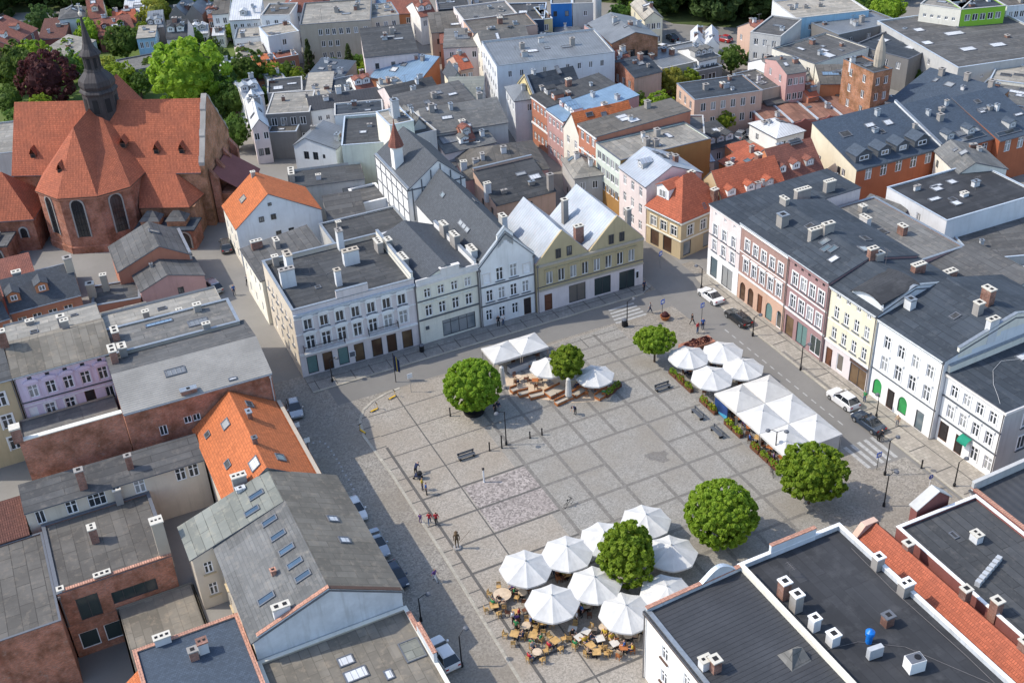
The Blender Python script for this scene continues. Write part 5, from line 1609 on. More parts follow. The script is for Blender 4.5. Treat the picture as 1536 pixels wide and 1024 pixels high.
def S(label, A, B, z, d, n=4, rows=2, nl=0, roof='flat', hr=2.0, wall='pl_white', rm='felt_mid', name='town_house', st='x', ww=.95, wh=1.4, fh=2.9, par=.2, W=(), nr=0, **k):
    w = list(W)
    for r in range(rows):
        zz = z - 2.3 - r * fh
        if zz < .4: break
        if n: w.append(('F', zz, ww, wh, n, st))
        if nl: w.append(('L', zz, ww, wh, nl, st))
        if nr: w.append(('R', zz, ww, wh, nr, st))
    r_ = random.Random(label)
    if not nl:
        for q in range(r_.choice((1, 2, 3))):
            w.append(('L', max(.6, z - 2.4 - fh * r_.choice((0, 0, 1))), .85, 1.3, [r_.uniform(.12, .88)], r_.choice(('x', 'xd'))))
    if not n and z > 5 and not W:
        for q in range(r_.choice((0, 1, 2, 3))):
            w.append(('F', max(.6, z - 2.6 - fh * r_.choice((0, 0, 1))), .8, 1.2, [r_.uniform(.1, .9)], r_.choice(('x', 'xd'))))
    k['ch'] = list(k.get('ch', ())) + [(r_.uniform(.1, .9), r_.uniform(.15, .85), r_.uniform(.4, 1.1).__round__(1), r_.uniform(.4, .9).__round__(1), r_.uniform(.4, 1.1).__round__(1), r_.choice(('chim_brick', 'chim_grey', 'vent_grey', 'chim_white')), r_.choice(('chim_grey', 'zinc')), 1) for q in range(r_.choice((1, 2, 3)))]
    k['sk'] = list(k.get('sk', ())) + [(r_.uniform(.15, .85), r_.uniform(.2, .8), r_.uniform(.8, 2.2).__round__(1), r_.uniform(.7, 1.4).__round__(1), r_.choice(('glass_pale', 'metal_white', 'felt_dark', 'metal_grey'))) for q in range(r_.choice((0, 1, 2, 3)))]
    if name != 'foreground_house' and rm in ('felt_mid', 'felt_grey', 'felt_dark'):
        rm = r_.choice((rm, rm, 'felt_mid', 'felt_dark', 'felt_taupe', 'concrete_roof', 'metal_grey', 'felt_slate', 'felt_blue'))
    if roof in ('gu', 'sv') and rows and hr > 1 and 'dorm' not in k and r_.random() < .6:
        m_ = r_.choice((1, 2, 3))
        k['dorm'] = [((q + .5) / m_ * .9 - .0 + .0, .16, 1.5, 1.0, 1.8, r_.choice(('pl_bright', 'pl_grey', wall)), rm) for q in range(m_)]
    if z > 6 and r_.random() < .4:
        k['extra'] = list(k.get('extra', ())) + [aerial(r_.uniform(.2, .8), r_.uniform(.2, .8), 2.4)]
    k.setdefault('pt', .14)
    k.setdefault('parmat', r_.choice(('zinc', 'sill_dark', 'pl_grey', 'zinc_pale')))
    return H(name, label, A, B, z, d, roof=roof, hr=hr, wall=wall, rm=rm, W=w, par=par, gut=False, **k)

CB = lambda u, v, h=1.3: (u, v, .8, 1.0, h, 'chim_brick', 'cap', 2)
CG = lambda u, v, h=1.2: (u, v, .9, .8, h, 'chim_grey', 'chim_grey', 1)
CW = lambda u, v, h=1.2: (u, v, 1.0, .8, h, 'chim_white', 'cap', 2)
VT = lambda u, v, w=1.2, l=1.0: (u, v, w, l, 'metal_white')

mk('metal_ribbed', (.060, .063, .07), 'corr', .6, p=.9, along=True); mk('felt_rust', (.23, .125, .095), 'felt', .85)
def white_ribs(root, ro, Lw, d, z, zr):
    for q in (0, .25, .5, .75, 1):
        g = MB()
        x = min(max(Lw * q, .2), Lw - .2)
        g.box(x - .16, x + .16, 0, d, z + .1, z + .42)
        g.build('ridge_strip', ['zinc_pale'], root)
# east side of the street that runs north
H('corner_house', 'ochre corner house with a steep red tiled roof and a white dormer gable', (37.2, 40.3), (38.7, 32.8), 6.3, 9.5, px=False, roof='hip', hr=5.2, wall='pl_ochre', rm='tile_bright', square=False,
  W=[('F', 3.5, 1.3, 1.7, 3, 'c', dict(s='pl_cream')), ('R', 3.5, 1.2, 1.8, 3, 'c', dict(s='pl_cream')), ('F', .2, 1.9, 2.6, [.25, .62], 'sy'), ('R', .3, 1.6, 2.4, [.15, .6], 'sl')], bands=[(3.0, .2, .15, 'pl_cream', 'FR'), (6.0, .3, .3, 'pl_cream', 'FR')],
  dorm=[(.30, .12, 2.6, 1.9, 3.2, 'pl_bright', 'tile_bright')], ch=[CB(.3, .75, 1.0), CB(.9, .8, 1.6)], sk=[(.93, .55, 1.0, .5, 'zinc_pale')])
S('ochre house with a long steep red tiled roof beside the pale pink tenement', (46.9, 32.9), (58.5, 32.4), 6.0, 9.5, 4, 2, px=False, roof='gu', hr=4.8, wall='pl_ochre', rm='tile_bright', ch=[CB(.4, .7), CB(.8, .6)])
S('narrow pale house with a light blue metal roof on the street', (37.4, 49.0), (37.2, 40.5), 9.4, 10, 3, 3, px=False, roof='gu', hr=2.4, t=.45, wall='pl_palepink', rm='metal_pale', st='c', wh=1.6)
S('grey green mesh fronted shop house with a golden ground floor', (37.9, 57.4), (37.5, 49.1), 10.2, 17, 5, 3, px=False, wall='pl_goldbrown', zones=[(0, 'pl_goldbrown'), (3.9, 'pl_green')], rm='felt_dark', st='x', ww=1.2, wh=1.5, fh=2.5, ch=[CG(.3, .6), CG(.6, .4)], sk=[VT(.4, .7, 2, 1), VT(.7, .5)])
S('red and white ornate house on the street with arched windows', (38.4, 64.0), (37.9, 57.5), 11.2, 18, 3, 3, px=False, roof='sv', hr=.8, wall='pl_terracotta', rm='felt_dark', st='c', ww=1.1, wh=1.9, fh=3.3, bands=[(3.6, .2, .15, 'trim_white'), (7, .2, .15, 'trim_white'), (10.8, .3, .25, 'trim_white')], sk=[VT(.3, .4, 1.4, 2), VT(.5, .4, 1.4, 2), VT(.7, .45, 1.4, 2)], ch=[CG(.2, .7)])
S('white gabled house with an orange red tiled roof on the street', (38.9, 70.6), (38.5, 64.1), 8.2, 11, 2, 2, px=False, roof='gv', hr=3.6, wall='pl_warmwhite', rm='tile_orange', st='c')
S('pink house with a pale blue sheet metal roof on the street', (39.3, 77.6), (38.9, 70.7), 9.0, 15, 4, 3, px=False, roof='sv', hr=1.8, wall='pl_rose', rm='metal_blue', st='c', bands=[(8.6, .3, .2, 'trim_white')])
S('red brick banded house with a dark roof on the street', (39.7, 84.5), (39.3, 77.7), 9.2, 14, 4, 3, px=False, roof='sv', hr=1.5, wall='pl_terracotta', rm='felt_dark', st='c', bands=[(4, .3, .2, 'trim_white'), (8.8, .3, .2, 'trim_white')], ch=[CB(.2, .5)])
S('pale yellow stepped gable house on the street', (40.4, 91.5), (39.7, 84.6), 8.6, 10, 3, 2, px=False, roof='gv', hr=3.0, wall='pl_yellow', rm='felt_dark', st='c', fw=[('F', 0, 1, .4, 'pl_yellow')])
S('white house with red shop awnings on the narrow street', (42.6, 112), (41.0, 103.6), 9, 11, 3, 3, px=False, wall='pl_bright', rm='felt_mid', square=False)
S('cream house front on the narrow street with a curved gable', (44.4, 121), (42.7, 112.1), 9, 10, 3, 3, px=False, roof='gv', hr=2.5, wall='pl_warmwhite', rm='felt_grey', square=False)
S('peach house front on the narrow street', (46.2, 130), (44.5, 121.1), 9.5, 14, 3, 3, px=False, wall='pl_salmon', rm='felt_grey', square=False, ch=[CB(.5, .5)])
S('pale house at the far end of the narrow street', (48.2, 140), (46.3, 130.1), 9.5, 12, 3, 3, px=False, wall='pl_palepink', rm='felt_grey', square=False)
# pink rear walls
S('pink walled rear house with one white window', T(3, 605, 800), T(3, 858, 742), 9.2, 9, 0, 0, roof='sv', hr=1.0, wall='pl_rose', rm='felt_mid', W=[('F', 6.4, 1.5, 2.2, [.55], 'c')], sk=[(.3, .4, 2.5, 1.6, 'metal_blue')])
S('blank dusty pink rear wall house with a flat grey roof', T(3, 884, 768), T(3, 1127, 768), 9.0, 8, 0, 0, wall='pl_rose', rm='felt_grey', square=False)
S('grey sheds with blue grey roofs behind the red corner house', T(3, 840, 930), T(3, 1010, 900), 7.5, 6, 0, 0, roof='sv', hr=1, wall='pl_grey', rm='metal_blue', ch=[CG(.5, .5), CG(.8, .3)])
S('orange tiled low roof beside the parking yard', T(3, 1200, 920), T(3, 1330, 985), 5, 7, 0, 0, roof='sv', hr=1.6, wall='pl_orange', rm='tile_bright')
S('orange gable house with a worn red tiled roof behind the brown tenement', T(4, 125, 1065), T(4, 395, 1000), 6.6, 9.5, 2, 1, roof='gu', hr=4.6, wall='pl_orange', rm='tile_old', sidemat='pl_orange')
S('small orange lean to with a terracotta roof in the yard behind', T(4, 300, 1110), T(4, 420, 1130), 4.5, 6, 0, 0, roof='gu', hr=2, wall='pl_orange', rm='tile_bright')
# white blocks in the middle
S('large white four storey block with a flat grey roof', (745, 101.5), (922.5, 80.5), 10.6, 15, 9, 1, 5, wall='pl_bluewhite', rm='felt_grey', sidemat='pl_bluewhite', par=.25, ww=.8, wh=1.3,
  W=[('F', 5.2, .8, 1.3, [.12, .2, .55, .62, .82], 'xd'), ('F', 2.4, .8, 1.3, [.3, .5, .82], 'xd'), ('L', 8.0, .7, 1.2, 6, 'xd'), ('L', 5.4, .7, 1.2, 6, 'xd'), ('L', 2.8, .7, 1.2, 6, 'xd')], ch=[CG(.3, .6, 1), CG(.72, .5, 1.4)], sk=[(.35, .45, 3, 1.6, 'metal_white'), (.5, .5, 1.2, 1.2, 'metal_grey')])
S('white house with a dark hipped roof in front of the large white block', (772, 152), (877, 138.5), 8.2, 7.5, 3, 1, 3, roof='hip', hr=1.8, wall='pl_bluewhite', rm='felt_dark', ww=.9)
S('plain salmon pink three storey block with a flat grey roof', (1041.6, 151.6), (1144, 137.2), 7.4, 9, 6, 2, 3, wall='pl_salmon', rm='felt_grey', par=.12, ww=1.0, wh=1.6, st='p', ch=[CG(.3, .5, 1), CB(.55, .5, .8)])
S('tan house with an arched brown brick side wall', T(3, 730, 447), T(3, 878, 405), 6.8, 10, 0, 0, 4, roof='gu', hr=1.6, wall='pl_salmon', rm='felt_mid', sidemat='brick_old', W=[('L', 4.0, 1, 1.7, 4, 'x'), ('L', 1.2, 1, 1.7, 4, 'x')])
S('large brick hall with a shallow grey roof and arched windows', T(3, 600, 250), T(3, 862, 212), 9.2, 14, 0, 0, 3, roof='gv', hr=1.6, wall='brick_orange', rm='metal_grey', W=[('F', 4.2, 1.4, 2.6, [.72], 'xd'), ('F', .6, 1.6, 2.8, [.72], 'xd'), ('F', 5.8, 1.0, 1.6, [.45], 'xd')])
S('pink brick wing left of the brick hall', T(3, 440, 150), T(3, 520, 200), 9, 7, 2, 2, wall='pl_rose', rm='felt_mid', square=False)
S('bright blue warehouse wall beside the tall white chimney', T(3, 250, 30), T(3, 372, 26), 11, 16, 0, 0, wall='pl_blue', rm='felt_grey')
S('grey warehouse joined to the bright blue one', T(3, 374, 28), T(3, 494, 24), 11, 16, 0, 0, wall='pl_grey', rm='felt_grey')
S('beige house with a pale curved roof near the wood', T(3, 785, 115), T(3, 888, 105), 6.5, 12, 3, 2, 2, roof='gv', hr=1.5, wall='pl_cream2', rm='felt_pale')
S('low long grey flat roof behind the salmon block', T(3, 882, 398), T(3, 1222, 328), 5.2, 11, 0, 0, wall='pl_taupe', rm='felt_grey', ch=[CB(.1, .6, 1), CB(.45, .6, 1.2)])
S('row of dark garages with shutter doors', T(3, 1080, 412), T(3, 1232, 386), 4.2, 7, 4, 1, wall='pl_dgrey', rm='felt_dark', ww=1.8, wh=1.6)
S('white shed with a pair of small pitched roofs', T(3, 1045, 262), T(3, 1210, 262), 4, 9, 0, 0, roof='gvn', hr=1.5, t=[0, .25, .5, .75, 1], wall='pl_bright', rm='metal_white')
S('tall grey white hall beside the car park', T(3, 1385, 190), T(3, 1560, 215), 9, 12, 3, 2, 3, wall='pl_grey', rm='felt_dark', square=False)
S('dark roofed low hall with white gables near the trees', T(3, 1330, 440), T(3, 1517, 500), 5, 12, 0, 0, roof='gu', hr=1.5, wall='pl_bright', rm='felt_dark', square=False)
S('low dark flat roof over a loading yard', T(3, 1460, 530), T(3, 1640, 500), 5, 8, 3, 1, wall='pl_dgrey', rm='felt_mid')
S('navy blue commercial block with a flat roof', T(2, 1330, 125), T(2, 1655, 118), 9, 12, 5, 1, wall='pl_navy', rm='felt_mid', ww=1.0, wh=.8, sk=[VT(.3, .5, 3, 2), VT(.6, .5, 2, 2)], ch=[CG(.2, .5), CG(.7, .6)])
S('pale yellow narrow house beside the navy block', T(3, 210, 118), T(3, 262, 112), 9, 9, 2, 2, wall='pl_yellow', rm='felt_mid')
S('small brick roof house with a grey lid behind the white block', T(3, 275, 218), T(3, 415, 214), 6, 7, 0, 0, roof='hip', hr=.6, wall='brick_old', rm='metal_grey')
S('turquoise and pink low houses behind the white block', T(2, 1430, 245), T(2, 1640, 262), 7, 8, 4, 1, wall='pl_sky', rm='felt_mid')
t_ = thing('factory_chimney', 'tall smooth white industrial chimney by the blue warehouse', 'chimney', at(T(3, 512, 135), 0))
g = MB(); g.lathe([(1.15, 0), (1.05, 40)], 20); g.build('shaft', ['pl_white'], t_)
g = MB(); g.lathe([(1.2, 40), (1.2, 40.8)], 20); g.build('rim', ['pl_grey'], t_)
# west of the street
S('long grey beige three storey block with a flat roof', T(2, 262, 150), T(2, 668, 122), 9.6, 16, 0, 0, wall='pl_taupe', rm='concrete_roof', W=[('F', 7.2, .9, 1.4, [.28, .38, .47, .57, .67, .78, .92], 'x'), ('F', 4.6, .9, 1.4, [.3, .4, .5], 'x'), ('F', 2.0, .9, 1.4, [.3, .4, .5], 'x')], ch=[CG(.5, .5), CG(.8, .6)])
S('recessed beige block with balconies beside the long grey block', T(2, 672, 110), T(2, 830, 90), 8.6, 10, 3, 3, wall='pl_beige', rm='concrete_roof')
S('large plain house with a shallow grey roof by the narrow street', T(2, 632, 330), T(2, 938, 300), 9, 15, 0, 0, roof='sv', hr=1.2, wall='pl_palepink', rm='felt_grey', sk=[(.5, .6, 3, 1), (.7, .5, 2, 1)], ch=[CG(.6, .7)])
S('orange house with a pale blue metal roof and roof lights', T(2, 662, 440), T(2, 935, 480), 5.5, 9, 0, 0, roof='sv', hr=2.5, wall='pl_orange', rm='metal_blue', sk=[VT(.35, .35, 1.5, 1.5), VT(.35, .65, 1.5, 1.5)], square=False)
S('white house with a red roof at the top edge', T(2, 42, 95), T(2, 210, 90), 7.5, 9, 3, 2, wall='pl_bright', rm='felt_grey')
S('wide house with a domed red roof at the top edge', T(2, 150, 75), T(2, 400, 65), 6, 10, 4, 1, roof='hip', hr=3, wall='pl_bluewhite', rm='tile_old')
S('pale house with a white annex below the long grey block', T(2, 82, 215), T(2, 262, 185), 7, 8, 1, 1, wall='pl_bluewhite', rm='felt_pale')
S('red roofed hall with orange walls at the top edge', T(2, 745, 82), T(2, 930, 78), 5.5, 11, 2, 1, roof='gu', hr=2, wall='pl_orange', rm='tile_old')
S('black commercial block with small yellow windows', T(2, 1050, 62), T(2, 1232, 48), 8, 12, 4, 1, wall='pl_black', rm='felt_grey', sidemat='pl_palepink', ww=.9, wh=.8)
S('black fronted block with a cream side wall', T(2, 1238, 48), T(2, 1395, 40), 7, 12, 0, 0, wall='pl_black', rm='felt_grey', sidemat='pl_cream')
S('wide grey roofed hall near the top edge', T(2, 1012, 190), T(2, 1300, 165), 7, 9, 0, 0, roof='sv', hr=1.6, wall='pl_taupe', rm='felt_mid', ch=[CG(.6, .5, 1)], sk=[VT(.5, .3, 2, 1)])
S('grey long roof with a dark chimney row near the street', T(2, 1080, 275), T(2, 1300, 265), 8, 9, 3, 1, roof='sv', hr=1.0, wall='pl_palepink', rm='felt_grey', sk=[(.5, .5, 3, 2, 'metal_grey')])
S('dusty brown brick two storey house with four white windows', T(2, 70, 655), T(2, 320, 640), 7.6, 11, 4, 2, wall='pl_dgrey', rm='concrete_roof', par=.06, st='p', ww=1.1, wh=1.6, fh=3.2)
S('long white house with a narrow plum metal roof', T(2, 322, 630), T(2, 780, 565), 7.2, 7, 9, 2, roof='gu', hr=1.2, wall='pl_bright', rm='metal_dark', ww=.8, wh=1.0, ch=[CW(.4, .5)])
S('beige flat roof yard house behind the long white house', T(2, 292, 545), T(2, 442, 535), 6, 11, 0, 0, roof='sv', hr=.5, wall='pl_bright', rm='felt_pale')
S('grey low house with dark roof among the yards', T(2, 80, 540), T(2, 280, 520), 5.5, 8, 0, 0, wall='pl_grey', rm='felt_grey', sk=[VT(.3, .4, 2, 2), VT(.7, .6, 2, 1)])
S('blue grey flat roofed annex with white edges', T(2, 445, 545), T(2, 640, 505), 6, 8, 0, 0, wall='pl_grey', rm='felt_blue')
S('slate blue shed roof beside the conifers', T(2, 300, 440), T(2, 500, 460), 5, 7, 0, 0, roof='sv', hr=1.6, wall='pl_dgrey', rm='slate_blue')
S('pink and lilac roofed gable house by the church garden', T(2, -5, 735), T(2, 85, 722), 7.0, 16, 3, 1, roof='gv', hr=1.6, wall='pl_palepink', rm='metal_white', W=[('F', 1.6, .9, 1.4, [.3, .7], 'xd')])
S('grey blank walled annex beside the brown brick house', T(2, 82, 760), T(2, 245, 755), 5.2, 6, 0, 0, wall='pl_dgrey', rm='felt_mid')
S('white and blue yard house with black windows', T(2, 228, 830), T(2, 468, 850), 6.2, 8, 0, 0, roof='gv', hr=1.6, t=.3, wall='pl_bluewhite', rm='felt_mid', W=[('F', 3.8, 1.0, 1.5, [.28, .5], 'xd'), ('F', 4.2, .5, .8, [.7], 'xd'), ('F', 2.2, .7, .7, [.8, .9], 'xd')], square=False)
S('pale green hall with a huge blank wall and flat roof', T(2, 502, 840), T(2, 880, 812), 9.2, 13, 0, 0, wall='pl_green', rm='felt_mid', par=.35, W=[('F', 5.2, 2.2, .1, [.1], 'xd'), ('F', 2.2, 2.2, .1, [.1], 'xd')])
S('mint coloured stair tower box on the green hall', T(2, 775, 722), T(2, 915, 695), 14.0, 7, 0, 0, 1, wall='pl_green', rm='felt_pale', sidemat='pl_cream', ww=.9, wh=1.6, ch=[(.55, .5, 1.2, 1.2, 3.0, 'vent_grey', 'zinc', 1)])
S('white walled courtyard house behind the green hall', T(2, 462, 665), T(2, 740, 640), 8, 6, 2, 1, wall='pl_bright', rm='felt_mid', ww=.8)
S('tall grey rendered house right of the green hall', (611.5, 209), (654, 197), 11.2, 10, 0, 0, wall='pl_grey', rm='felt_mid', par=.25)
S('grey roofed house with long ridges in the block centre', (642, 203), (762, 184), 9.4, 11, 0, 0, roof='gu', hr=2.2, t=.6, wall='pl_grey', rm='felt_grey', sk=[VT(.3, .3, 2, 1)], ch=[CG(.15, .5), CG(.8, .7)])
S('house with a corrugated skylight strip in the block centre', T(2, 1085, 872), T(2, 1385, 812), 7.6, 8, 2, 1, roof='sv', hr=2.0, wall='pl_palepink', rm='felt_mid', sk=[(.25, .45, 3.5, 3, 'metal_grey'), VT(.7, .7, 2, 2)], ch=[CW(.6, .7)])
S('low pale house with a bluish hipped roof in the block centre', T(2, 1042, 925), T(2, 1292, 908), 6.0, 8, 4, 1, roof='hip', hr=1.6, wall='pl_warmwhite', rm='metal_grey', ch=[CW(.95, .4, 1.6)])
S('pink rear house with a dark hipped slate roof', (700, 270), (823, 253), 6.4, 12, 3, 1, roof='hip', hr=2.6, wall='pl_rose', rm='felt_dark', ww=.8, wh=.9, ch=[CW(.02, .3, 1.4)])
S('long low salmon rear wing with a dark felt roof', (742, 306), (836, 288.5), 5.4, 9, 0, 0, roof='sv', hr=2.4, wall='pl_salmon', rm='felt_dark', W=[('F', 2.4, 1.6, 2.2, [.53], 'xd'), ('F', 3.3, .6, .6, [.63], 'xd')], fw=[('B', 0, 1, .3, 'pl_salmon')], ch=[CW(.0, .35, 1.6), CG(.93, .05, 2.6)])
S('grey gabled workshop roofs behind the green hall', T(2, 800, 592), T(2, 1062, 525), 8.4, 8, 0, 0, roof='gu', hr=1.8, wall='pl_palepink', rm='felt_grey')
S('long grey roof sloping to the narrow street', T(2, 905, 690), T(2, 1290, 600), 9.0, 9, 0, 0, roof='sv', hr=1.8, wall='pl_grey', rm='felt_mid', ch=[CG(.5, .6, .8)])
S('grey roofed house beside the narrow street bend', T(2, 1090, 590), T(2, 1300, 585), 8.6, 9, 0, 0, roof='sv', hr=1.6, wall='pl_grey', rm='felt_green')
# east quarter: halls and long brick terrace
S('orange brick terrace with blue slate roof and four flat dormers', T(4, 545, 955), T(4, 1072, 850), 7.6, 12, 5, 1, roof='sv', hr=3.6, wall='pl_vermilion', rm='slate_blue', st='c', ww=1.3, wh=2.0, sidemat='pl_cream2',
  dorm=[(.13, .10, 3.2, 1.2, 2.6, 'trim_dark', 'slate_blue'), (.37, .10, 2.6, 1.2, 2.6, 'trim_dark', 'slate_blue'), (.58, .10, 2.6, 1.2, 2.6, 'trim_dark', 'slate_blue'), (.81, .10, 3.0, 1.2, 2.6, 'trim_dark', 'slate_blue')], fw=[('R', 0, 1, .4, 'pl_bluewhite')], sk=[VT(.72, .66, 1.6, 1.4)], bands=[(7.3, .3, .2, 'trim_dark')])
S('orange brick terrace middle section with a band of attic windows', T(4, 1076, 855), T(4, 1350, 790), 7.6, 12, 4, 1, roof='sv', hr=3.6, wall='pl_vermilion', rm='slate_blue', st='c', ww=1.2, wh=1.8, ch=[CG(.4, .55, 1)], sk=[(.3, .1, 4, 1, 'glass'), (.7, .1, 4, 1, 'glass')])
S('orange brick terrace end section with a dark attic at the right edge', T(4, 1372, 800), T(4, 1640, 740), 7.6, 12, 3, 1, roof='sv', hr=3.4, wall='pl_vermilion', rm='slate_blue', st='c', ww=1.3, wh=2.0, sk=[VT(.25, .6, 1.2, 1.0), (.3, .1, 5, 1, 'glass')])
S('long hall with a smooth blue roof and brick flank', T(4, 745, 575), T(4, 1195, 715), 6.4, 12, 0, 0, roof='sv', hr=3.0, wall='brick_orange', rm='slate_blue', square=False, ch=[CG(.2, .9), CG(.5, .95), CG(.8, .95)], sk=[VT(.4, .3, 1, 1)])
S('low red brown workshop with ribbed parallel roofs', T(4, 60, 725), T(4, 625, 650), 3.4, 24, 0, 0, roof='gvn', hr=.35, t=[0, .12, .25, .37, .5, .62, .75, .87, 1], wall='pl_redbrown', rm='felt_rust', ch=[CW(.7, .8, .5)], extra=[white_ribs])
S('small white and blue roofed workshop beside the ribbed roofs', T(4, 645, 660), T(4, 885, 672), 5, 8, 0, 0, roof='sv', hr=.8, wall='pl_bluewhite', rm='slate_blue', ch=[CW(.4, .5, .6), CW(.6, .5, .6)], square=False)
S('square orange brick tower house with a flat top', T(4, 660, 425), T(4, 772, 402), 12.0, 8.5, 2, 3, 2, wall='brick_orange', rm='felt_mid', ww=.9, wh=1.5, par=.3)
t_ = thing('pointed_chimney', 'dark tapering pointed stack on top of the brick tower house', 'chimney', at((1318, 99), 12))
g = MB(); g.lathe([(.95, 0), (1.0, 1.5), (.85, 3.2), (.5, 4.6), (.15, 5.5), (.05, 5.8)], 10); g.build('stack', ['pl_taupe'], t_)
S('cream workshop with an orange brick wing', T(4, 358, 480), T(4, 572, 478), 6.2, 8, 0, 0, roof='sv', hr=.8, wall='pl_orange', rm='felt_dark', sidemat='pl_cream', W=[('F', 2.2, 1.6, 2.0, [.55, .85], 'xd')], sk=[(.4, .5, 4, 1.6, 'metal_blue')])
S('dusky pink three storey house near the workshops', T(4, 168, 425), T(4, 280, 408), 9.4, 9, 3, 3, 2, wall='pl_rose', rm='felt_mid', roof='gu', hr=1.2, st='p')
S('grey hall with a black garage opening', T(4, 28, 520), T(4, 168, 490), 6.2, 10, 0, 0, wall='pl_taupe', rm='felt_mid', W=[('F', .4, 5.0, 3.6, [.55], 'sd')], sk=[VT(.4, .4, 2, 1), VT(.7, .6, 1, 1)])
S('white long low hall with a dark flat roof', T(4, 82, 282), T(4, 325, 372), 7, 15, 6, 1, wall='pl_warmwhite', rm='felt_mid', square=False, sk=[VT(.3, .3, 2, 1), VT(.6, .5, 2, 1), VT(.8, .4, 3, 2)])
S('modern grey house with a large corner window', T(4, 462, 205), T(4, 812, 128), 7.2, 9, 3, 1, wall='pl_dgrey', rm='felt_mid', W=[('L', 3.4, 4.5, 2.4, [.68], 'sl')], ch=[CG(.6, .5)])
S('white building with a sky blue long side and pale flat roof', T(4, 218, 112), T(4, 636, 66), 8.4, 13, 0, 0, 2, wall='pl_sky', rm='felt_pale', sidemat='pl_bluewhite', ch=[CG(.1, .5, .6), CG(.3, .5, .6), CG(.5, .5, .6)])
S('grey white hall at the top right with a dark flat roof and roof vents', (1437, 104.5), (1620, 78), 7.6, 30, 3, 1, wall='pl_grey', rm='felt_mid', par=.3, sk=[VT(.1, .5, 2, 2), VT(.3, .3, 3, 2), VT(.4, .6, 4, 2), VT(.55, .3, 3, 2), VT(.2, .75, 2, 2)], ww=.7, wh=.7)
S('dark grey lower hall left of the big hall', T(4, 548, 262), T(4, 860, 345), 6.6, 22, 4, 1, wall='pl_dgrey', rm='felt_mid', par=.2, square=False, sk=[VT(.2, .3, 2, 2), VT(.5, .4, 2, 2), VT(.7, .3, 2, 2), VT(.4, .7, 2, 2)], ww=1.0)
S('bright green painted apartment block', T(4, 1165, 62), T(4, 1415, 40), 11, 11, 5, 3, wall='pl_lime', rm='felt_grey', st='p', ww=1.2, wh=1.4, ch=[CG(.3, .5), CG(.6, .5)])
S('cream apartment block joined to the bright green one', T(4, 925, 30), T(4, 1160, 62), 11, 12, 5, 1, wall='pl_warmwhite', rm='felt_grey', square=False, ww=.7, wh=.7, ch=[CG(.5, .5)])
S('white apartment block at the top right corner', T(4, 1420, 45), T(4, 1640, 25), 9.6, 11, 6, 2, wall='pl_bluewhite', rm='felt_grey', st='p')
S('small orange house with a green awning at the right edge', T(4, 1430, 235), T(4, 1560, 215), 5.4, 9, 2, 1, wall='pl_salmon', rm='felt_mid')
S('grey flat roofed depot with pale ducts at the right edge', T(4, 1205, 560), T(4, 1640, 640), 6.0, 14, 0, 0, wall='pl_grey', rm='felt_mid', square=False, sk=[VT(.35, .3, 2, 1.2), VT(.45, .5, 4, 1.4), VT(.6, .4, 3, 1.4)])
S('pale flat roof hall with blue vents at the right edge', T(4, 1320, 460), T(4, 1640, 500), 6.4, 10, 0, 0, wall='pl_warmwhite', rm='felt_pale', square=False)
# between the terrace and the east row
S('gable house with a dark slate roof and ochre timber gallery', (1336, 255), (1455, 322), 6.4, 9, 0, 0, roof='gu', hr=2.6, wall='pl_goldbrown', rm='slate_blue', sidemat='pl_bluewhite', square=False, W=[('F', 3.6, 1.3, 1.6, 6, 'sy')]) if False else None
H('gallery_house', 'house with a slate roof and a glowing ochre glazed gallery', at((1353, 300), 6.2)[:2], at((1418, 328), 6.2)[:2], 6.2, 11, px=False, roof='gv', hr=0.8, wall='pl_orange', rm='slate_blue', square=False, W=[('F', 3.6, 1.5, 1.8, 4, 'sy'), ('F', .5, 1.5, 1.8, 3, 'xd')])
S('white walled house with a dark flat roof full of vents', (1420, 333), (1560, 292), 7.6, 13, 0, 0, wall='pl_bluewhite', rm='felt_black', par=.15, sidemat='pl_bluewhite', sk=[VT(.3, .3, 1.4, 1.4), VT(.35, .7, 1.6, 1.6), VT(.55, .75, 1.4, 1.4), VT(.2, .5, 2, 1)], ch=[CW(.45, .4, .5)])
S('white gabled house with a grey roof behind the vent roof', T(4, 1150, 990), T(4, 1420, 965), 7.6, 9, 0, 0, roof='gv', hr=1.6, t=.3, wall='pl_warmwhite', rm='felt_mid')
S('dark red plastered yard house behind the brown tenement', (1326, 352), (1362, 312), 6.0, 6, 0, 0, roof='sv', hr=.8, wall='pl_redbrown', rm='felt_grey', square=False)
S('flat grey terrace building with a railing at the right', (1463, 392), (1600, 380), 4.4, 16, 0, 0, wall='pl_grey', rm='felt_mid')
S('low grey yard wall and roof strip with green planting at the right', (1440, 470), (1600, 440), 3.0, 8, 0, 0, wall='pl_grey', rm='felt_grey')
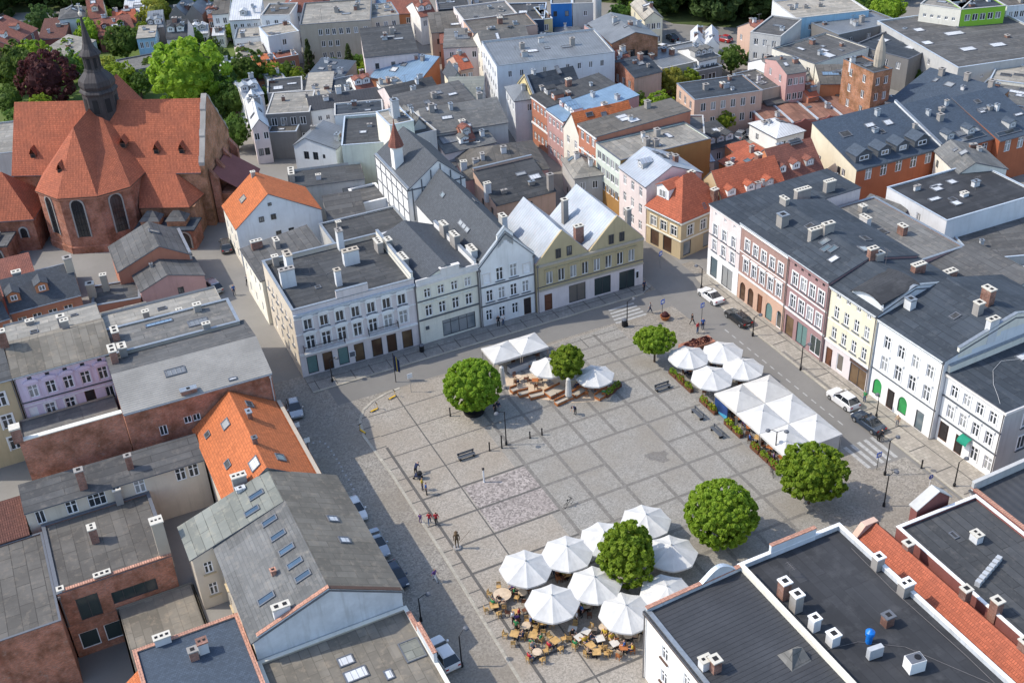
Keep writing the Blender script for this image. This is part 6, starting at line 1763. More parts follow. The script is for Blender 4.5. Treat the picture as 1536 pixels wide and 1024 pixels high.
# foreground right
S('dark flat felt roof with a row of vent hoods in the right foreground', (19.9, -35.2), (19.5, -66), 7.3, 10.3, 0, 0, px=False, wall='pl_redbrown', rm='felt_dark', par=.3, pt=.25, parmat='trim_white', name='foreground_house', ch=[CW(.16, .55, .9), CW(.42, .85, 1.0), (.42, .03, .9, .8, 1.6, 'chim_brick', 'cap', 1)], sk=[(.11, .42, 1.0, .6, 'felt_black')])
t_ = thing('tiled_strip_house', 'narrow orange pantile roof between two flat roofs in the right foreground', 'house', (14.4, -66, 0), 0)
g = MB(); g.box(.1, 5.5, 0, 31.5, 0, 6.0); g.poly([(.1, 31.5, 6.0), (5.5, 31.5, 6.0), (3.6, 31.5, 8.1)][::-1]); g.poly([(.1, 0, 6), (5.5, 0, 6), (3.6, 0, 8.1)]); g.build('wall', ['pl_redbrown'], t_)
g = MB(); g.slabs([[(-.1, -.1, 5.9), (3.6, -.1, 8.25), (3.6, 31.8, 8.25), (-.1, 31.8, 5.9)], [(3.6, -.1, 8.25), (5.6, -.1, 6.1), (5.6, 31.8, 6.1), (3.6, 31.8, 8.25)]], .15); g.slabs([[(-.1, 0, 0), (0, 0, 0), (0, .1, 0)]], .01) if False else None
r_ = g.build('roof', ['tile_bright'], t_)
for y, h in ((27.5, .9), (20, 1.4), (13, 1.3), (9, 1.0)):
    o = link('chimney', chimney_mesh(.8, .8, h, 'chim_brick', 'cap', 1), r_)
    o.location = (3.9, y, 7.9)
S('dark ribbed roof house with a grey parapet at the right edge', (30.4, -34.4), (30.1, -66), 7.4, 15, 0, 0, px=False, roof='sv', hr=.7, wall='pl_redbrown', rm='metal_ribbed', name='foreground_house', fw=[('L', 0, 1, 1.0, 'pl_grey|pl_grey'), ('F', 0, 1, .25, 'pl_redbrown|coping_tile')])
t_ = thing('gable_stub', 'small red brown gable standing on the parapet of the dark felt roof', 'gable', (25.2, -34.3, 0), 0)
g = MB(); g.box(-2.1, 2.1, -.3, .6, 0, 8.0); g.poly([(-2.1, -.3, 8), (2.1, -.3, 8), (.4, -.3, 9.4)]); g.poly([(2.1, .6, 8), (-2.1, .6, 8), (.4, .6, 9.4)]); g.build('wall', ['pl_redbrown'], t_)
g = MB(); g.slabs([[(-2.3, -.45, 8.05), (.4, -.45, 9.55), (.4, .75, 9.55), (-2.3, .75, 8.05)][::-1], [(2.3, .75, 8.05), (.4, .75, 9.55), (.4, -.45, 9.55), (2.3, -.45, 8.05)][::-1]], .12); g.build('roof', ['pl_grey'], t_)
t_ = thing('gable_stub', 'pale brown gable wall at the square end of the orange pantile strip', 'gable', (17.3, -34.2, 0), 0)
g = MB(); g.box(-2.0, 1.6, 0, .5, 0, 6.4); g.poly([(-2, 0, 6.4), (1.6, 0, 6.4), (1.0, 0, 8.3), (-.6, 0, 8.3)]); g.poly([(1.6, .5, 6.4), (-2, .5, 6.4), (-.6, .5, 8.3), (1.0, .5, 8.3)]); g.slabs([[(-2.1, -.1, 6.5), (-.6, -.1, 8.4), (-.6, .6, 8.4), (-2.1, .6, 6.5)][::-1], [(-.6, -.1, 8.4), (1.0, -.1, 8.4), (1.0, .6, 8.4), (-.6, .6, 8.4)], [(1.0, -.1, 8.4), (1.7, -.1, 6.5), (1.7, .6, 6.5), (1.0, .6, 8.4)]], .1); g.build('wall', ['pl_salmon'], t_)
# upper left quarter beyond the church
S('maroon modern house with a red brown roof at the top left', T(1, 62, 265), T(1, 212, 165), 7.5, 14, 3, 2, roof='gu', hr=3, wall='pl_redbrown', rm='tile_old', square=False, ww=1.2, wh=2.0)
S('maroon flat wing beside the modern house at the top left', T(1, 215, 230), T(1, 372, 215), 5, 12, 0, 0, roof='sv', hr=1.2, wall='pl_redbrown', rm='tile_dark', square=False)
S('pale blue small house with a white upper floor at the top left', T(1, 336, 112), T(1, 476, 96), 7, 8, 2, 2, roof='hip', hr=1.2, wall='pl_bluewhite', rm='felt_mid')
S('cream house with a steep red roof at the top left', T(1, 505, 108), T(1, 600, 96), 6, 9, 1, 1, roof='gu', hr=3, wall='pl_cream2', rm='tile_old')
S('low dark red roofed houses among garden trees', T(1, 560, 205), T(1, 770, 175), 4, 10, 3, 1, roof='gu', hr=2.4, wall='pl_redbrown', rm='tile_old')
S('sky blue house with a flat beige roof in the gardens', T(1, 776, 222), T(1, 882, 212), 7.2, 7, 3, 2, roof='sv', hr=.6, wall='pl_sky', rm='felt_pale', ww=.8)
S('tall grey narrow house beside the sky blue house', T(1, 840, 165), T(1, 930, 155), 7.5, 9, 1, 2, roof='sv', hr=1.2, wall='pl_dgrey', rm='metal_grey')
S('pink garden house with a grey mansard roof', T(1, 946, 222), T(1, 1066, 214), 6.6, 8, 2, 1, roof='gu', hr=2.8, wall='pl_palepink', rm='felt_grey')
S('white terrace with a pale blue roof and red base at the top', T(1, 1305, 118), T(1, 1478, 108), 6, 8, 4, 1, roof='sv', hr=2.5, wall='pl_bluewhite', rm='metal_white')
S('white house with large windows left of the pale blue roof', T(1, 1205, 85), T(1, 1300, 78), 6.5, 8, 2, 1, roof='sv', hr=1.5, wall='pl_bright', rm='felt_mid')
S('low white flat roofed shed house with many windows in the gardens', T(1, 1332, 228), T(1, 1506, 214), 4.6, 8, 6, 1, wall='pl_bright', rm='felt_pale', ww=1.1)
S('grey barrel roofed houses at the top edge', T(1, 960, 95), T(1, 1150, 90), 5.5, 9, 3, 1, roof='gvn', hr=2.2, t=[0, .25, .5, .75, 1], wall='pl_dgrey', rm='felt_grey')
S('long low garage roof behind the church gardens', T(1, 700, 418), T(1, 945, 372), 4, 9, 8, 1, wall='pl_dgrey', rm='felt_grey', ww=1.4, wh=1.8)
S('grey and blue shed with a sloping grey roof at the left', T(1, 235, 295), T(1, 395, 330), 4.5, 8, 0, 0, roof='sv', hr=1.4, wall='pl_bluewhite', rm='felt_grey', square=False)
S('flat grey roof building at the left edge beside the church', (-40, 237), (22, 230), 5, 16, 0, 0, wall='pl_grey', rm='concrete_roof', square=False)
S('white building with dark openings at the top', T(1, 1480, 105), T(1, 1640, 100), 7, 10, 4, 2, wall='pl_bright', rm='felt_grey')
S('white house with a blue sheet roof in the gardens', T(1, 1250, 405), T(1, 1390, 395), 3.5, 6, 0, 0, roof='gu', hr=1, wall='pl_sky', rm='metal_white')
S('orange flat roofed garden house', T(1, 1480, 400), T(1, 1570, 385), 4, 8, 0, 0, roof='sv', hr=.5, wall='pl_salmon', rm='tile_orange')
S('white gable house with a teal metal roof beside the church garden', T(1, 1385, 560), T(1, 1500, 535), 6, 10, 1, 1, roof='gu', hr=1.5, wall='pl_bright', rm='metal_pale')

# small garden houses and sheds towards the wood
for q in (
    ('white shed roof house low in the gardens left of the white terrace', (288, 52), (312, 50), 3.2, 6, 'gu', 1.2, 'pl_bright', 'metal_white'),
    ('second white shed beside the garden lawn', (318, 54), (336, 53), 3, 5, 'gu', 1.0, 'pl_bright', 'metal_white'),
    ('reddish terrace end house beside the white terrace', (312, 28), (325, 27), 5.5, 8, 'gu', 1.5, 'pl_terracotta', 'tile_old'),
    ('dark barrel roof house with plum wall near the yellow green tree', (262, 28), (300, 24), 4.2, 8, 'gu', 2.0, 'pl_black', 'felt_grey'),
    ('salmon roof house among trees right of the cream house', (170, 38), (205, 34), 4, 8, 'gu', 2.0, 'pl_taupe', 'tile_bright'),
    ('maroon low roof beyond the dull green tree', (150, 48), (178, 46), 3.6, 7, 'gu', 1.4, 'pl_redbrown', 'tile_old'),
    ('white small house beyond the garden trees at the top', (185, 20), (215, 18), 4.5, 8, 'gu', 1.8, 'pl_bright', 'metal_white'),
    ('purple grey shed roof right of the maroon wing', (90, 68), (118, 60), 3.2, 8, 'sv', .8, 'pl_bluewhite', 'metal_grey'),
    ('beige roof garden house in front of the white shed house', (362, 84), (398, 78), 3.2, 7, 'gu', 1.2, 'pl_palepink', 'felt_pale'),
    ('small rose roofed hut left of the pale house with a white annex', (372, 70), (394, 68), 3.0, 6, 'sv', .7, 'pl_rose', 'felt_pale'),
    ('terracotta flat roof below the white annex', (414, 90), (448, 84), 3.4, 6, 'flat', .5, 'pl_terracotta', 'tile_old'),
    ('orange canopy roof beside the round bush tree', (388, 100), (414, 97), 3.0, 6, 'sv', .5, 'pl_salmon', 'tile_orange'),
    ('brick brown low shed under the orange canopy', (385, 122), (420, 118), 2.8, 6, 'sv', .5, 'pl_terracotta', 'tile_old'),
    ('tiny white roofed hut near the teal metal roof', (405, 126), (432, 122), 3.6, 6, 'flat', .5, 'pl_bright', 'felt_pale'),
    ('pale blue roofs in a row at the very top edge', (560, 6), (610, 4), 4.5, 8, 'gu', 1.5, 'pl_bluewhite', 'metal_blue'),
    ('grey row roofs at the top edge left of the red roofed hall', (500, 18), (560, 16), 4.5, 9, 'gu', 1.5, 'pl_grey', 'felt_grey'),
    ('red and white small roofs at the top edge', (528, 10), (552, 9), 4.2, 7, 'gu', 1.5, 'pl_bright', 'tile_old'),
    ('white house with a pinkish roof right of the red roofed hall', (630, 26), (655, 22), 6.5, 9, 'gu', 2.2, 'pl_bright', 'tile_old'),
    ('small pale annex between the black blocks', (704, 22), (712, 21), 6.5, 8, 'flat', .5, 'pl_cream', 'felt_pale'),
    ('red brown long roof behind the street house fronts', (660, 66), (720, 62), 6.0, 8, 'sv', 1.2, 'pl_terracotta', 'tile_old'),
    ('light blue glazed roof lantern house behind the white block', (705, 58), (735, 56), 6.5, 7, 'hip', 1.8, 'pl_sky', 'metal_blue'),
    ('pink low house among the turquoise ones', (790, 74), (812, 72), 6.0, 6, 'flat', .5, 'pl_rose', 'felt_mid'),
    ('dark hip roof behind the twin gabled house', (862, 268), (905, 262), 5.6, 8, 'hip', 1.5, 'pl_grey', 'felt_dark'),
    ('white lean to shed beside the red corner house', (1040, 246), (1072, 242), 4.5, 6, 'sv', .8, 'pl_bright', 'metal_pale'),
    ('grey curved store roof by the parking yard', (1066, 224), (1112, 214), 4.2, 8, 'sv', 1.2, 'pl_grey', 'felt_mid'),
    ('orange shed by the parking yard wall', (1118, 244), (1148, 236), 4.0, 6, 'sv', .8, 'pl_orange', 'tile_bright'),
    ('brown store between the salmon block and the workshops', (1150, 158), (1182, 153), 4.0, 8, 'sv', .8, 'pl_dgrey', 'felt_mid'),
    ('white vent roof annex in front of the long white hall', (1200, 92), (1232, 102), 5, 7, 'flat', .5, 'pl_bright', 'felt_grey'),
    ('blue roof strip annex beside the orange tower house', (1345, 178), (1400, 196), 4.0, 6, 'sv', .8, 'pl_grey', 'slate_blue'),
    ('pale tent like roof at the parking yard', (1166, 208), (1206, 196), 3.0, 8, 'hip', 1.2, 'pl_bright', 'metal_white'),
):
    lab, A, B, z, d, rf, hr, wl, rf_m = q
    S(lab, A, B, z, d, 2, 1, roof=rf, hr=hr, wall=wl, rm=rf_m, name='small_house')

for q in (
    ('pale patched lean to roof right of the orange house with roof lights', T(2, 770, 548), T(2, 892, 520), 8.6, 6, 'sv', .8, 'pl_bright', 'felt_pale'),
    ('small red tiled roof in the grey block centre', T(2, 1195, 800), T(2, 1262, 785), 8.6, 5, 'gu', 1.6, 'pl_terracotta', 'tile_old'),
    ('dark gable roof beside the mint stair tower', T(2, 905, 735), T(2, 985, 718), 11.6, 7, 'gv', 1.6, 'pl_grey', 'felt_slate'),
    ('white lean to with a zinc roof behind the timber house', T(2, 1120, 950), T(2, 1230, 930), 5.0, 5, 'sv', .8, 'pl_bright', 'metal_pale'),
    ('brick red roof house behind the long white house', T(2, 590, 520), T(2, 690, 500), 6.6, 7, 'gu', 1.8, 'pl_bright', 'tile_old'),
    ('orange tiled roof among the sheds left of the white four storey block', T(2, 1180, 400), T(2, 1250, 385), 7.4, 7, 'gu', 1.8, 'pl_salmon', 'tile_bright'),
    ('cream gable house with a slate roof beside the narrow street', T(2, 1130, 470), T(2, 1200, 460), 7.4, 7, 'gv', 1.8, 'pl_cream2', 'slate'),
    ('red tiled house between the brick hall and the tan house', T(3, 640, 372), T(3, 720, 355), 6.2, 7, 'gu', 1.8, 'pl_warmwhite', 'tile_old'),
    ('grey ridge roof store behind the row of dark garages', T(3, 1090, 350), T(3, 1200, 330), 5.6, 8, 'gu', 1.4, 'pl_bright', 'felt_slate'),
    ('orange roof workshop beside the cream workshop', T(4, 290, 560), T(4, 352, 545), 4.8, 7, 'gu', 1.4, 'pl_terracotta', 'tile_bright'),
    ('white walled gable house left of the dusky pink house', T(4, 90, 425), T(4, 160, 408), 7.0, 8, 'gu', 1.8, 'pl_bright', 'felt_slate'),
    ('terracotta roof house behind the white long low hall', T(4, 10, 215), T(4, 90, 200), 6.4, 8, 'gu', 2.0, 'pl_salmon', 'tile_old'),
):
    lab, A, B, z, d, rf, hr, wl, rf_m = q
    S(lab, A, B, z, d, 3, 1, roof=rf, hr=hr, wall=wl, rm=rf_m, name='small_house')
# ------------------------------------------------------------------ trees
mk('leaf_square', (.32, .455, .040), 'leaf', .6, c2=(.20, .34, .030), ns=.9)
mk('leaf_mid', (.16, .26, .045), 'leaf', .65, c2=(.09, .17, .035), ns=.4)
mk('leaf_bright', (.33, .45, .04), 'leaf', .65, c2=(.20, .33, .035), ns=.35)
mk('leaf_yellow', (.40, .41, .07), 'leaf', .65, c2=(.26, .32, .05), ns=.35)
mk('leaf_dark', (.075, .14, .04), 'leaf', .7, c2=(.11, .20, .05), ns=.2)
mk('leaf_maroon', (.15, .05, .05), 'leaf', .65, c2=(.06, .02, .024), ns=.4)
mk('leaf_conifer', (.11, .17, .055), 'leaf', .7, c2=(.065, .09, .03), ns=.4)
mk('bark', (.10, .075, .055), 'plain', .95, var=.3)

def crown_mesh(name, mat, r, n, size, seed, shape='ball', rough=.10, clumps=None, cr=None, core=.70):
    """leaf sprays gathered in clumps over the outer part of an uneven crown, with gaps between them"""
    g = np.random.default_rng(seed)
    R = np.array(r if hasattr(r, '__len__') else (r, r, r), float)
    nc = clumps or max(24, n // 34)
    cr = cr or 1.25 / math.sqrt(nc) * 1.5
    k = np.arange(nc) + .5
    ph = np.arccos(1 - 2 * k / nc)
    th = PI * (1 + 5 ** .5) * k
    d = np.stack([np.cos(th) * np.sin(ph), np.sin(th) * np.sin(ph), np.cos(ph)], 1) + g.normal(0, .5 / math.sqrt(nc) * 1.6, (nc, 3))
    d /= np.linalg.norm(d, axis=1)[:, None]
    ld = g.normal(size=(9, 3)); ld /= np.linalg.norm(ld, axis=1)[:, None]
    la = g.uniform(-1, 1, 9)
    amp = 1 + rough * sum(la[i] * np.exp(-(1 - d @ ld[i]) / .16) for i in range(9)) + g.normal(0, rough * .28, nc)
    if shape == 'cone':
        h = (d[:, 2] + 1) / 2
        amp = amp * (1.12 - .38 * h) * np.where(d[:, 2] > .8, 1 + (d[:, 2] - .8) * 1.5, 1)
    if shape == 'dome':
        amp = amp * np.where(d[:, 2] < 0, 1 - .35 * d[:, 2] ** 2, 1)
    inner = g.random(nc) < .22
    amp = np.where(inner, amp * g.uniform(.55, .8, nc), amp - cr * .55)
    C_ = d * amp[:, None]
    if shape == 'conifer':
        h = g.random(nc) ** .75
        a = g.uniform(0, 2 * PI, nc)
        rr = (1 - h) * (.85 + .2 * np.sin(h * 40)) * g.uniform(.75, 1.05, nc)
        C_ = np.stack([np.cos(a) * rr, np.sin(a) * rr, h * 2 - 1], 1)
        d = np.stack([np.cos(a), np.sin(a), np.full(nc, .3)], 1)
        cr = cr * .7
    ci = g.integers(0, nc, n)
    ld_ = g.normal(size=(n, 3)); ld_ /= np.linalg.norm(ld_, axis=1)[:, None]
    ld_ = ld_ + d[ci] * .75; ld_ /= np.linalg.norm(ld_, axis=1)[:, None]
    cs = cr * g.uniform(.7, 1.25, nc)[ci]
    P = (C_[ci] + ld_ * (cs * g.uniform(.55, 1.0, n))[:, None]) * R
    nrm = ld_ + g.normal(0, .26, (n, 3)); nrm /= np.linalg.norm(nrm, axis=1)[:, None]
    t = np.cross(nrm, g.normal(size=(n, 3))); t /= np.linalg.norm(t, axis=1)[:, None]
    b = np.cross(nrm, t)
    s = size * g.uniform(.6, 1.3, n)[:, None]
    w = s * g.uniform(.55, .85, n)[:, None]
    V = np.empty((n, 4, 3))
    V[:, 0] = P - t * s * .5
    V[:, 1] = P + b * w * .5 + nrm * s * .10
    V[:, 2] = P + t * s * .55 - nrm * s * .12
    V[:, 3] = P - b * w * .5 + nrm * s * .06
    verts, faces = V.reshape(-1, 3).tolist(), np.arange(n * 4).reshape(-1, 4).tolist()
    if shape in ('ball', 'cone', 'dome') and core > 0:      # the dense inner foliage
        nu, nv = 14, 9
        i0 = len(verts)
        for j in range(nv + 1):
            for i in range(nu):
                f_, q_ = 2 * PI * i / nu, PI * j / nv
                k_ = core * (1 + .08 * math.sin(3 * f_ + j)) * (1 - .12 * (math.cos(q_) + 1) if shape == 'cone' else 1)
                verts.append((math.cos(f_) * math.sin(q_) * k_ * R[0], math.sin(f_) * math.sin(q_) * k_ * R[1], math.cos(q_) * k_ * R[2]))
        for j in range(nv):
            for i in range(nu):
                a, b = i0 + j * nu + i, i0 + j * nu + (i + 1) % nu
                faces.append((a, a + nu, b + nu, b))
    me = bpy.data.meshes.new(name)
    me.from_pydata(verts, [], faces)
    me.materials.append(M[mat])
    me.update()
    return me

def trunk_mesh(h, r, spread, seed, n=5):
    g = random.Random(seed)
    t = MB()
    t.tube((0, 0, -.1), (0, 0, h * .55), r, r * .75, 8)
    for k in range(n):
        a = 2 * PI * k / n + g.uniform(-.4, .4)
        p = Vector((math.cos(a) * spread * .45, math.sin(a) * spread * .45, h * g.uniform(.8, 1.0)))
        t.tube((0, 0, h * .5), p, r * .5, r * .3, 6)
        t.tube(p, p + Vector((math.cos(a) * spread * .35, math.sin(a) * spread * .35, h * .3)), r * .3, r * .1, 5)
    return t.mesh('trunk', ['bark'])

def tree(name, label, loc, zc, R, mat, seed, shape='ball', n=6000, size=.42, rough=.10, tr=.16):
    R = tuple(q * .86 for q in R)
    k_ = int(30 * R[0] ** 2)
    root = thing(name, label, 'tree', loc)
    c = link('crown', crown_mesh('crown', mat, R, n, size, seed, shape, rough, k_), root, (0, 0, zc))
    tk = link('trunk', trunk_mesh(zc, tr, R[0], seed), root)
    return root

tree('round_tree', 'large clipped ball shaped tree beside the white square canopies, leftmost on the square', (-5.2, 12.6, 0), 4.3, (4.0, 4.0, 3.7), 'leaf_square', 3, n=13000, size=.40, rough=.07)
tree('round_tree', 'small tree growing between two white parasols on the square', (7.6, 11.3, 0), 4.5, (2.5, 2.5, 2.6), 'leaf_square', 5, 'cone', n=5200, size=.42, rough=.22)
tree('round_tree', 'small flat topped tree near the northeast street corner of the square', (20.6, 11.0, 0), 3.4, (2.8, 2.8, 2.15), 'leaf_square', 8, 'dome', n=5600, size=.42, rough=.2)
tree('round_tree', 'spreading loose crowned tree beside the big white canopy', (20.6, -21.6, 0), 4.3, (4.3, 4.3, 3.6), 'leaf_square', 11, 'dome', n=11000, size=.46, rough=.24)
tree('round_tree', 'dense dome shaped tree nearest the black flat roof', (8.3, -22.0, 0), 4.2, (4.4, 4.4, 3.75), 'leaf_square', 14, n=13000, size=.43, rough=.10)
tree('round_tree', 'pointed tree standing in the middle of the parasol cluster', (-3.6, -22.6, 0), 4.7, (3.6, 3.6, 3.9), 'leaf_square', 17, 'cone', n=9500, size=.44, rough=.2)
# a planter ring under the clipped ball tree
t_ = thing('tree_tub', 'dark round tub under the clipped ball tree', 'planter', (-5.2, 12.6, 0))
g = MB(); g.lathe([(1.3, 0), (1.45, .55), (1.25, .55), (1.2, .45)], 20); g.build('tub', ['iron'], t_)

CROWNS = {}
def far_crown(mat, v, shape='ball'):
    k = (mat, v, shape)
    if k not in CROWNS:
        CROWNS[k] = crown_mesh('crown', mat, (1, 1, .95) if shape != 'conifer' else (.62, .62, 1.25), 2800, .17, 40 + v + len(CROWNS), shape, .38, 95)
    return CROWNS[k]
FT = trunk_mesh(1.5, .12, .8, 3, 4)
WHERE = {}
def far_tree(px, py, rp, mat='leaf_mid', shape='ball', label=None, name='garden_tree'):
    p = at((px, py), 4)
    r = rp * (Vector((p.x, p.y, 4)) - Vector(CAM)).length / FPX
    zc = r * 1.05 + 1.0
    p = at((px, py), zc)
    root = thing(name, label, 'tree', (p.x, p.y, 0), random.uniform(0, 6), 'garden and street trees of the town')
    c = link('crown', far_crown(mat, random.randrange(3), shape), root, (0, 0, zc if shape != 'conifer' else r * 1.2))
    c.scale = (r,) * 3
    tk = link('trunk', FT, root)
    tk.scale = (r * .9, r * .9, zc / 1.5)
    return root

FTREES = [
 (279, 111, 48, 'leaf_bright', 'ball', 'very large bright green tree right behind the church roof'), (67, 116, 34, 'leaf_maroon', 'ball', 'big dark maroon leaved tree left of the church turret'),
 (235, 20, 21, 'leaf_yellow', 'ball', 'yellow green rounded tree among the garden houses'), (185, 62, 24, 'leaf_mid', 'ball', 'dull green tree left of the sky blue house'),
 (22, 100, 30, 'leaf_mid', 'ball', 'broad green tree at the left edge beside the maroon tree'), (48, 84, 22, 'leaf_bright', 'ball', 'light green tree just behind the maroon tree'),
 (98, 100, 20, 'leaf_mid', 'ball', 'green tree between the maroon tree and the turret'), (133, 50, 17, 'leaf_bright', 'ball', 'small bright tree above the turret dome'),
 (180, 118, 20, 'leaf_bright', 'ball', 'bright bush like tree just right of the turret'), (158, 100, 14, 'leaf_yellow', 'ball', 'yellow green tree touching the turret lantern'),
 (208, 124, 16, 'leaf_mid', 'ball', 'dark green low tree behind the nave ridge'), (351, 148, 24, 'leaf_mid', 'ball', 'green tree behind the east gable of the church'),
 (369, 105, 25, 'leaf_mid', 'ball', 'tall dull tree near the teal metal roof'), (336, 128, 20, 'leaf_dark', 'ball', 'dark tree right of the very large bright tree'),
 (328, 92, 17, 'leaf_dark', 'ball', 'dark garden tree above the very large bright tree'), (352, 196, 21, 'leaf_mid', 'ball', 'tree beside the lane at the pink gable house'),
 (412, 112, 15, 'leaf_bright', 'ball', 'round bush tree next to the orange garden house'), (390, 92, 13, 'leaf_mid', 'ball', 'small tree near the white shed house'),
 (463, 84, 20, 'leaf_conifer', 'conifer', 'left conifer in front of the long grey block'), (524, 94, 22, 'leaf_conifer', 'conifer', 'right conifer in front of the long grey block'),
 (536, 96, 15, 'leaf_mid', 'ball', 'dark bushy tree beside the right conifer'), (30, 178, 20, 'leaf_mid', 'ball', 'green tree left of the church nave roof'),
 (12, 150, 18, 'leaf_mid', 'ball', 'green tree cut by the left picture edge'), (62, 160, 15, 'leaf_bright', 'ball', 'light bush behind the left nave corner'),
 (240, 78, 13, 'leaf_mid', 'ball', 'small tree in front of the pink garden house'), (290, 58, 14, 'leaf_mid', 'ball', 'small tree right of the pink garden house'),
 (318, 70, 11, 'leaf_mid', 'ball', 'little tree below the white terrace'), (270, 30, 13, 'leaf_mid', 'ball', 'tree between barrel roofs and the yellow green tree'),
 (346, 47, 10, 'leaf_bright', 'ball', 'bush under the pale blue terrace roof'), (385, 45, 10, 'leaf_mid', 'ball', 'bush right of the pale blue terrace roof'),
 (563, 290, 15, 'leaf_bright', 'ball', 'small bright tree in the yard by the terrace bar'), (988, 160, 21, 'leaf_bright', 'ball', 'bright tree at the left end of the salmon block'),
 (1012, 120, 20, 'leaf_yellow', 'ball', 'yellowish tree behind the salmon block'), (1036, 118, 14, 'leaf_bright', 'ball', 'slim bright tree beside the yellowish tree'),
 (1086, 180, 14, 'leaf_bright', 'ball', 'round little tree in front of the salmon block'), (1098, 86, 18, 'leaf_mid', 'ball', 'tree between the white sheds and the grey white hall'),
 (1130, 88, 13, 'leaf_mid', 'ball', 'tree at the corner of the grey white hall'), (868, 40, 16, 'leaf_yellow', 'ball', 'yellow green tree in front of the bright blue warehouse'),
 (1332, 14, 24, 'leaf_bright', 'ball', 'large bright tree left of the cream apartment block'), (1290, 8, 18, 'leaf_mid', 'ball', 'tree behind the sky blue building'),
 (1402, 38, 11, 'leaf_conifer', 'conifer', 'conifer in front of the cream apartment block'), (1424, 40, 12, 'leaf_conifer', 'conifer', 'conifer in front of the bright green apartment block'),
 (1476, 44, 15, 'leaf_mid', 'ball', 'rounded tree before the bright green apartment block'), (1378, 113, 9, 'leaf_mid', 'ball', 'small bush in the gap between the two halls'),
 (930, 22, 16, 'leaf_mid', 'ball', 'tree right of the tall white chimney'), (960, 18, 15, 'leaf_bright', 'ball', 'light tree behind the beige curved roof house'),
 (418, 20, 10, 'leaf_mid', 'ball', 'small tree at the top left of the domed red roof'), (1255, 25, 12, 'leaf_mid', 'ball', 'dark tree behind the white end of the sky blue building'),
 (10, 60, 18, 'leaf_mid', 'ball', 'tree below the maroon modern house at the left edge'), (105, 75, 15, 'leaf_bright', 'ball', 'light tree behind the grey and blue shed'),
]
for i_, (x_, y_, r_, m_, w_) in enumerate(((118, 30, 15, 'mid', 'above the turret spire tip'), (60, 30, 17, 'dark', 'behind the maroon modern house'), (150, 22, 14, 'bright', 'between the white small house and the turret tip'), (300, 10, 13, 'mid', 'above the dark barrel roof'), (345, 12, 12, 'bright', 'above the white terrace'),
   (255, 55, 12, 'mid', 'between the sky blue and the pink garden houses'), (215, 48, 13, 'bright', 'left of the tall grey narrow house'), (120, 95, 13, 'bright', 'behind the spire foot'), (225, 100, 13, 'mid', 'in front of the long low garage roof'), (300, 150, 16, 'dark', 'close behind the nave ridge'),
   (325, 160, 15, 'mid', 'close behind the stepped gable top'), (372, 130, 13, 'bright', 'at the garden path'), (395, 145, 12, 'mid', 'left of the brown brick house'), (430, 105, 11, 'mid', 'below the terracotta flat roof'), (445, 112, 10, 'bright', 'beside the tiny white hut'), (500, 98, 11, 'mid', 'between the two conifers'),
   (545, 105, 12, 'bright', 'at the corner of the large plain house'), (955, 150, 13, 'mid', 'behind the dusty pink rear wall'), (1150, 60, 12, 'mid', 'at the front of the grey white hall'), (1215, 6, 14, 'bright', 'above the white end of the sky blue building'), (1500, 50, 12, 'bright', 'right of the bright green apartment block'), (1440, 58, 11, 'dark', 'at the foot of the cream apartment block'))):
    FTREES.append((x_, y_, r_, 'leaf_' + m_, 'ball', {'mid': 'mid green tree ', 'bright': 'light green tree ', 'dark': 'dark green tree '}[m_] + w_))
for a in FTREES:
    far_tree(*a)

# the wood along the top of the view: one far mass of crowns
g = np.random.default_rng(5)
wood_pts = []
def band(poly, n):
    out = []
    xs = [p[0] for p in poly]; ys = [p[1] for p in poly]
    while len(out) < n:
        x, y = g.uniform(min(xs), max(xs)), g.uniform(min(ys), max(ys))
        c = False
        j = len(poly) - 1
        for i in range(len(poly)):
            if ((poly[i][1] > y) != (poly[j][1] > y)) and x < (poly[j][0] - poly[i][0]) * (y - poly[i][1]) / (poly[j][1] - poly[i][1]) + poly[i][0]:
                c = not c
            j = i
        if c: out.append((x, y))
    return out
wp = band([(-30, -45), (330, -45), (300, 5), (215, 10), (140, 20), (100, 12), (-30, 34)], 80) + band([(780, -40), (1570, -60), (1570, -8), (1420, -14), (1340, 2), (1300, 8), (1190, 20), (1120, 42), (1010, 34), (930, 4), (790, -8)], 200) + band([(330, -45), (780, -40), (780, -12), (600, -14), (330, -8)], 60)
base = [crown_mesh('wood', 'leaf_dark', (1, 1, .9), 800, .30, 80 + k, 'ball', .35, 40, core=0) for k in range(3)]
allv, n0 = [], 0
cos_ = []
for x, y in wp:
    p = at((x, y), 0)
    r = g.uniform(4.0, 6.5)
    me = base[g.integers(3)]
    co = np.empty(len(me.vertices) * 3); me.vertices.foreach_get('co', co)
    co = co.reshape(-1, 3)
    a = g.uniform(0, 6.28)
    ca, sa = math.cos(a), math.sin(a)
    co = np.stack([co[:, 0] * ca - co[:, 1] * sa, co[:, 0] * sa + co[:, 1] * ca, co[:, 2]], 1) * r + np.array([p.x, p.y, r * 1.1])
    cos_.append(co)
V = np.concatenate(cos_)
me = bpy.data.meshes.new('far_wood')
me.from_pydata(V.tolist(), [], np.arange(len(V)).reshape(-1, 4).tolist())
me.materials.append(M['leaf_dark'])
tag(link('far_wood', me), 'dark green wood along the top of the view', kind='stuff')
px2 = lambda *ps: [(lambda q: (q.x, q.y))(at(p)) for p in ps]
sheet('wood_ground', [px2((-200, 26), (150, 16), (330, 2), (780, -6), (930, 6), (1010, 36), (1130, 44), (1200, 18), (1340, 0), (1700, -14), (1900, -260), (-500, -260))], .02, 'wood_floor')
sheet('garden_lawn', [px2((-60, 60), (120, 60), (330, 62), (440, 60), (430, 118), (385, 150), (345, 215), (330, 165), (60, 190), (-60, 190))], .016, 'lawn')
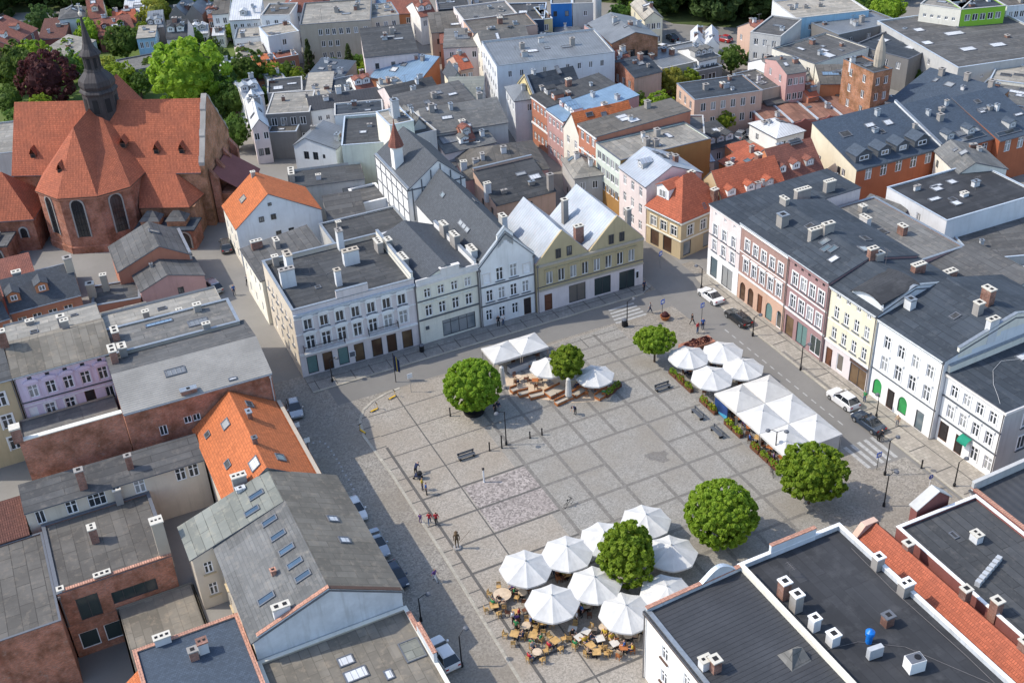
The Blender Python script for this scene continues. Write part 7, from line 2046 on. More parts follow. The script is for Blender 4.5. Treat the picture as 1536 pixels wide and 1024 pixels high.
sheet('green_roof_lawn', [px2((1478, 446), (1550, 425), (1560, 440), (1490, 462))], 3.4, 'lawn') if False else None
sheet('parking_yard', [px2((1130, 205), (1215, 190), (1235, 250), (1160, 262))], .02, 'slab_beige')
sheet('car_park', [px2((1000, 36), (1120, 48), (1130, 68), (1000, 60))], .024, 'asphalt')

# ------------------------------------------------------------------ parasols and canopies
mk('canvas', (.66, .655, .635), 'cloth', .8)
mk('canvas_cream', (.63, .61, .57), 'cloth', .8)
mk('wood_dark', (.13, .055, .03), 'plain', .6, var=.2)
mk('wood_orange', (.38, .14, .05), 'plain', .6, var=.25)
mk('wood_yellow', (.47, .30, .12), 'plain', .6, var=.25)
mk('wood_pale', (.55, .44, .32), 'plain', .7, var=.15)
mk('table_white', (.58, .55, .50), 'plain', .6)
mk('steel', (.45, .46, .47), 'plain', .35, metal=.8)
mk('stone_base', (.30, .29, .28), 'plain', .9)

def canopy_mesh(n, r, z0, z1, ph, val=.22, mat='canvas', sag=.10):
    c = MB()
    S_ = 6
    corner = [(r * math.cos(ph + 2 * PI * k / n), r * math.sin(ph + 2 * PI * k / n)) for k in range(n)]
    def P(k, s, t):
        ax, ay = corner[k]; bx, by = corner[(k + 1) % n]
        x, y = ax + (bx - ax) * t, ay + (by - ay) * t
        dip = sag * math.sin(PI * t) * s * (1.25 - .35 * s)
        z = z1 + (z0 - z1) * (s ** .92) - dip * .9
        return (x * s, y * s, z)
    for k in range(n):
        for i in range(S_):
            for j in range(4):
                s0, s1, t0, t1 = i / S_, (i + 1) / S_, j / 4, (j + 1) / 4
                if i == 0:
                    c.poly([P(k, 0, 0), P(k, s1, t0), P(k, s1, t1)])
                else:
                    c.poly([P(k, s0, t0), P(k, s1, t0), P(k, s1, t1), P(k, s0, t1)])
        for j in range(4):
            a, b = P(k, 1, j / 4), P(k, 1, (j + 1) / 4)
            c.poly([(a[0], a[1], a[2] - val), (b[0], b[1], b[2] - val), b, a])
    return c

def parasol(label, x, y, rz, r=2.75, n=8, z0=2.45, z1=3.55, name='parasol', mat='canvas', group='white parasols on the square', val=.2):
    root = thing(name, label, 'parasol', (x, y, 0), rz, group)
    root.rotation_euler = (random.uniform(-.035, .035), random.uniform(-.035, .035), rz)
    sag = random.uniform(.07, .17)
    z1 += random.uniform(-.08, .08)
    c = canopy_mesh(n, r, z0, z1, PI / n, val, mat, sag)
    link('canopy', c.mesh('canopy', [mat]), root)
    g = MB(); g.tube((0, 0, .1), (0, 0, z1 - .05), .045, n=8); g.build('pole', ['steel'], root)
    g = MB(); g.box(-.45, .45, -.45, .45, 0, .12); g.build('base', ['stone_base'], root)
    g = MB(); g.lathe([(.10, z1 - .06), (.10, z1 + .05), (.03, z1 + .14)], 8); g.build('finial', ['steel'], root)
    g = MB()
    for k in range(n):
        a = PI / n + 2 * PI * k / n
        g.tube((0, 0, z1 - .12), (r * .97 * math.cos(a), r * .97 * math.sin(a), z0 - .03), .018, n=4)
    o = g.build('ribs', ['steel'], root)
    return root

SE = [((787, 846), 'white octagonal parasol at the left corner of the near cluster'), ((851, 824), 'white octagonal parasol second along the outer edge of the near cluster'), ((908, 802), 'white octagonal parasol half hidden behind the pointed tree'),
      ((968, 776), 'white octagonal parasol at the far end of the near cluster'), ((1007, 823), 'white octagonal parasol right of the pointed tree with leaf shadow on it'), ((893, 871), 'white octagonal parasol in the middle of the near cluster'),
      ((828, 899), 'white octagonal parasol nearest the crowded chairs'), ((940, 912), 'white octagonal parasol with a dark slit beside the white house'), ((999, 884), 'white octagonal parasol partly behind the brick coped gable')]
for k, (p, lab) in enumerate(SE):
    q = at(p, 3.0)
    parasol(lab, q.x, q.y, random.uniform(-.15, .15), 2.8)
for p, lab in (((823, 546), 'white octagonal parasol left of the small tree'), ((893, 558), 'white octagonal parasol right of the small tree')):
    q = at(p, 3.0)
    parasol(lab, q.x, q.y, .1, 2.55)
for p, lab in (((1033, 530), 'white octagonal parasol nearest the flat topped tree'), ((1085, 523), 'white octagonal parasol at the back beside the brick planter'), ((1115, 547), 'white octagonal parasol closest to the road'), ((1068, 561), 'white octagonal parasol beside the flower boxes')):
    q = at(p, 3.0)
    parasol(lab, q.x, q.y, .05, 2.75)

def square_canopy(label, x0, x1, y0, y1, z0, z1, group, mat, val=.3):
    root = thing('square_canopy', label, 'canopy', ((x0 + x1) / 2, (y0 + y1) / 2, 0), 0, group)
    w, d = (x1 - x0) / 2, (y1 - y0) / 2
    c = canopy_mesh(4, 1, z0, z1, PI / 4, val, mat, .07)
    c.v = [(p[0] * w * math.sqrt(2) * .995, p[1] * d * math.sqrt(2) * .995, p[2]) for p in c.v]
    link('canopy', c.mesh('canopy', [mat]), root)
    for sx in (-1, 1):
        for sy in (-1, 1):
            g = MB(); g.box(sx * (w - .12) - .05, sx * (w - .12) + .05, sy * (d - .12) - .05, sy * (d - .12) + .05, 0, z0)
            g.build('post', ['steel'], root)
    g = MB(); g.lathe([(.09, z1 - .05), (.09, z1 + .06), (.02, z1 + .14)], 8); g.build('finial', ['steel'], root)
    return root
names = [['far left', 'far right'], ['middle left', 'middle right'], ['near left', 'near right']]
for r_ in range(3):
    for c_ in range(2):
        square_canopy('%s square canopy of the big white terrace tent beside the road' % names[r_][c_], 21.3 + 4.22 * c_, 21.3 + 4.22 * (c_ + 1) - .03, -1.75 - 4.72 * (r_ + 1) + .03, -1.75 - 4.72 * r_, 2.55, 3.7, 'square canopies of the roadside terrace tent', 'canvas_cream' if r_ == 0 else 'canvas')
square_canopy('left white square canopy over the bar terrace near the north row', .3, 4.32, 18.0, 22.15, 2.4, 3.3, 'square canopies over the bar terrace', 'canvas')
square_canopy('right white square canopy over the bar terrace near the north row', 4.36, 8.4, 18.0, 22.15, 2.4, 3.3, 'square canopies over the bar terrace', 'canvas')
# closed parasols
for (p, lab) in (((754, 582), 'folded pale parasol beside the clipped ball tree'), ((853, 600), 'folded pale parasol below the small tree')):
    q = at(p)
    root = thing('folded_parasol', lab, 'parasol', (q.x, q.y, 0), 0, 'folded parasols of the bar terrace')
    g = MB(); g.lathe([(.42, .75), (.46, .85), (.40, 1.6), (.34, 2.6), (.28, 3.3), (.05, 3.5)], 10); g.build('canopy', ['canvas_cream'], root)
    g = MB(); g.tube((0, 0, .05), (0, 0, .8), .05); g.build('pole', ['steel'], root)
    g = MB(); g.box(-.4, .4, -.4, .4, 0, .12); g.build('base', ['stone_base'], root)
# side screens of the tent
tag_s = lambda name, label, cat, loc, rz=0, group=None: thing(name, label, cat, loc, rz, group)
t_ = tag_s('tent_screen', 'white side screen closing the near end of the roadside tent', 'screen', (27.6, -15.75, 0))
g = MB(); g.box(-1.9, 1.9, -.02, .02, .1, 2.3); g.build('panel', ['canvas'], t_)
t_ = tag_s('banner', 'dark blue banner screen at the far left corner of the roadside tent', 'banner', (21.35, -3.3, 0), PI / 2)
mk('banner_blue', (.02, .05, .16), 'plain', .6, ns=.8, var=.5); mk('banner_cyan', (.06, .30, .45), 'plain', .6)
g = MB(); g.box(-1.35, 1.35, -.02, .02, .15, 2.1); g.poly([(-1.3, .03, .2), (-1.3, .03, .9), (.2, .03, .5), (1.3, .03, .25)], 1); g.build('panel', ['banner_blue', 'banner_cyan'], t_)

# ------------------------------------------------------------------ street furniture
def bench(label, p, rz):
    q = at(p)
    root = thing('bench', label, 'bench', (q.x, q.y, .02), rz, 'dark slatted benches on the square')
    for y in (-.18, 0, .18):
        pass
    g = MB()
    for y in (-.2, 0, .2): g.box(-1.1, 1.1, y - .08, y + .08, .42, .47)
    g.build('seat', ['trim_dark'], root)
    g = MB()
    for z in (.58, .76): g.box(-1.1, 1.1, .26, .31, z, z + .13)
    g.build('backrest', ['trim_dark'], root)
    for x in (-.9, .9):
        g = MB(); g.box(x - .05, x + .05, -.25, .28, 0, .42); g.box(x - .05, x + .05, .24, .28, .42, .88); g.build('leg', ['iron'], root)
bench('dark bench lying along the paving near the right parasol', (994, 584), 0)
bench('dark bench beside the flower boxes, farther of the pair', (1046, 624), -PI / 2)
bench('dark bench beside the tent, nearer of the pair', (1075, 651), -PI / 2)
bench('dark green bench near the red paving square', (700, 687), 0)

def lamp_post(label, p, h, arms=1, rz=0, name='street_lamp', lantern='disc'):
    q = at(p)
    root = thing(name, label, 'street lamp', (q.x, q.y, 0), rz, 'black street lamps')
    g = MB(); g.lathe([(.16, 0), (.16, .5), (.08, .6), (.06, h)], 8); g.build('pole', ['iron'], root)
    for k in range(arms):
        a = PI * k
        dx = math.cos(a)
        g = MB()
        g.tube((0, 0, h - .05), (dx * .6, 0, h + .25), .035, n=6)
        g.tube((dx * .6, 0, h + .25), (dx * 1.0, 0, h + .22), .03, n=6)
        g.build('arm', ['iron'], root)
        g = MB(); g.lathe([(.08, h + .12), (.30, h + .05), (.26, h + .22), (.06, h + .32)], 10, (dx * 1.05, 0)); g.build('lamp_head', ['sill_dark'], root)
    return root
for lab, p, h, arms, rz in (('black single arm lamp on the cobbled street in front', (693, 999), 4.2, 1, .5), ('grey thin lamp by the west kerb in front of the pitched house', (631.7, 931), 3.2, 1, 0), ('black lamp near the clipped ball tree shadow', (759.5, 667), 5.0, 1, PI),
    ('twin headed lamp beside the big white canopy', (1161, 694), 4.6, 2, -.6), ('black lamp on the east pavement beside the dark estate car', (1129, 504), 3.0, 1, 0), ('black lamp on the east pavement in front of the mauve tenement', (1200.7, 555), 3.6, 1, 0),
    ('black lamp on the east pavement beside the green shop', (1314, 626), 2.6, 1, 1), ('black lamp at the zebra crossing by the tent', (1327, 712), 5.0, 1, 0), ('black lamp at the far corner in front of the pale pink tenement', (1052, 433), 3.4, 1, 2),
    ('black lamp with a square bracket at the south end of the east pavement', (1431, 730), 3.6, 1, 0), ('black lamp with a chain near the loose crowned tree', (1325.5, 759), 4.4, 1, 0), ('black lamp on the north pavement by the pink corner tenement', (499, 573), 3.4, 1, 0),
    ('lamp at the north zebra crossing', (940.5, 489), 4.0, 1, 0)):
    lamp_post(lab, p, h, arms, rz)

mk('sign_blue', (.02, .10, .50), 'plain', .4); mk('sign_white', (.75, .75, .75), 'plain', .5); mk('plastic_yellow', (.70, .42, .02), 'plain', .4); mk('sign_red', (.5, .03, .03), 'plain', .4)
def sign_post(label, p, h, mats, rz=0, kind='disc'):
    q = at(p)
    root = thing('traffic_sign', label, 'traffic sign', (q.x, q.y, 0), rz, 'traffic signs')
    g = MB(); g.tube((0, 0, 0), (0, 0, h), .04, n=6); g.build('pole', [mats[1]], root)
    g = MB()
    if kind == 'disc':
        n = 12
        for s, y in ((1, -.06), (-1, -.03)):
            g.poly([(.32 * math.cos(2 * PI * k / n), y, h - .3 + .32 * math.sin(2 * PI * k / n)) for k in range(n)][::s])
        g.poly([(-.04, -.065, h - .5), (.04, -.065, h - .5), (.04, -.065, h - .1), (-.04, -.065, h - .1)], 1)
        g.poly([(-.14, -.066, h - .24), (.14, -.066, h - .24), (0, -.066, h - .06)], 1)
    else:
        g.box(-.35, .35, -.06, -.02, h - .75, h - .05)
        g.box(-.25, .25, -.065, -.06, h - .6, h - .2, 1)
    g.build('plate', mats[:1] + ['sign_white'], root)
sign_post('blue round arrow sign on a white post at the south crossing', (1393, 732), 2.0, ['sign_blue', 'sign_white'])
sign_post('blue and white signs on a pole at the street corner by the ochre house', (990, 401), 2.8, ['sign_blue', 'steel'], .3, 'sq')
sign_post('tall black sign pole near the orange planter', (993, 478), 3.2, ['sign_blue', 'iron'], .2, 'sq')
sign_post('tall black sign pole beside the people near the road', (1052, 487), 3.6, ['sign_blue', 'iron'], .2, 'sq')
sign_post('grey sign post on the north side of the square beside the flag', (617, 588), 3.0, ['sign_white', 'steel'], 0, 'sq')
sign_post('black sign pole at the zebra crossing by the loose crowned tree', (1315, 704), 2.6, ['sign_blue', 'iron'], 0, 'sq')
sign_post('thin dark sign pole on the west street beside the orange roof', (465.6, 691), 3.6, ['sign_white', 'iron'], 0, 'sq')
sign_post('thin dark pole by the silver hatchback on the west street', (449, 660), 2.8, ['sign_white', 'iron'], 0, 'sq')
# flag
q = at((594, 573))
t_ = thing('flagpole', 'dark pole with a hanging navy flag near the pink corner tenement', 'flagpole', (q.x, q.y, 0), .2)
g = MB(); g.tube((0, 0, 0), (0, 0, 4.6), .06, n=8); g.build('pole', ['iron'], t_)
mk('flag_navy', (.015, .03, .10), 'cloth', .8); mk('flag_gold', (.45, .35, .08), 'cloth', .8)
g = MB()
for k in range(6):
    x0, x1 = .08 + k * .12, .08 + (k + 1) * .12
    y0, y1 = .08 * math.sin(k * 1.7), .08 * math.sin((k + 1) * 1.7)
    z0, z1 = 4.4 - k * .22, 4.4 - (k + 1) * .22
    g.poly([(x0, y0, z0 - 2.6 + k * .12), (x1, y1, z1 - 2.6 + (k + 1) * .12), (x1, y1, z1), (x0, y0, z0)], 1 if k == 2 else 0)
g.build('flag', ['flag_navy', 'flag_gold'], t_)
# posts, bollards and bins
def small_post(name, label, cat, p, h, r, mat, top=None, group=None):
    q = at(p)
    root = thing(name, label, cat, (q.x, q.y, 0), 0, group)
    g = MB(); g.lathe([(r * 1.4, 0), (r * 1.4, .12), (r, .18), (r, h - .1), (r * 1.3, h - .06), (r * 1.1, h)], 8); g.build('post', [mat], root)
    if top:
        g = MB(); g.lathe([(r * 1.5, h), (r * 1.7, h + .2), (.02, h + .3)], 8); g.build('cap', [top], root)
for lab, p, h in (('black bollard on the paving below the lamp', (734.5, 676), 1.3), ('thicker black post right beside the central lamp', (752.8, 672), 1.9), ('low black post left of the clipped ball tree', (675.5, 624), 1.3), ('dark bollard at the paving corner near the ball tree shadow', (795, 657), 1.0),
                  ('slim bollard right of the ball tree shadow', (813, 652), 1.0), ('black bollard at the south crossing', (1382, 702), 1.2)):
    small_post('bollard', lab, 'bollard', p, h, .09, 'iron', None, 'black bollards')
small_post('striped_post', 'white and black striped post on the red paving edge', 'post', (726, 723), 1.9, .10, 'sign_white', 'iron')
for lab, p in (('round litter bin by the north zebra crossing', (936, 490)), ('litter bin at the cream house wall on the north pavement', (633, 528))):
    q = at(p)
    root = thing('litter_bin', lab, 'litter bin', (q.x, q.y, .12), 0, 'litter bins')
    g = MB(); g.lathe([(.28, 0), (.34, .1), (.34, .95), (.30, 1.0), (.30, .9)], 12); g.build('drum', ['iron'], root)
    g = MB(); g.lathe([(.38, .98), (.36, 1.1), (.1, 1.2)], 12); g.build('lid', ['sill_dark'], root)
q = at((993, 480))
t_ = thing('planter', 'orange brown round planter at the foot of the black sign pole', 'planter', (q.x + .5, q.y, 0), 0)
g = MB(); g.lathe([(.5, 0), (.75, .6), (.65, .6), (.6, .5)], 12); g.build('bowl', ['wood_orange'], t_)
g = MB(); g.lathe([(.55, .5), (.5, .9), (.2, 1.2), (.02, 1.3)], 9); g.build('plant', ['leaf_maroon'], t_)
t_ = thing('brick_planter', 'low red brick planter behind the parasols beside the road', 'planter', (27.6, 11.4, 0), 0)
g = MB(); g.box(-2.4, 2.4, -.9, .9, 0, .55); g.build('box', ['brick_old'], t_)
link('plants', crown_mesh('plants', 'leaf_maroon', (2.2, .75, .4), 420, .3, 9, core=0), t_, (0, 0, .65))

# e-scooters
def scooter_mesh():
    g = MB()
    g.box(-.55, .45, -.09, .09, .12, .2, 0)
    g.tube((.5, 0, .2), (.38, 0, 1.05), .03, n=6, m=1)
    g.box(.32, .40, -.26, .26, 1.02, 1.08, 2)
    for x in (-.6, .55):
        g.lathe([(.0, -.04), (.12, -.04), (.12, .04), (.0, .04)], 10, m=2)
        n = len(g.v)
        for i in range(n - 44, n):
            if i >= 0:
                a, b, c = g.v[i]
                g.v[i] = (a + x, c, b + .13)
    return g.mesh('e_scooter', ['plastic_yellow', 'plastic_yellow', 'iron'])
sm = scooter_mesh()
for lab, p, rz in (('yellow rental scooter on the curved paving edge, farthest of three', (589, 597), .3), ('yellow rental scooter in the middle of the curved paving edge', (562, 616), .2), ('yellow and black scooter standing nearest on the curved paving', (544, 648), 1.9)):
    q = at(p)
    tag(link('e_scooter', sm, None, (q.x, q.y, .02), rz), lab, 'scooter', 'rental scooters')

# ------------------------------------------------------------------ terrace furniture
def chair_mesh(mat):
    g = MB()
    g.box(-.24, .24, -.24, .24, .43, .48)
    for x in (-.22, .17):
        for y in (-.22, .17):
            g.box(x, x + .05, y, y + .05, 0, .43)
    for x in (-.22, .17): g.box(x, x + .05, .19, .24, .48, .92)
    for z in (.58, .72, .84): g.box(-.17, .17, .20, .23, z, z + .09)
    return g.mesh('chair', [mat])
def table_mesh(mat, r, square):
    g = MB()
    if square: g.box(-r, r, -r, r, .72, .76)
    else: g.lathe([(r, .72), (r, .76)], 14)
    g.tube((0, 0, .04), (0, 0, .72), .05, n=6, m=1)
    g.box(-.3, .3, -.05, .05, 0, .05, 1); g.box(-.05, .05, -.3, .3, .001, .052, 1)
    return g.mesh('table', [mat, 'iron'])
CM = {k: chair_mesh(k) for k in ('wood_yellow', 'wood_dark', 'wood_orange', 'wood_pale')}
TM = {(k, s): table_mesh(k, .42 if s else .48, s) for k in ('wood_pale', 'table_white', 'wood_yellow', 'wood_orange') for s in (True, False)}
BIGT = table_mesh('wood_pale', .95, False)
SEATS = []
def table_set(p, tm, cm, n, px=True, ph=None, big=False, where='near parasol terrace'):
    q = at(p) if px else Vector((p[0], p[1], 0))
    a0 = random.uniform(0, 6) if ph is None else ph
    o = link('cafe_table', BIGT if big else TM[tm], None, (q.x, q.y, .03), a0)
    tag(o, {'wood_pale': 'pale wooden cafe table with chairs around it', 'table_white': 'whitish square cafe table with wooden chairs', 'wood_yellow': 'yellow wooden cafe table', 'wood_orange': 'orange brown wooden cafe table'}[tm[0]] + ' on the ' + where, 'table', 'cafe tables on the ' + where)
    for k in range(n):
        a = a0 + 2 * PI * k / n + random.uniform(-.2, .2)
        r = (1.35 if big else .85) + random.uniform(0, .15)
        x, y = q.x + math.cos(a) * r, q.y + math.sin(a) * r
        c = link('cafe_chair', CM[cm], None, (x, y, .03), a - PI / 2 + random.uniform(-.25, .25))
        tag(c, {'wood_yellow': 'yellow wooden cafe chair', 'wood_dark': 'dark brown cafe chair', 'wood_orange': 'orange brown wooden cafe chair', 'wood_pale': 'pale wooden cafe chair'}[cm] + ' at a table on the ' + where, 'chair', 'cafe chairs on the ' + where)
        SEATS.append((x, y, a - PI / 2, where))
WY, WP, WW, WO = ('wood_yellow', True), ('wood_pale', False), ('table_white', True), ('wood_orange', True)
table_set((754, 899), WP, 'wood_yellow', 6, ph=.4, big=True)
for p, tm, cm, n in (((784, 896), WP, 'wood_dark', 3), ((775, 925), WY, 'wood_dark', 3), ((742, 915), WY, 'wood_yellow', 3), ((790, 945), WP, 'wood_yellow', 4), ((772, 958), WY, 'wood_yellow', 4), ((800, 960), WY, 'wood_yellow', 4), ((815, 940), WY, 'wood_yellow', 4),
    ((806, 985), WP, 'wood_yellow', 4), ((833, 968), WY, 'wood_yellow', 4), ((859, 951), WW, 'wood_yellow', 2), ((879, 954), WW, 'wood_yellow', 2), ((869, 963), WW, 'wood_yellow', 3), ((900, 965), WW, 'wood_yellow', 3), ((886, 975), WY, 'wood_yellow', 3), ((922, 972), WW, 'wood_yellow', 3),
    ((935, 978), WO, 'wood_orange', 3), ((905, 948), WP, 'wood_pale', 3), ((942, 960), WP, 'wood_pale', 4), ((958, 950), WP, 'wood_pale', 3), ((895, 985), WY, 'wood_yellow', 2), ((850, 912), WO, 'wood_dark', 4), ((880, 915), WP, 'wood_dark', 4), ((838, 862), WO, 'wood_dark', 3), ((850, 868), WY, 'wood_orange', 3)):
    table_set(p, tm, cm, n)
for k in range(12):
    x, y = 22.6 + (k % 2) * 4.6 + random.uniform(-.5, .5), -3.2 - (k // 2) * 2.2
    table_set((x, y), WO if k % 3 else WY, 'wood_dark', 3, px=False, where='roadside terrace')
for x, y in ((23.2, 6.2), (27.2, 5.6), (23.0, 2.0), (27.6, 1.2), (25.4, 4.2)):
    table_set((x, y), WO, 'wood_dark', 4, px=False, where='roadside terrace')
for p, tm, cm, n in (((803, 577), WO, 'wood_dark', 3), ((778, 572), WP, 'wood_dark', 3), ((862, 580), WP, 'wood_orange', 3), ((880, 588), WO, 'wood_orange', 3), ((905, 590), WO, 'wood_orange', 3), ((835, 545), WO, 'wood_dark', 2), ((800, 532), WO, 'wood_dark', 3), ((770, 540), WO, 'wood_dark', 3)):
    table_set(p, tm, cm, n, where='bar terrace')
dk = thing('terrace_deck', 'flat tan wooden deck under the bar terrace seats', 'deck', (0, 0, 0))
g = MB(); q_ = [at(p_) for p_ in ((756, 566), (800, 560), (925, 582), (915, 600), (860, 604), (765, 594))]; g.prism([(p_.x, p_.y) for p_ in q_][::-1], .005, .028); g.build('boards', ['wood_pale'], dk)
# pallet seats and decks of the bar terrace
def pallet_seat(label, p, w, d, rz, mat='wood_orange', back=True):
    q = at(p)
    root = thing('pallet_seat', label, 'seat', (q.x, q.y, .03), rz, 'wooden pallet seats of the bar terrace')
    g = MB(); g.box(-w / 2, w / 2, -d / 2, d / 2, .05, .38); g.build('base', [mat], root)
    g = MB(); g.box(-w / 2 + .05, w / 2 - .05, -d / 2 + .05, d / 2 - .05, .385, .5); g.build('cushion', ['pl_taupe'], root)
    if back:
        g = MB()
        for z in (.5, .68): g.box(-w / 2, w / 2, d / 2 - .1, d / 2, z, z + .14)
        g.build('backrest', [mat], root)
for a in (('small orange wooden pallet seat beside the folded parasol', (772, 588), 1.0, .8, .1), ('orange wooden pallet seat, middle of the front three', (786, 593), 1.5, .8, -.1), ('long orange wooden pallet seat at the right of the front three', (805, 596), 1.9, .8, -.1),
          ('wide tan pallet deck seat left of the second folded parasol', (833, 590), 2.6, 1.4, .2), ('orange pallet seat right of the second folded parasol', (868, 592), 1.8, 1.0, .3), ('dark framed pallet seat under the right parasol', (905, 594), 2.4, 1.0, .3), ('low orange pallet bench along the terrace front', (846, 603), 2.6, .7, .15),
          ('orange pallet seat behind the grey counter', (800, 550), 1.2, 1.0, .2)):
    pallet_seat(*a)
q = at((783, 552))
t_ = thing('bar_counter', 'long pale grey bar counter under the white square canopies', 'counter', (q.x, q.y, 0), .1)
g = MB(); g.box(-2.0, 2.0, -.45, .45, 0, 1.0); g.build('body', ['pl_whitewash'], t_)
g = MB(); g.box(-2.1, 2.1, -.5, .5, 1.0, 1.06); g.build('top', ['sill_dark'], t_)
# flower boxes along the terrace edge
mk('flower_red', (.45, .02, .05), 'plain', .7); mk('flower_yellow', (.62, .50, .03), 'plain', .7)
def flower_mesh(seed, cols):
    me = crown_mesh('flowers', 'leaf_bright', (.75, .35, .35), 200, .22, seed, core=0)
    for c in cols: me.materials.append(M[c])
    mi = [random.choice([0, 0, 0, 0, 1 + random.randrange(len(cols))]) if cols else 0 for _ in me.polygons]
    me.polygons.foreach_set('material_index', mi)
    return me
FM = [flower_mesh(21, ['flower_red']), flower_mesh(22, ['flower_yellow']), flower_mesh(23, []), flower_mesh(24, ['flower_red', 'flower_yellow'])]
BX = MB(); BX.box(-.8, .8, -.25, .25, 0, .5); BXM = BX.mesh('box', ['wood_dark'])
fl = ['a few red flowers', 'yellow flowers', 'green leaves only', 'mixed red and yellow flowers']
for k in range(13):
    if k in (3, 6, 9): continue
    y = 7.0 - k * 1.8
    i = (2, 0, 2, 3, 0, 1, 2, 1, 1, 2, 0, 2, 0)[k]
    root = thing('flower_box', 'brown flower box with %s along the roadside terrace edge' % fl[i], 'flower box', (21.0, y, .02), PI / 2, 'flower boxes along the roadside terrace')
    link('box', BXM, root)
    link('flowers', FM[i], root, (0, 0, .7)).scale = (1, 1, 1.2)
for p, i in (((843, 858), 1), ((852, 862), 2), ((873, 905), 1), ((878, 912), 2), ((915, 592), 2), ((925, 583), 2)):
    q = at(p)
    root = thing('flower_box', 'flower box with %s between the parasols' % fl[i], 'flower box', (q.x, q.y, .02), .4, 'flower boxes between the parasols')
    link('box', BXM, root)
    link('flowers', FM[i], root, (0, 0, .7))

# roof units on the black flat roof in front
q = at((1311, 985), 8.4)
t_ = thing('roof_unit', 'grey upright panel unit on the black flat roof', 'roof unit', (q.x, q.y, 8.4), -.1)
g = MB(); g.box(-.7, .7, -.25, .25, .1, 1.25); g.build('panel', ['vent_grey'], t_)
g = MB(); g.box(-.6, -.45, -.3, .3, 0, .1); g.box(.45, .6, -.3, .3, 0, .1); g.build('feet', ['iron'], t_)
mk('blue_plastic', (.01, .16, .55), 'plain', .35)
q = at((1312, 972), 8.4)
t_ = thing('blue_cowl', 'bright blue ventilation cowl on the black flat roof', 'cowl', (q.x, q.y + .8, 8.4), 0)
g = MB(); g.tube((0, 0, 0), (0, 0, 1.0), .3, n=12); g.build('pipe', ['blue_plastic'], t_)
g = MB(); g.lathe([(.42, 1.0), (.42, 1.35), (.1, 1.6)], 12); g.build('hood', ['blue_plastic'], t_)
q = at((1370, 1003), 8.4)
t_ = thing('air_conditioner', 'large white air conditioning box with a dark top on the black flat roof', 'air conditioner', (q.x, q.y, 8.4), -.15)
g = MB(); g.box(-.75, .75, -.55, .55, .1, 1.4); g.build('case', ['pl_bright'], t_)
g = MB(); g.box(-.7, .7, -.5, .5, 1.4, 1.44); g.lathe([(.3, 1.44), (.3, 1.5), (.05, 1.5)], 12, (.2, 0), 1); g.build('grille', ['sill_dark', 'iron'], t_)
q = at((1482, 860), 7.2)
t_ = thing('vent_row', 'slanting row of pale vent hoods on the dark felt roof', 'vent', (q.x, q.y, 7.2), .35)
for k in range(7):
    g = MB(); g.box(-2.4 + k * .7, -1.9 + k * .7, -.25, .25, 0, .7); g.build('hood', ['vent_grey'], t_)
g = MB(); g.box(-2.6, 2.6, -.35, .35, -.05, .04); g.build('rail', ['vent_grey'], t_)
# ------------------------------------------------------------------ vehicles
mk('tyre', (.02, .02, .02), 'plain', .9); mk('rim', (.40, .41, .42), 'plain', .4, metal=.7)
mk('car_glass', (.02, .025, .03), 'plain', .06, spec=.8); mk('lamp_white', (.75, .75, .75), 'plain', .2); mk('lamp_red', (.40, .01, .01), 'plain', .3); mk('plate', (.7, .7, .68), 'plain', .5)
paint('car_white', (.70, .70, .70)); paint('car_silver', (.36, .38, .40), metal=.5); paint('car_black', (.012, .013, .016)); paint('car_navy', (.015, .03, .055)); paint('car_blue', (.03, .10, .22)); paint('car_red', (.35, .02, .02)); paint('car_grey', (.12, .125, .13), metal=.4)

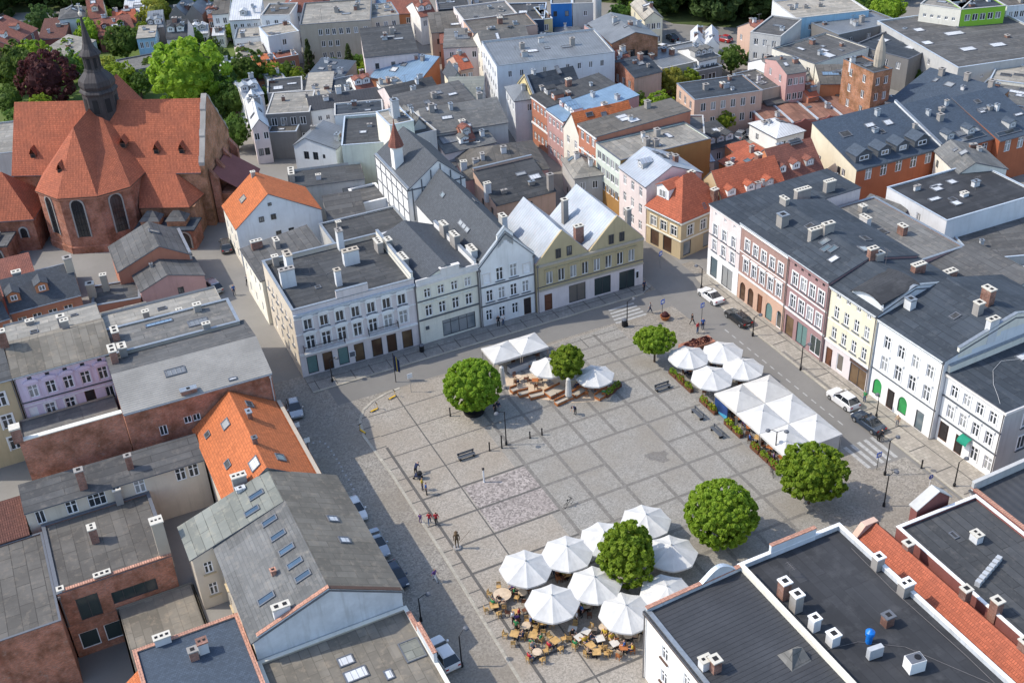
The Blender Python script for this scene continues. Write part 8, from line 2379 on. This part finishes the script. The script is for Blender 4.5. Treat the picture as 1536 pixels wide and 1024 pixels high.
def car(label, loc, rz, col, kind='hatch', name='parked_car', cat='car', group='parked cars'):
    """length along x, front at +x"""
    root = thing(name, label, cat, loc, rz, group)
    Lc, w, h, belt = {'hatch': (4.1, .88, 1.5, .92), 'suv': (4.5, .93, 1.68, 1.05), 'sedan': (4.6, .90, 1.44, .92), 'estate': (4.7, .90, 1.48, .93), 'van': (5.2, 1.0, 2.3, 1.25)}[kind]
    hood = {'hatch': .80, 'suv': .98, 'sedan': .80, 'estate': .82, 'van': 1.1}[kind]
    tail = {'hatch': belt, 'suv': belt, 'sedan': .92, 'estate': belt, 'van': belt}[kind]
    f, r = Lc / 2, -Lc / 2
    # lower body: rings of (x, half width, z sill, z shoulder, z top)
    st = [(f, .72, .35, .55, .60), (f - .12, .9, .24, .62, hood - .1), (f - .5, 1.0, .20, hood - .12, hood), (f - 1.25, 1.0, .20, belt - .12, belt - .02), (.2, 1.0, .20, belt - .1, belt), (r + 1.2, 1.0, .20, belt - .1, belt), (r + .45, 1.0, .22, tail - .08, tail), (r + .1, .93, .28, tail - .1, tail - .02), (r, .80, .38, .62, .75)]
    rings = [[(x, -w * k, zs), (x, -w * k, zb), (x, -w * k * .93, zt), (x, w * k * .93, zt), (x, w * k, zb), (x, w * k, zs)] for x, k, zs, zb, zt in st]
    b = MB()
    for a, c in zip(rings[:-1], rings[1:]):
        for i in range(6):
            j = (i + 1) % 6
            b.poly([a[i], a[j], c[j], c[i]])
    b.poly(rings[0][::-1]); b.poly(rings[-1])
    b.build('body', [col], root, smooth=False)
    # cabin
    fx = {'hatch': 1.0, 'suv': 1.05, 'sedan': .95, 'estate': 1.0, 'van': 1.75}[kind]
    rx = {'hatch': r + .15, 'suv': r + .15, 'sedan': r + .75, 'estate': r + .12, 'van': r + .05}[kind]
    tf, tr = fx - (.95 if kind != 'van' else .55), rx + {'hatch': .7, 'suv': .65, 'sedan': .95, 'estate': .6, 'van': .08}[kind]
    wb, wt = w * .92, w * .70 if kind != 'van' else w * .86
    B_ = [(fx, -wb, belt - .02), (fx, wb, belt - .02), (rx, wb, belt - .02), (rx, -wb, belt - .02)]
    T_ = [(tf, -wt, h - .07), (tf, wt, h - .07), (tr, wt, h - .07), (tr, -wt, h - .07)]
    c = MB(); c.frustum(B_[::1], T_[::1], 0); c.build('window_band', ['car_glass' if kind != 'van' else col], root)
    c = MB()
    t2 = [(tf + .02, -wt - .02, h - .08), (tf + .02, wt + .02, h - .08), (tr - .02, wt + .02, h - .08), (tr - .02, -wt - .02, h - .08)]
    t3 = [(tf - .15, -wt + .12, h), (tf - .15, wt - .12, h), (tr + .15, wt - .12, h), (tr + .15, -wt + .12, h)]
    c.frustum(t2, t3, 0)
    P2 = lambda s, t, y: None
    for sy in (-1, 1):                     # pillars
        for (xb, xt) in ((fx, tf), ((fx + rx) / 2 + .1, (tf + tr) / 2 + .1), (rx, tr)):
            yb, yt = sy * (wb + .012), sy * (wt + .012)
            q = [(xb - .04, yb, belt - .02), (xb + .03, yb, belt - .02), (xt + .03, yt, h - .07), (xt - .04, yt, h - .07)]
            c.poly(q if sy < 0 else q[::-1])
    c.build('car_roof', [col], root)
    if kind == 'van':
        c = MB()
        q = [B_[0], B_[1], T_[1], T_[0]]
        c.poly([(p[0] + .02, p[1] * .9, p[2] + (.1 if i < 2 else -.12)) for i, p in enumerate(q)])
        for sy in (-1, 1):
            q = [(1.55, sy * (wb + .01), 1.35), (.75, sy * (wb + .01), 1.35), (.75, sy * (wt + .035), 1.95), (1.25, sy * (wt + .035), 1.95)]
            c.poly(q if sy > 0 else q[::-1])
        c.build('windscreen', ['car_glass'], root)
    for sx in (f - .82, r + .82):
        for sy in (-1, 1):
            t = MB()
            n = 14
            ring = lambda rad, y: [(rad * math.cos(2 * PI * k / n), y, rad * math.sin(2 * PI * k / n)) for k in range(n)]
            a_, b_ = ring(.33, -.11), ring(.33, .11)
            t.frustum(a_[::-1], b_[::-1])
            o = t.build('wheel', ['tyre'], root)
            o.location = (sx, sy * (w - .08), .33)
            m_ = MB()
            m_.poly(ring(.21, sy * .115)[::(1 if sy < 0 else -1)])
            m_.build('rim', ['rim'], o)
    for sy in (-1, 1):
        g = MB(); g.box(f - .22, f - .03, sy * w * .68 - .17, sy * w * .68 + .17, .58, .70); g.build('headlight', ['lamp_white'], root)
        g = MB(); g.box(r - .01, r + .12, sy * w * .70 - .14, sy * w * .70 + .14, .68, .84); g.build('taillight', ['lamp_red'], root)
        g = MB(); g.box(fx - .35, fx - .15, sy * (w + .10) - .09, sy * (w + .10) + .09, belt, belt + .13); g.build('mirror', [col], root)
    g = MB(); g.box(r - .03, r + .02, -.26, .26, .50, .61); g.build('number_plate', ['plate'], root)
    return root
D = math.radians
p = lambda q, z=.012: at(q, z)
car('silver grey hatchback parked in the shaded west street', p((443, 617)), D(-97), 'car_silver', 'hatch')
car('white saloon car parked at the far end of the east pavement', p((1066, 448)), D(91), 'car_white', 'sedan')
car('dark estate car parked in front of the brown tenement', p((1107, 481)), D(91), 'car_black', 'estate')
car('white sport utility car parked beside the cream tenement', p((1264, 604)), D(93), 'car_white', 'suv')
car('dark navy saloon parked near the zebra crossing by the green shops', p((1302, 638)), D(93), 'car_navy', 'sedan')
car('white nosed car with blue windows parked under the grey pitched roof, farthest', (-24.95, 1.7, .006), D(-90), 'car_white', 'hatch')
car('pale blue car parked under the grey pitched roof, middle of the row', (-24.8, -4.9, .006), D(-91), 'car_silver', 'sedan')
car('dark car parked under the grey pitched roof, nearest of the row', (-24.75, -10.4, .006), D(-90), 'car_navy', 'hatch')
car('white van parked in the west street beside the flat brown roof', (-24.6, -22.8, .006), D(95), 'car_white', 'suv')
car('silver car with trailer bike parked in the church lane', p((340, 372)), D(80), 'car_grey', 'estate')
car('silver van parked beside the pink garage house', p((320, 434)), D(100), 'car_silver', 'suv')
car('pale blue car under the pink garage house gable', p((258, 455)), D(5), 'car_blue', 'hatch')
car('white van in the yard behind the red corner house', p((1152, 197)), D(20), 'car_white', 'van', 'parked_van', 'van')
car('dark car in the yard left of the white van', p((1128, 202)), D(30), 'car_grey', 'hatch')
car('silver car farther left in the same yard', p((1112, 206)), D(30), 'car_silver', 'hatch')
car('white car parked in the yard by the orange brick terrace', p((1338, 286)), D(-10), 'car_white', 'hatch')
for i, (q, c, lab) in enumerate((((995, 75), 'car_white', 'white car in the car park by the brick hall'), ((1018, 72), 'car_silver', 'silver car in the car park by the brick hall'), ((1008, 60), 'car_black', 'black car in the car park near the beige house'), ((1085, 62), 'car_red', 'red car at the far end of the car park'), ((235, 92), 'car_black', 'black car on the lane before the garage row'))):
    car(lab, p(q), D(20 + 30 * i), c, 'hatch')
# ------------------------------------------------------------------ people
mk('skin', (.48, .28, .20), 'plain', .6); mk('hair_dark', (.03, .02, .015), 'plain', .8); mk('hair_fair', (.25, .15, .07), 'plain', .8); mk('shoe', (.03, .03, .035), 'plain', .7)
for n_, c_ in dict(red=(.40, .03, .04), blue=(.03, .09, .28), navy=(.02, .03, .07), white=(.65, .65, .65), green=(.04, .22, .08), purple=(.12, .06, .22), black=(.018, .018, .02), grey=(.22, .22, .23), tan=(.38, .28, .18), denim=(.06, .10, .18), yellow=(.55, .38, .05), bronze=(.12, .08, .045)).items():
    mk('cloth_' + n_, c_, 'plain', .85)

def figure(pose):
    """joints of a 1.75 m person as connected vertices with radii; returns mesh in three zones"""
    P = {'pelvis': (0, 0, .95), 'belly': (0, .01, 1.10), 'chest': (0, .0, 1.30), 'neck': (0, -.01, 1.47), 'head0': (0, -.03, 1.56), 'head1': (0, -.03, 1.68),
         'shL': (-.18, 0, 1.40), 'shR': (.18, 0, 1.40), 'elL': (-.25, .02, 1.13), 'elR': (.25, .02, 1.13), 'haL': (-.26, -.08, .90), 'haR': (.26, -.08, .90), 'fiL': (-.26, -.11, .80), 'fiR': (.26, -.11, .80),
         'hiL': (-.10, 0, .90), 'hiR': (.10, 0, .90), 'knL': (-.11, -.02, .50), 'knR': (.11, -.02, .50), 'anL': (-.11, .03, .09), 'anR': (.11, .03, .09), 'toL': (-.12, -.15, .04), 'toR': (.12, -.15, .04)}
    if pose == 'walk':
        P.update(knL=(-.10, -.20, .53), anL=(-.10, -.30, .12), toL=(-.10, -.47, .07), knR=(.10, .08, .50), anR=(.10, .32, .16), toR=(.10, .18, .04), elL=(-.25, .12, 1.14), haL=(-.25, .20, .93), fiL=(-.25, .18, .84), elR=(.25, -.06, 1.14), haR=(.25, -.26, .97), fiR=(.24, -.33, .91))
    if pose == 'sit':
        P = {k: (v[0], v[1], v[2] - .42) for k, v in P.items()}
        P.update(knL=(-.13, -.42, .50), knR=(.13, -.42, .50), anL=(-.13, -.42, .09), anR=(.13, -.44, .09), toL=(-.13, -.60, .04), toR=(.13, -.62, .04), hiL=(-.10, -.04, .50), hiR=(.10, -.04, .50),
                 elL=(-.26, -.08, .76), elR=(.26, -.08, .76), haL=(-.18, -.32, .74), haR=(.18, -.32, .74), fiL=(-.14, -.40, .75), fiR=(.14, -.40, .75))
    if pose == 'bend':
        P.update(belly=(0, -.10, 1.08), chest=(0, -.32, 1.18), neck=(0, -.50, 1.24), head0=(0, -.58, 1.26), head1=(0, -.70, 1.27), shL=(-.18, -.40, 1.22), shR=(.18, -.40, 1.22), elL=(-.22, -.46, .95), elR=(.22, -.46, .95), haL=(-.18, -.58, .74), haR=(.18, -.58, .74), fiL=(-.17, -.62, .65), fiR=(.17, -.62, .65))
    R = dict(pelvis=.14, belly=.13, chest=.15, neck=.06, head0=.085, head1=.10, shL=.075, shR=.075, elL=.05, elR=.05, haL=.036, haR=.036, fiL=.028, fiR=.028, hiL=.10, hiR=.10, knL=.068, knR=.068, anL=.048, anR=.048, toL=.045, toR=.045)
    E = [('pelvis', 'belly'), ('belly', 'chest'), ('chest', 'neck'), ('neck', 'head0'), ('head0', 'head1'), ('chest', 'shL'), ('chest', 'shR'), ('shL', 'elL'), ('elL', 'haL'), ('haL', 'fiL'), ('shR', 'elR'), ('elR', 'haR'), ('haR', 'fiR'),
         ('pelvis', 'hiL'), ('hiL', 'knL'), ('knL', 'anL'), ('anL', 'toL'), ('pelvis', 'hiR'), ('hiR', 'knR'), ('knR', 'anR'), ('anR', 'toR')]
    ks = list(P)
    me = bpy.data.meshes.new('body')
    me.from_pydata([P[k] for k in ks], [(ks.index(a), ks.index(b)) for a, b in E], [])
    o = bpy.data.objects.new('tmp', me)
    COL.objects.link(o)
    md = o.modifiers.new('skin', 'SKIN')
    for i, k in enumerate(ks):
        me.skin_vertices[0].data[i].radius = (R[k], R[k])
        me.skin_vertices[0].data[i].use_root = (k == 'pelvis')
    sb = o.modifiers.new('sub', 'SUBSURF')
    sb.levels = sb.render_levels = 1
    dg = bpy.context.evaluated_depsgraph_get()
    out = bpy.data.meshes.new_from_object(o.evaluated_get(dg))
    bpy.data.objects.remove(o)
    # which bone is nearest decides skin, top, trousers or shoe
    seg = [(np.array(P[a]), np.array(P[b]), a, b) for a, b in E]
    zone = []
    head = np.array(P['head1'])
    for f in out.polygons:
        c = np.array(f.center)
        best = min(seg, key=lambda s: np.linalg.norm(c - (s[0] + np.clip((c - s[0]) @ (s[1] - s[0]) / ((s[1] - s[0]) @ (s[1] - s[0])), 0, 1) * (s[1] - s[0]))))
        a, b = best[2], best[3]
        if b in ('head0', 'head1'):
            back = c[1] - head[1] > .0 or c[2] > head[2] + .05
            zone.append(1 if (back and b == 'head1') or c[2] > head[2] + .06 else 0)
        elif b == 'neck' and c[2] > P['neck'][2] - .02: zone.append(0)
        elif b[:2] in ('ha', 'fi'): zone.append(0)
        elif b[:2] in ('kn', 'an') or (b[:2] == 'hi') or (a == 'pelvis' and b == 'belly' and c[2] < P['pelvis'][2] + .04): zone.append(3)
        elif b[:2] == 'to': zone.append(4)
        else: zone.append(2)
    for k in range(5): out.materials.append(None) if len(out.materials) < 5 else None
    out.polygons.foreach_set('material_index', zone)
    out.polygons.foreach_set('use_smooth', [True] * len(out.polygons))
    return out
FIG = {k: figure(k) for k in ('stand', 'walk', 'sit', 'bend')}
FC = {}
def person(label, loc, rz, pose, top, legs, hair='hair_dark', group=None, scale=1.1):
    k = (pose, top, legs, hair)
    if k not in FC:
        me = FIG[pose].copy()
        for i, mname in enumerate(('skin', hair, 'cloth_' + top, 'cloth_' + legs, 'shoe')):
            me.materials[i] = M[mname]
        FC[k] = me
    o = tag(link('person', FC[k], None, (loc[0], loc[1], .02), rz), label, 'person', group)
    o.scale = (scale,) * 3
    return o
W_ = lambda q: at(q)
person('person in a red top walking on the square, left of a pair', W_((645, 787)), 2.8, 'walk', 'red', 'denim')
person('person in a dark red top walking on the square, right of a pair', W_((655, 787)), 2.9, 'walk', 'red', 'black')
person('small person in purple beside the kerb', W_((631, 784)), 2.6, 'stand', 'purple', 'purple', scale=.8)
person('person in a pale purple shirt crossing the cobbled street', W_((653, 872)), .6, 'walk', 'purple', 'white')
person('person in blue standing beside a child buggy on the square', W_((640, 742)), 1.2, 'stand', 'blue', 'black')
person('person in yellow standing behind the blue one on the square', W_((634, 735)), 1.0, 'stand', 'yellow', 'navy', 'hair_fair')
person('person in navy pushing something near the top of the group', W_((624, 712)), 2.2, 'bend', 'navy', 'black')
person('person in black with a white bag in the ball tree shade', W_((743, 621)), .3, 'stand', 'black', 'black')
person('second person in dark clothes in the ball tree shade', W_((748, 619)), 2.3, 'stand', 'navy', 'grey')
person('man in dark clothes bending at the terrace front', W_((863, 621)), -1.2, 'bend', 'navy', 'black')
person('person in red standing by the sign pole near the road', W_((1046, 500)), .3, 'stand', 'red', 'denim')
person('person in blue standing by the sign pole near the road', W_((1054, 494)), -.5, 'stand', 'blue', 'navy')
person('person in black walking towards the sign pole near the road', W_((1038, 487)), 1.5, 'walk', 'black', 'black')
person('person in white on the north pavement before the white gabled house', W_((755, 488)), .4, 'stand', 'white', 'denim')
person('person in black on the north pavement before the white gabled house', W_((748, 490)), -.4, 'stand', 'black', 'black')
person('person in dark clothes at the olive house corner', W_((966, 437)), .2, 'stand', 'navy', 'black')
person('person in dark blue standing in the church lane', W_((352, 443)), .3, 'stand', 'blue', 'navy')
person('person in grey walking on the church lane', W_((372, 428)), 2.5, 'walk', 'grey', 'black')
person('person in black riding past the zebra crossing', W_((1317, 662)), 1.8, 'bend', 'black', 'black')
person('person in green at the cream tenement shop door', W_((1296, 604)), -1.4, 'stand', 'green', 'denim')
person('person in tan at the white tenement doorway', W_((1345, 640)), -1.2, 'stand', 'tan', 'grey')
person('person in grey beside the corner tree pit near the road', W_((975, 470)), 1.0, 'walk', 'grey', 'navy')
# the bronze figure with a rod
q = at((686, 822))
t_ = thing('bronze_statue', 'dark bronze standing figure holding a long rod on the square', 'statue', (q.x, q.y, 0), -.4)
me = FIG['stand'].copy()
for i in range(5): me.materials[i] = M['cloth_bronze']
b_ = link('figure', me, t_, (0, 0, .25)); b_.scale = (1.25, 1.25, 1.25)
g = MB(); g.tube((.32, -.14, 1.0), (1.6, -.5, 3.0), .02, n=5); g.build('rod', ['cloth_bronze'], t_)
g = MB(); g.lathe([(.5, 0), (.45, .25)], 10); g.build('plinth', ['stone_base'], t_)
g = MB(); g.lathe([(.24, 2.33), (.13, 2.36), (.12, 2.5), (.02, 2.52)], 10, (0, -.04)); g.build('hat', ['cloth_bronze'], t_)
# buggy
q = at((627, 717))
t_ = thing('buggy', 'dark child buggy beside the people on the square', 'buggy', (q.x, q.y, 0), .8)
g = MB(); g.slabs([[(-.3, -.45, .75), (.3, -.45, .75), (.3, .35, .55), (-.3, .35, .55)]], .25); g.build('seat', ['cloth_navy'], t_)
g = MB(); g.lathe([(.34, .7), (.3, 1.0), (.05, 1.12)], 8, (0, -.25)); g.build('hood', ['cloth_black'], t_)
for sx in (-.28, .28):
    for sy in (-.4, .4):
        g = MB(); g.box(sx - .03, sx + .03, sy - .13, sy + .13, 0, .26); g.build('wheel', ['iron'], t_)
# bicycles
def bike(label, p, rz):
    q = at(p)
    root = thing('bicycle', label, 'bicycle', (q.x, q.y, .02), rz, 'bicycles')
    for x in (-.52, .52):
        g = MB()
        n = 14
        for k in range(n):
            a, b = 2 * PI * k / n, 2 * PI * (k + 1) / n
            g.tube((x + .33 * math.cos(a), 0, .34 + .33 * math.sin(a)), (x + .33 * math.cos(b), 0, .34 + .33 * math.sin(b)), .022, n=4)
        g.build('wheel', ['tyre'], root)
    g = MB()
    for a, b in (((-.52, 0, .34), (-.15, 0, .85)), ((-.52, 0, .34), (-.08, 0, .32)), ((-.08, 0, .32), (-.18, 0, .92)), ((-.08, 0, .32), (.36, 0, .82)), ((-.16, 0, .82), (.36, 0, .84)), ((.52, 0, .34), (.34, 0, .98))):
        g.tube(a, b, .022, n=5)
    g.build('bike_frame', ['iron'], root)
    g = MB(); g.box(-.30, -.06, -.07, .07, .92, .97); g.build('saddle', ['tyre'], root)
    g = MB(); g.box(.30, .36, -.28, .28, .97, 1.01); g.build('handlebar', ['iron'], root)
bike('dark bicycle leaning near the lower edge of the red paving', (853, 758), .4)
bike('bicycle parked by the loose crowned tree beside the tent', (1158, 712), 1.2)
bike('dark bicycle at the terrace front behind the bending man', (833, 601), .1)
bike('bicycle ridden at the zebra crossing near the navy saloon', (1317, 660), 1.7)
# guests on the terrace chairs
cols = ['red', 'blue', 'white', 'green', 'grey', 'navy', 'tan', 'black', 'purple', 'yellow']
rr = random.Random(4)
near = [s for s in SEATS if s[3] == 'near parasol terrace']
rr.shuffle(near)
rest = [s for s in SEATS if s[3] != 'near parasol terrace']
rr.shuffle(rest)
for k, (x, y, a, wh) in enumerate(near[:34] + rest[:24]):
    t, l = rr.choice(cols), rr.choice(['denim', 'black', 'navy', 'tan', 'grey'])
    person('guest in a %s top and %s trousers seated on the %s' % (t, {'denim': 'denim'}.get(l, l), wh), (x, y), a, 'sit', t, l, rr.choice(['hair_dark', 'hair_fair']), 'seated guests on the ' + wh)
for p_, t in (((779, 930), 'red'), ((770, 935), 'white'), ((797, 942), 'blue'), ((872, 925), 'blue'), ((865, 935), 'white'), ((775, 948), 'green')):
    person('guest in %s standing among the crowded chairs' % t, W_(p_), rr.uniform(0, 6), 'stand', t, 'black', 'hair_dark', 'guests standing among the chairs')
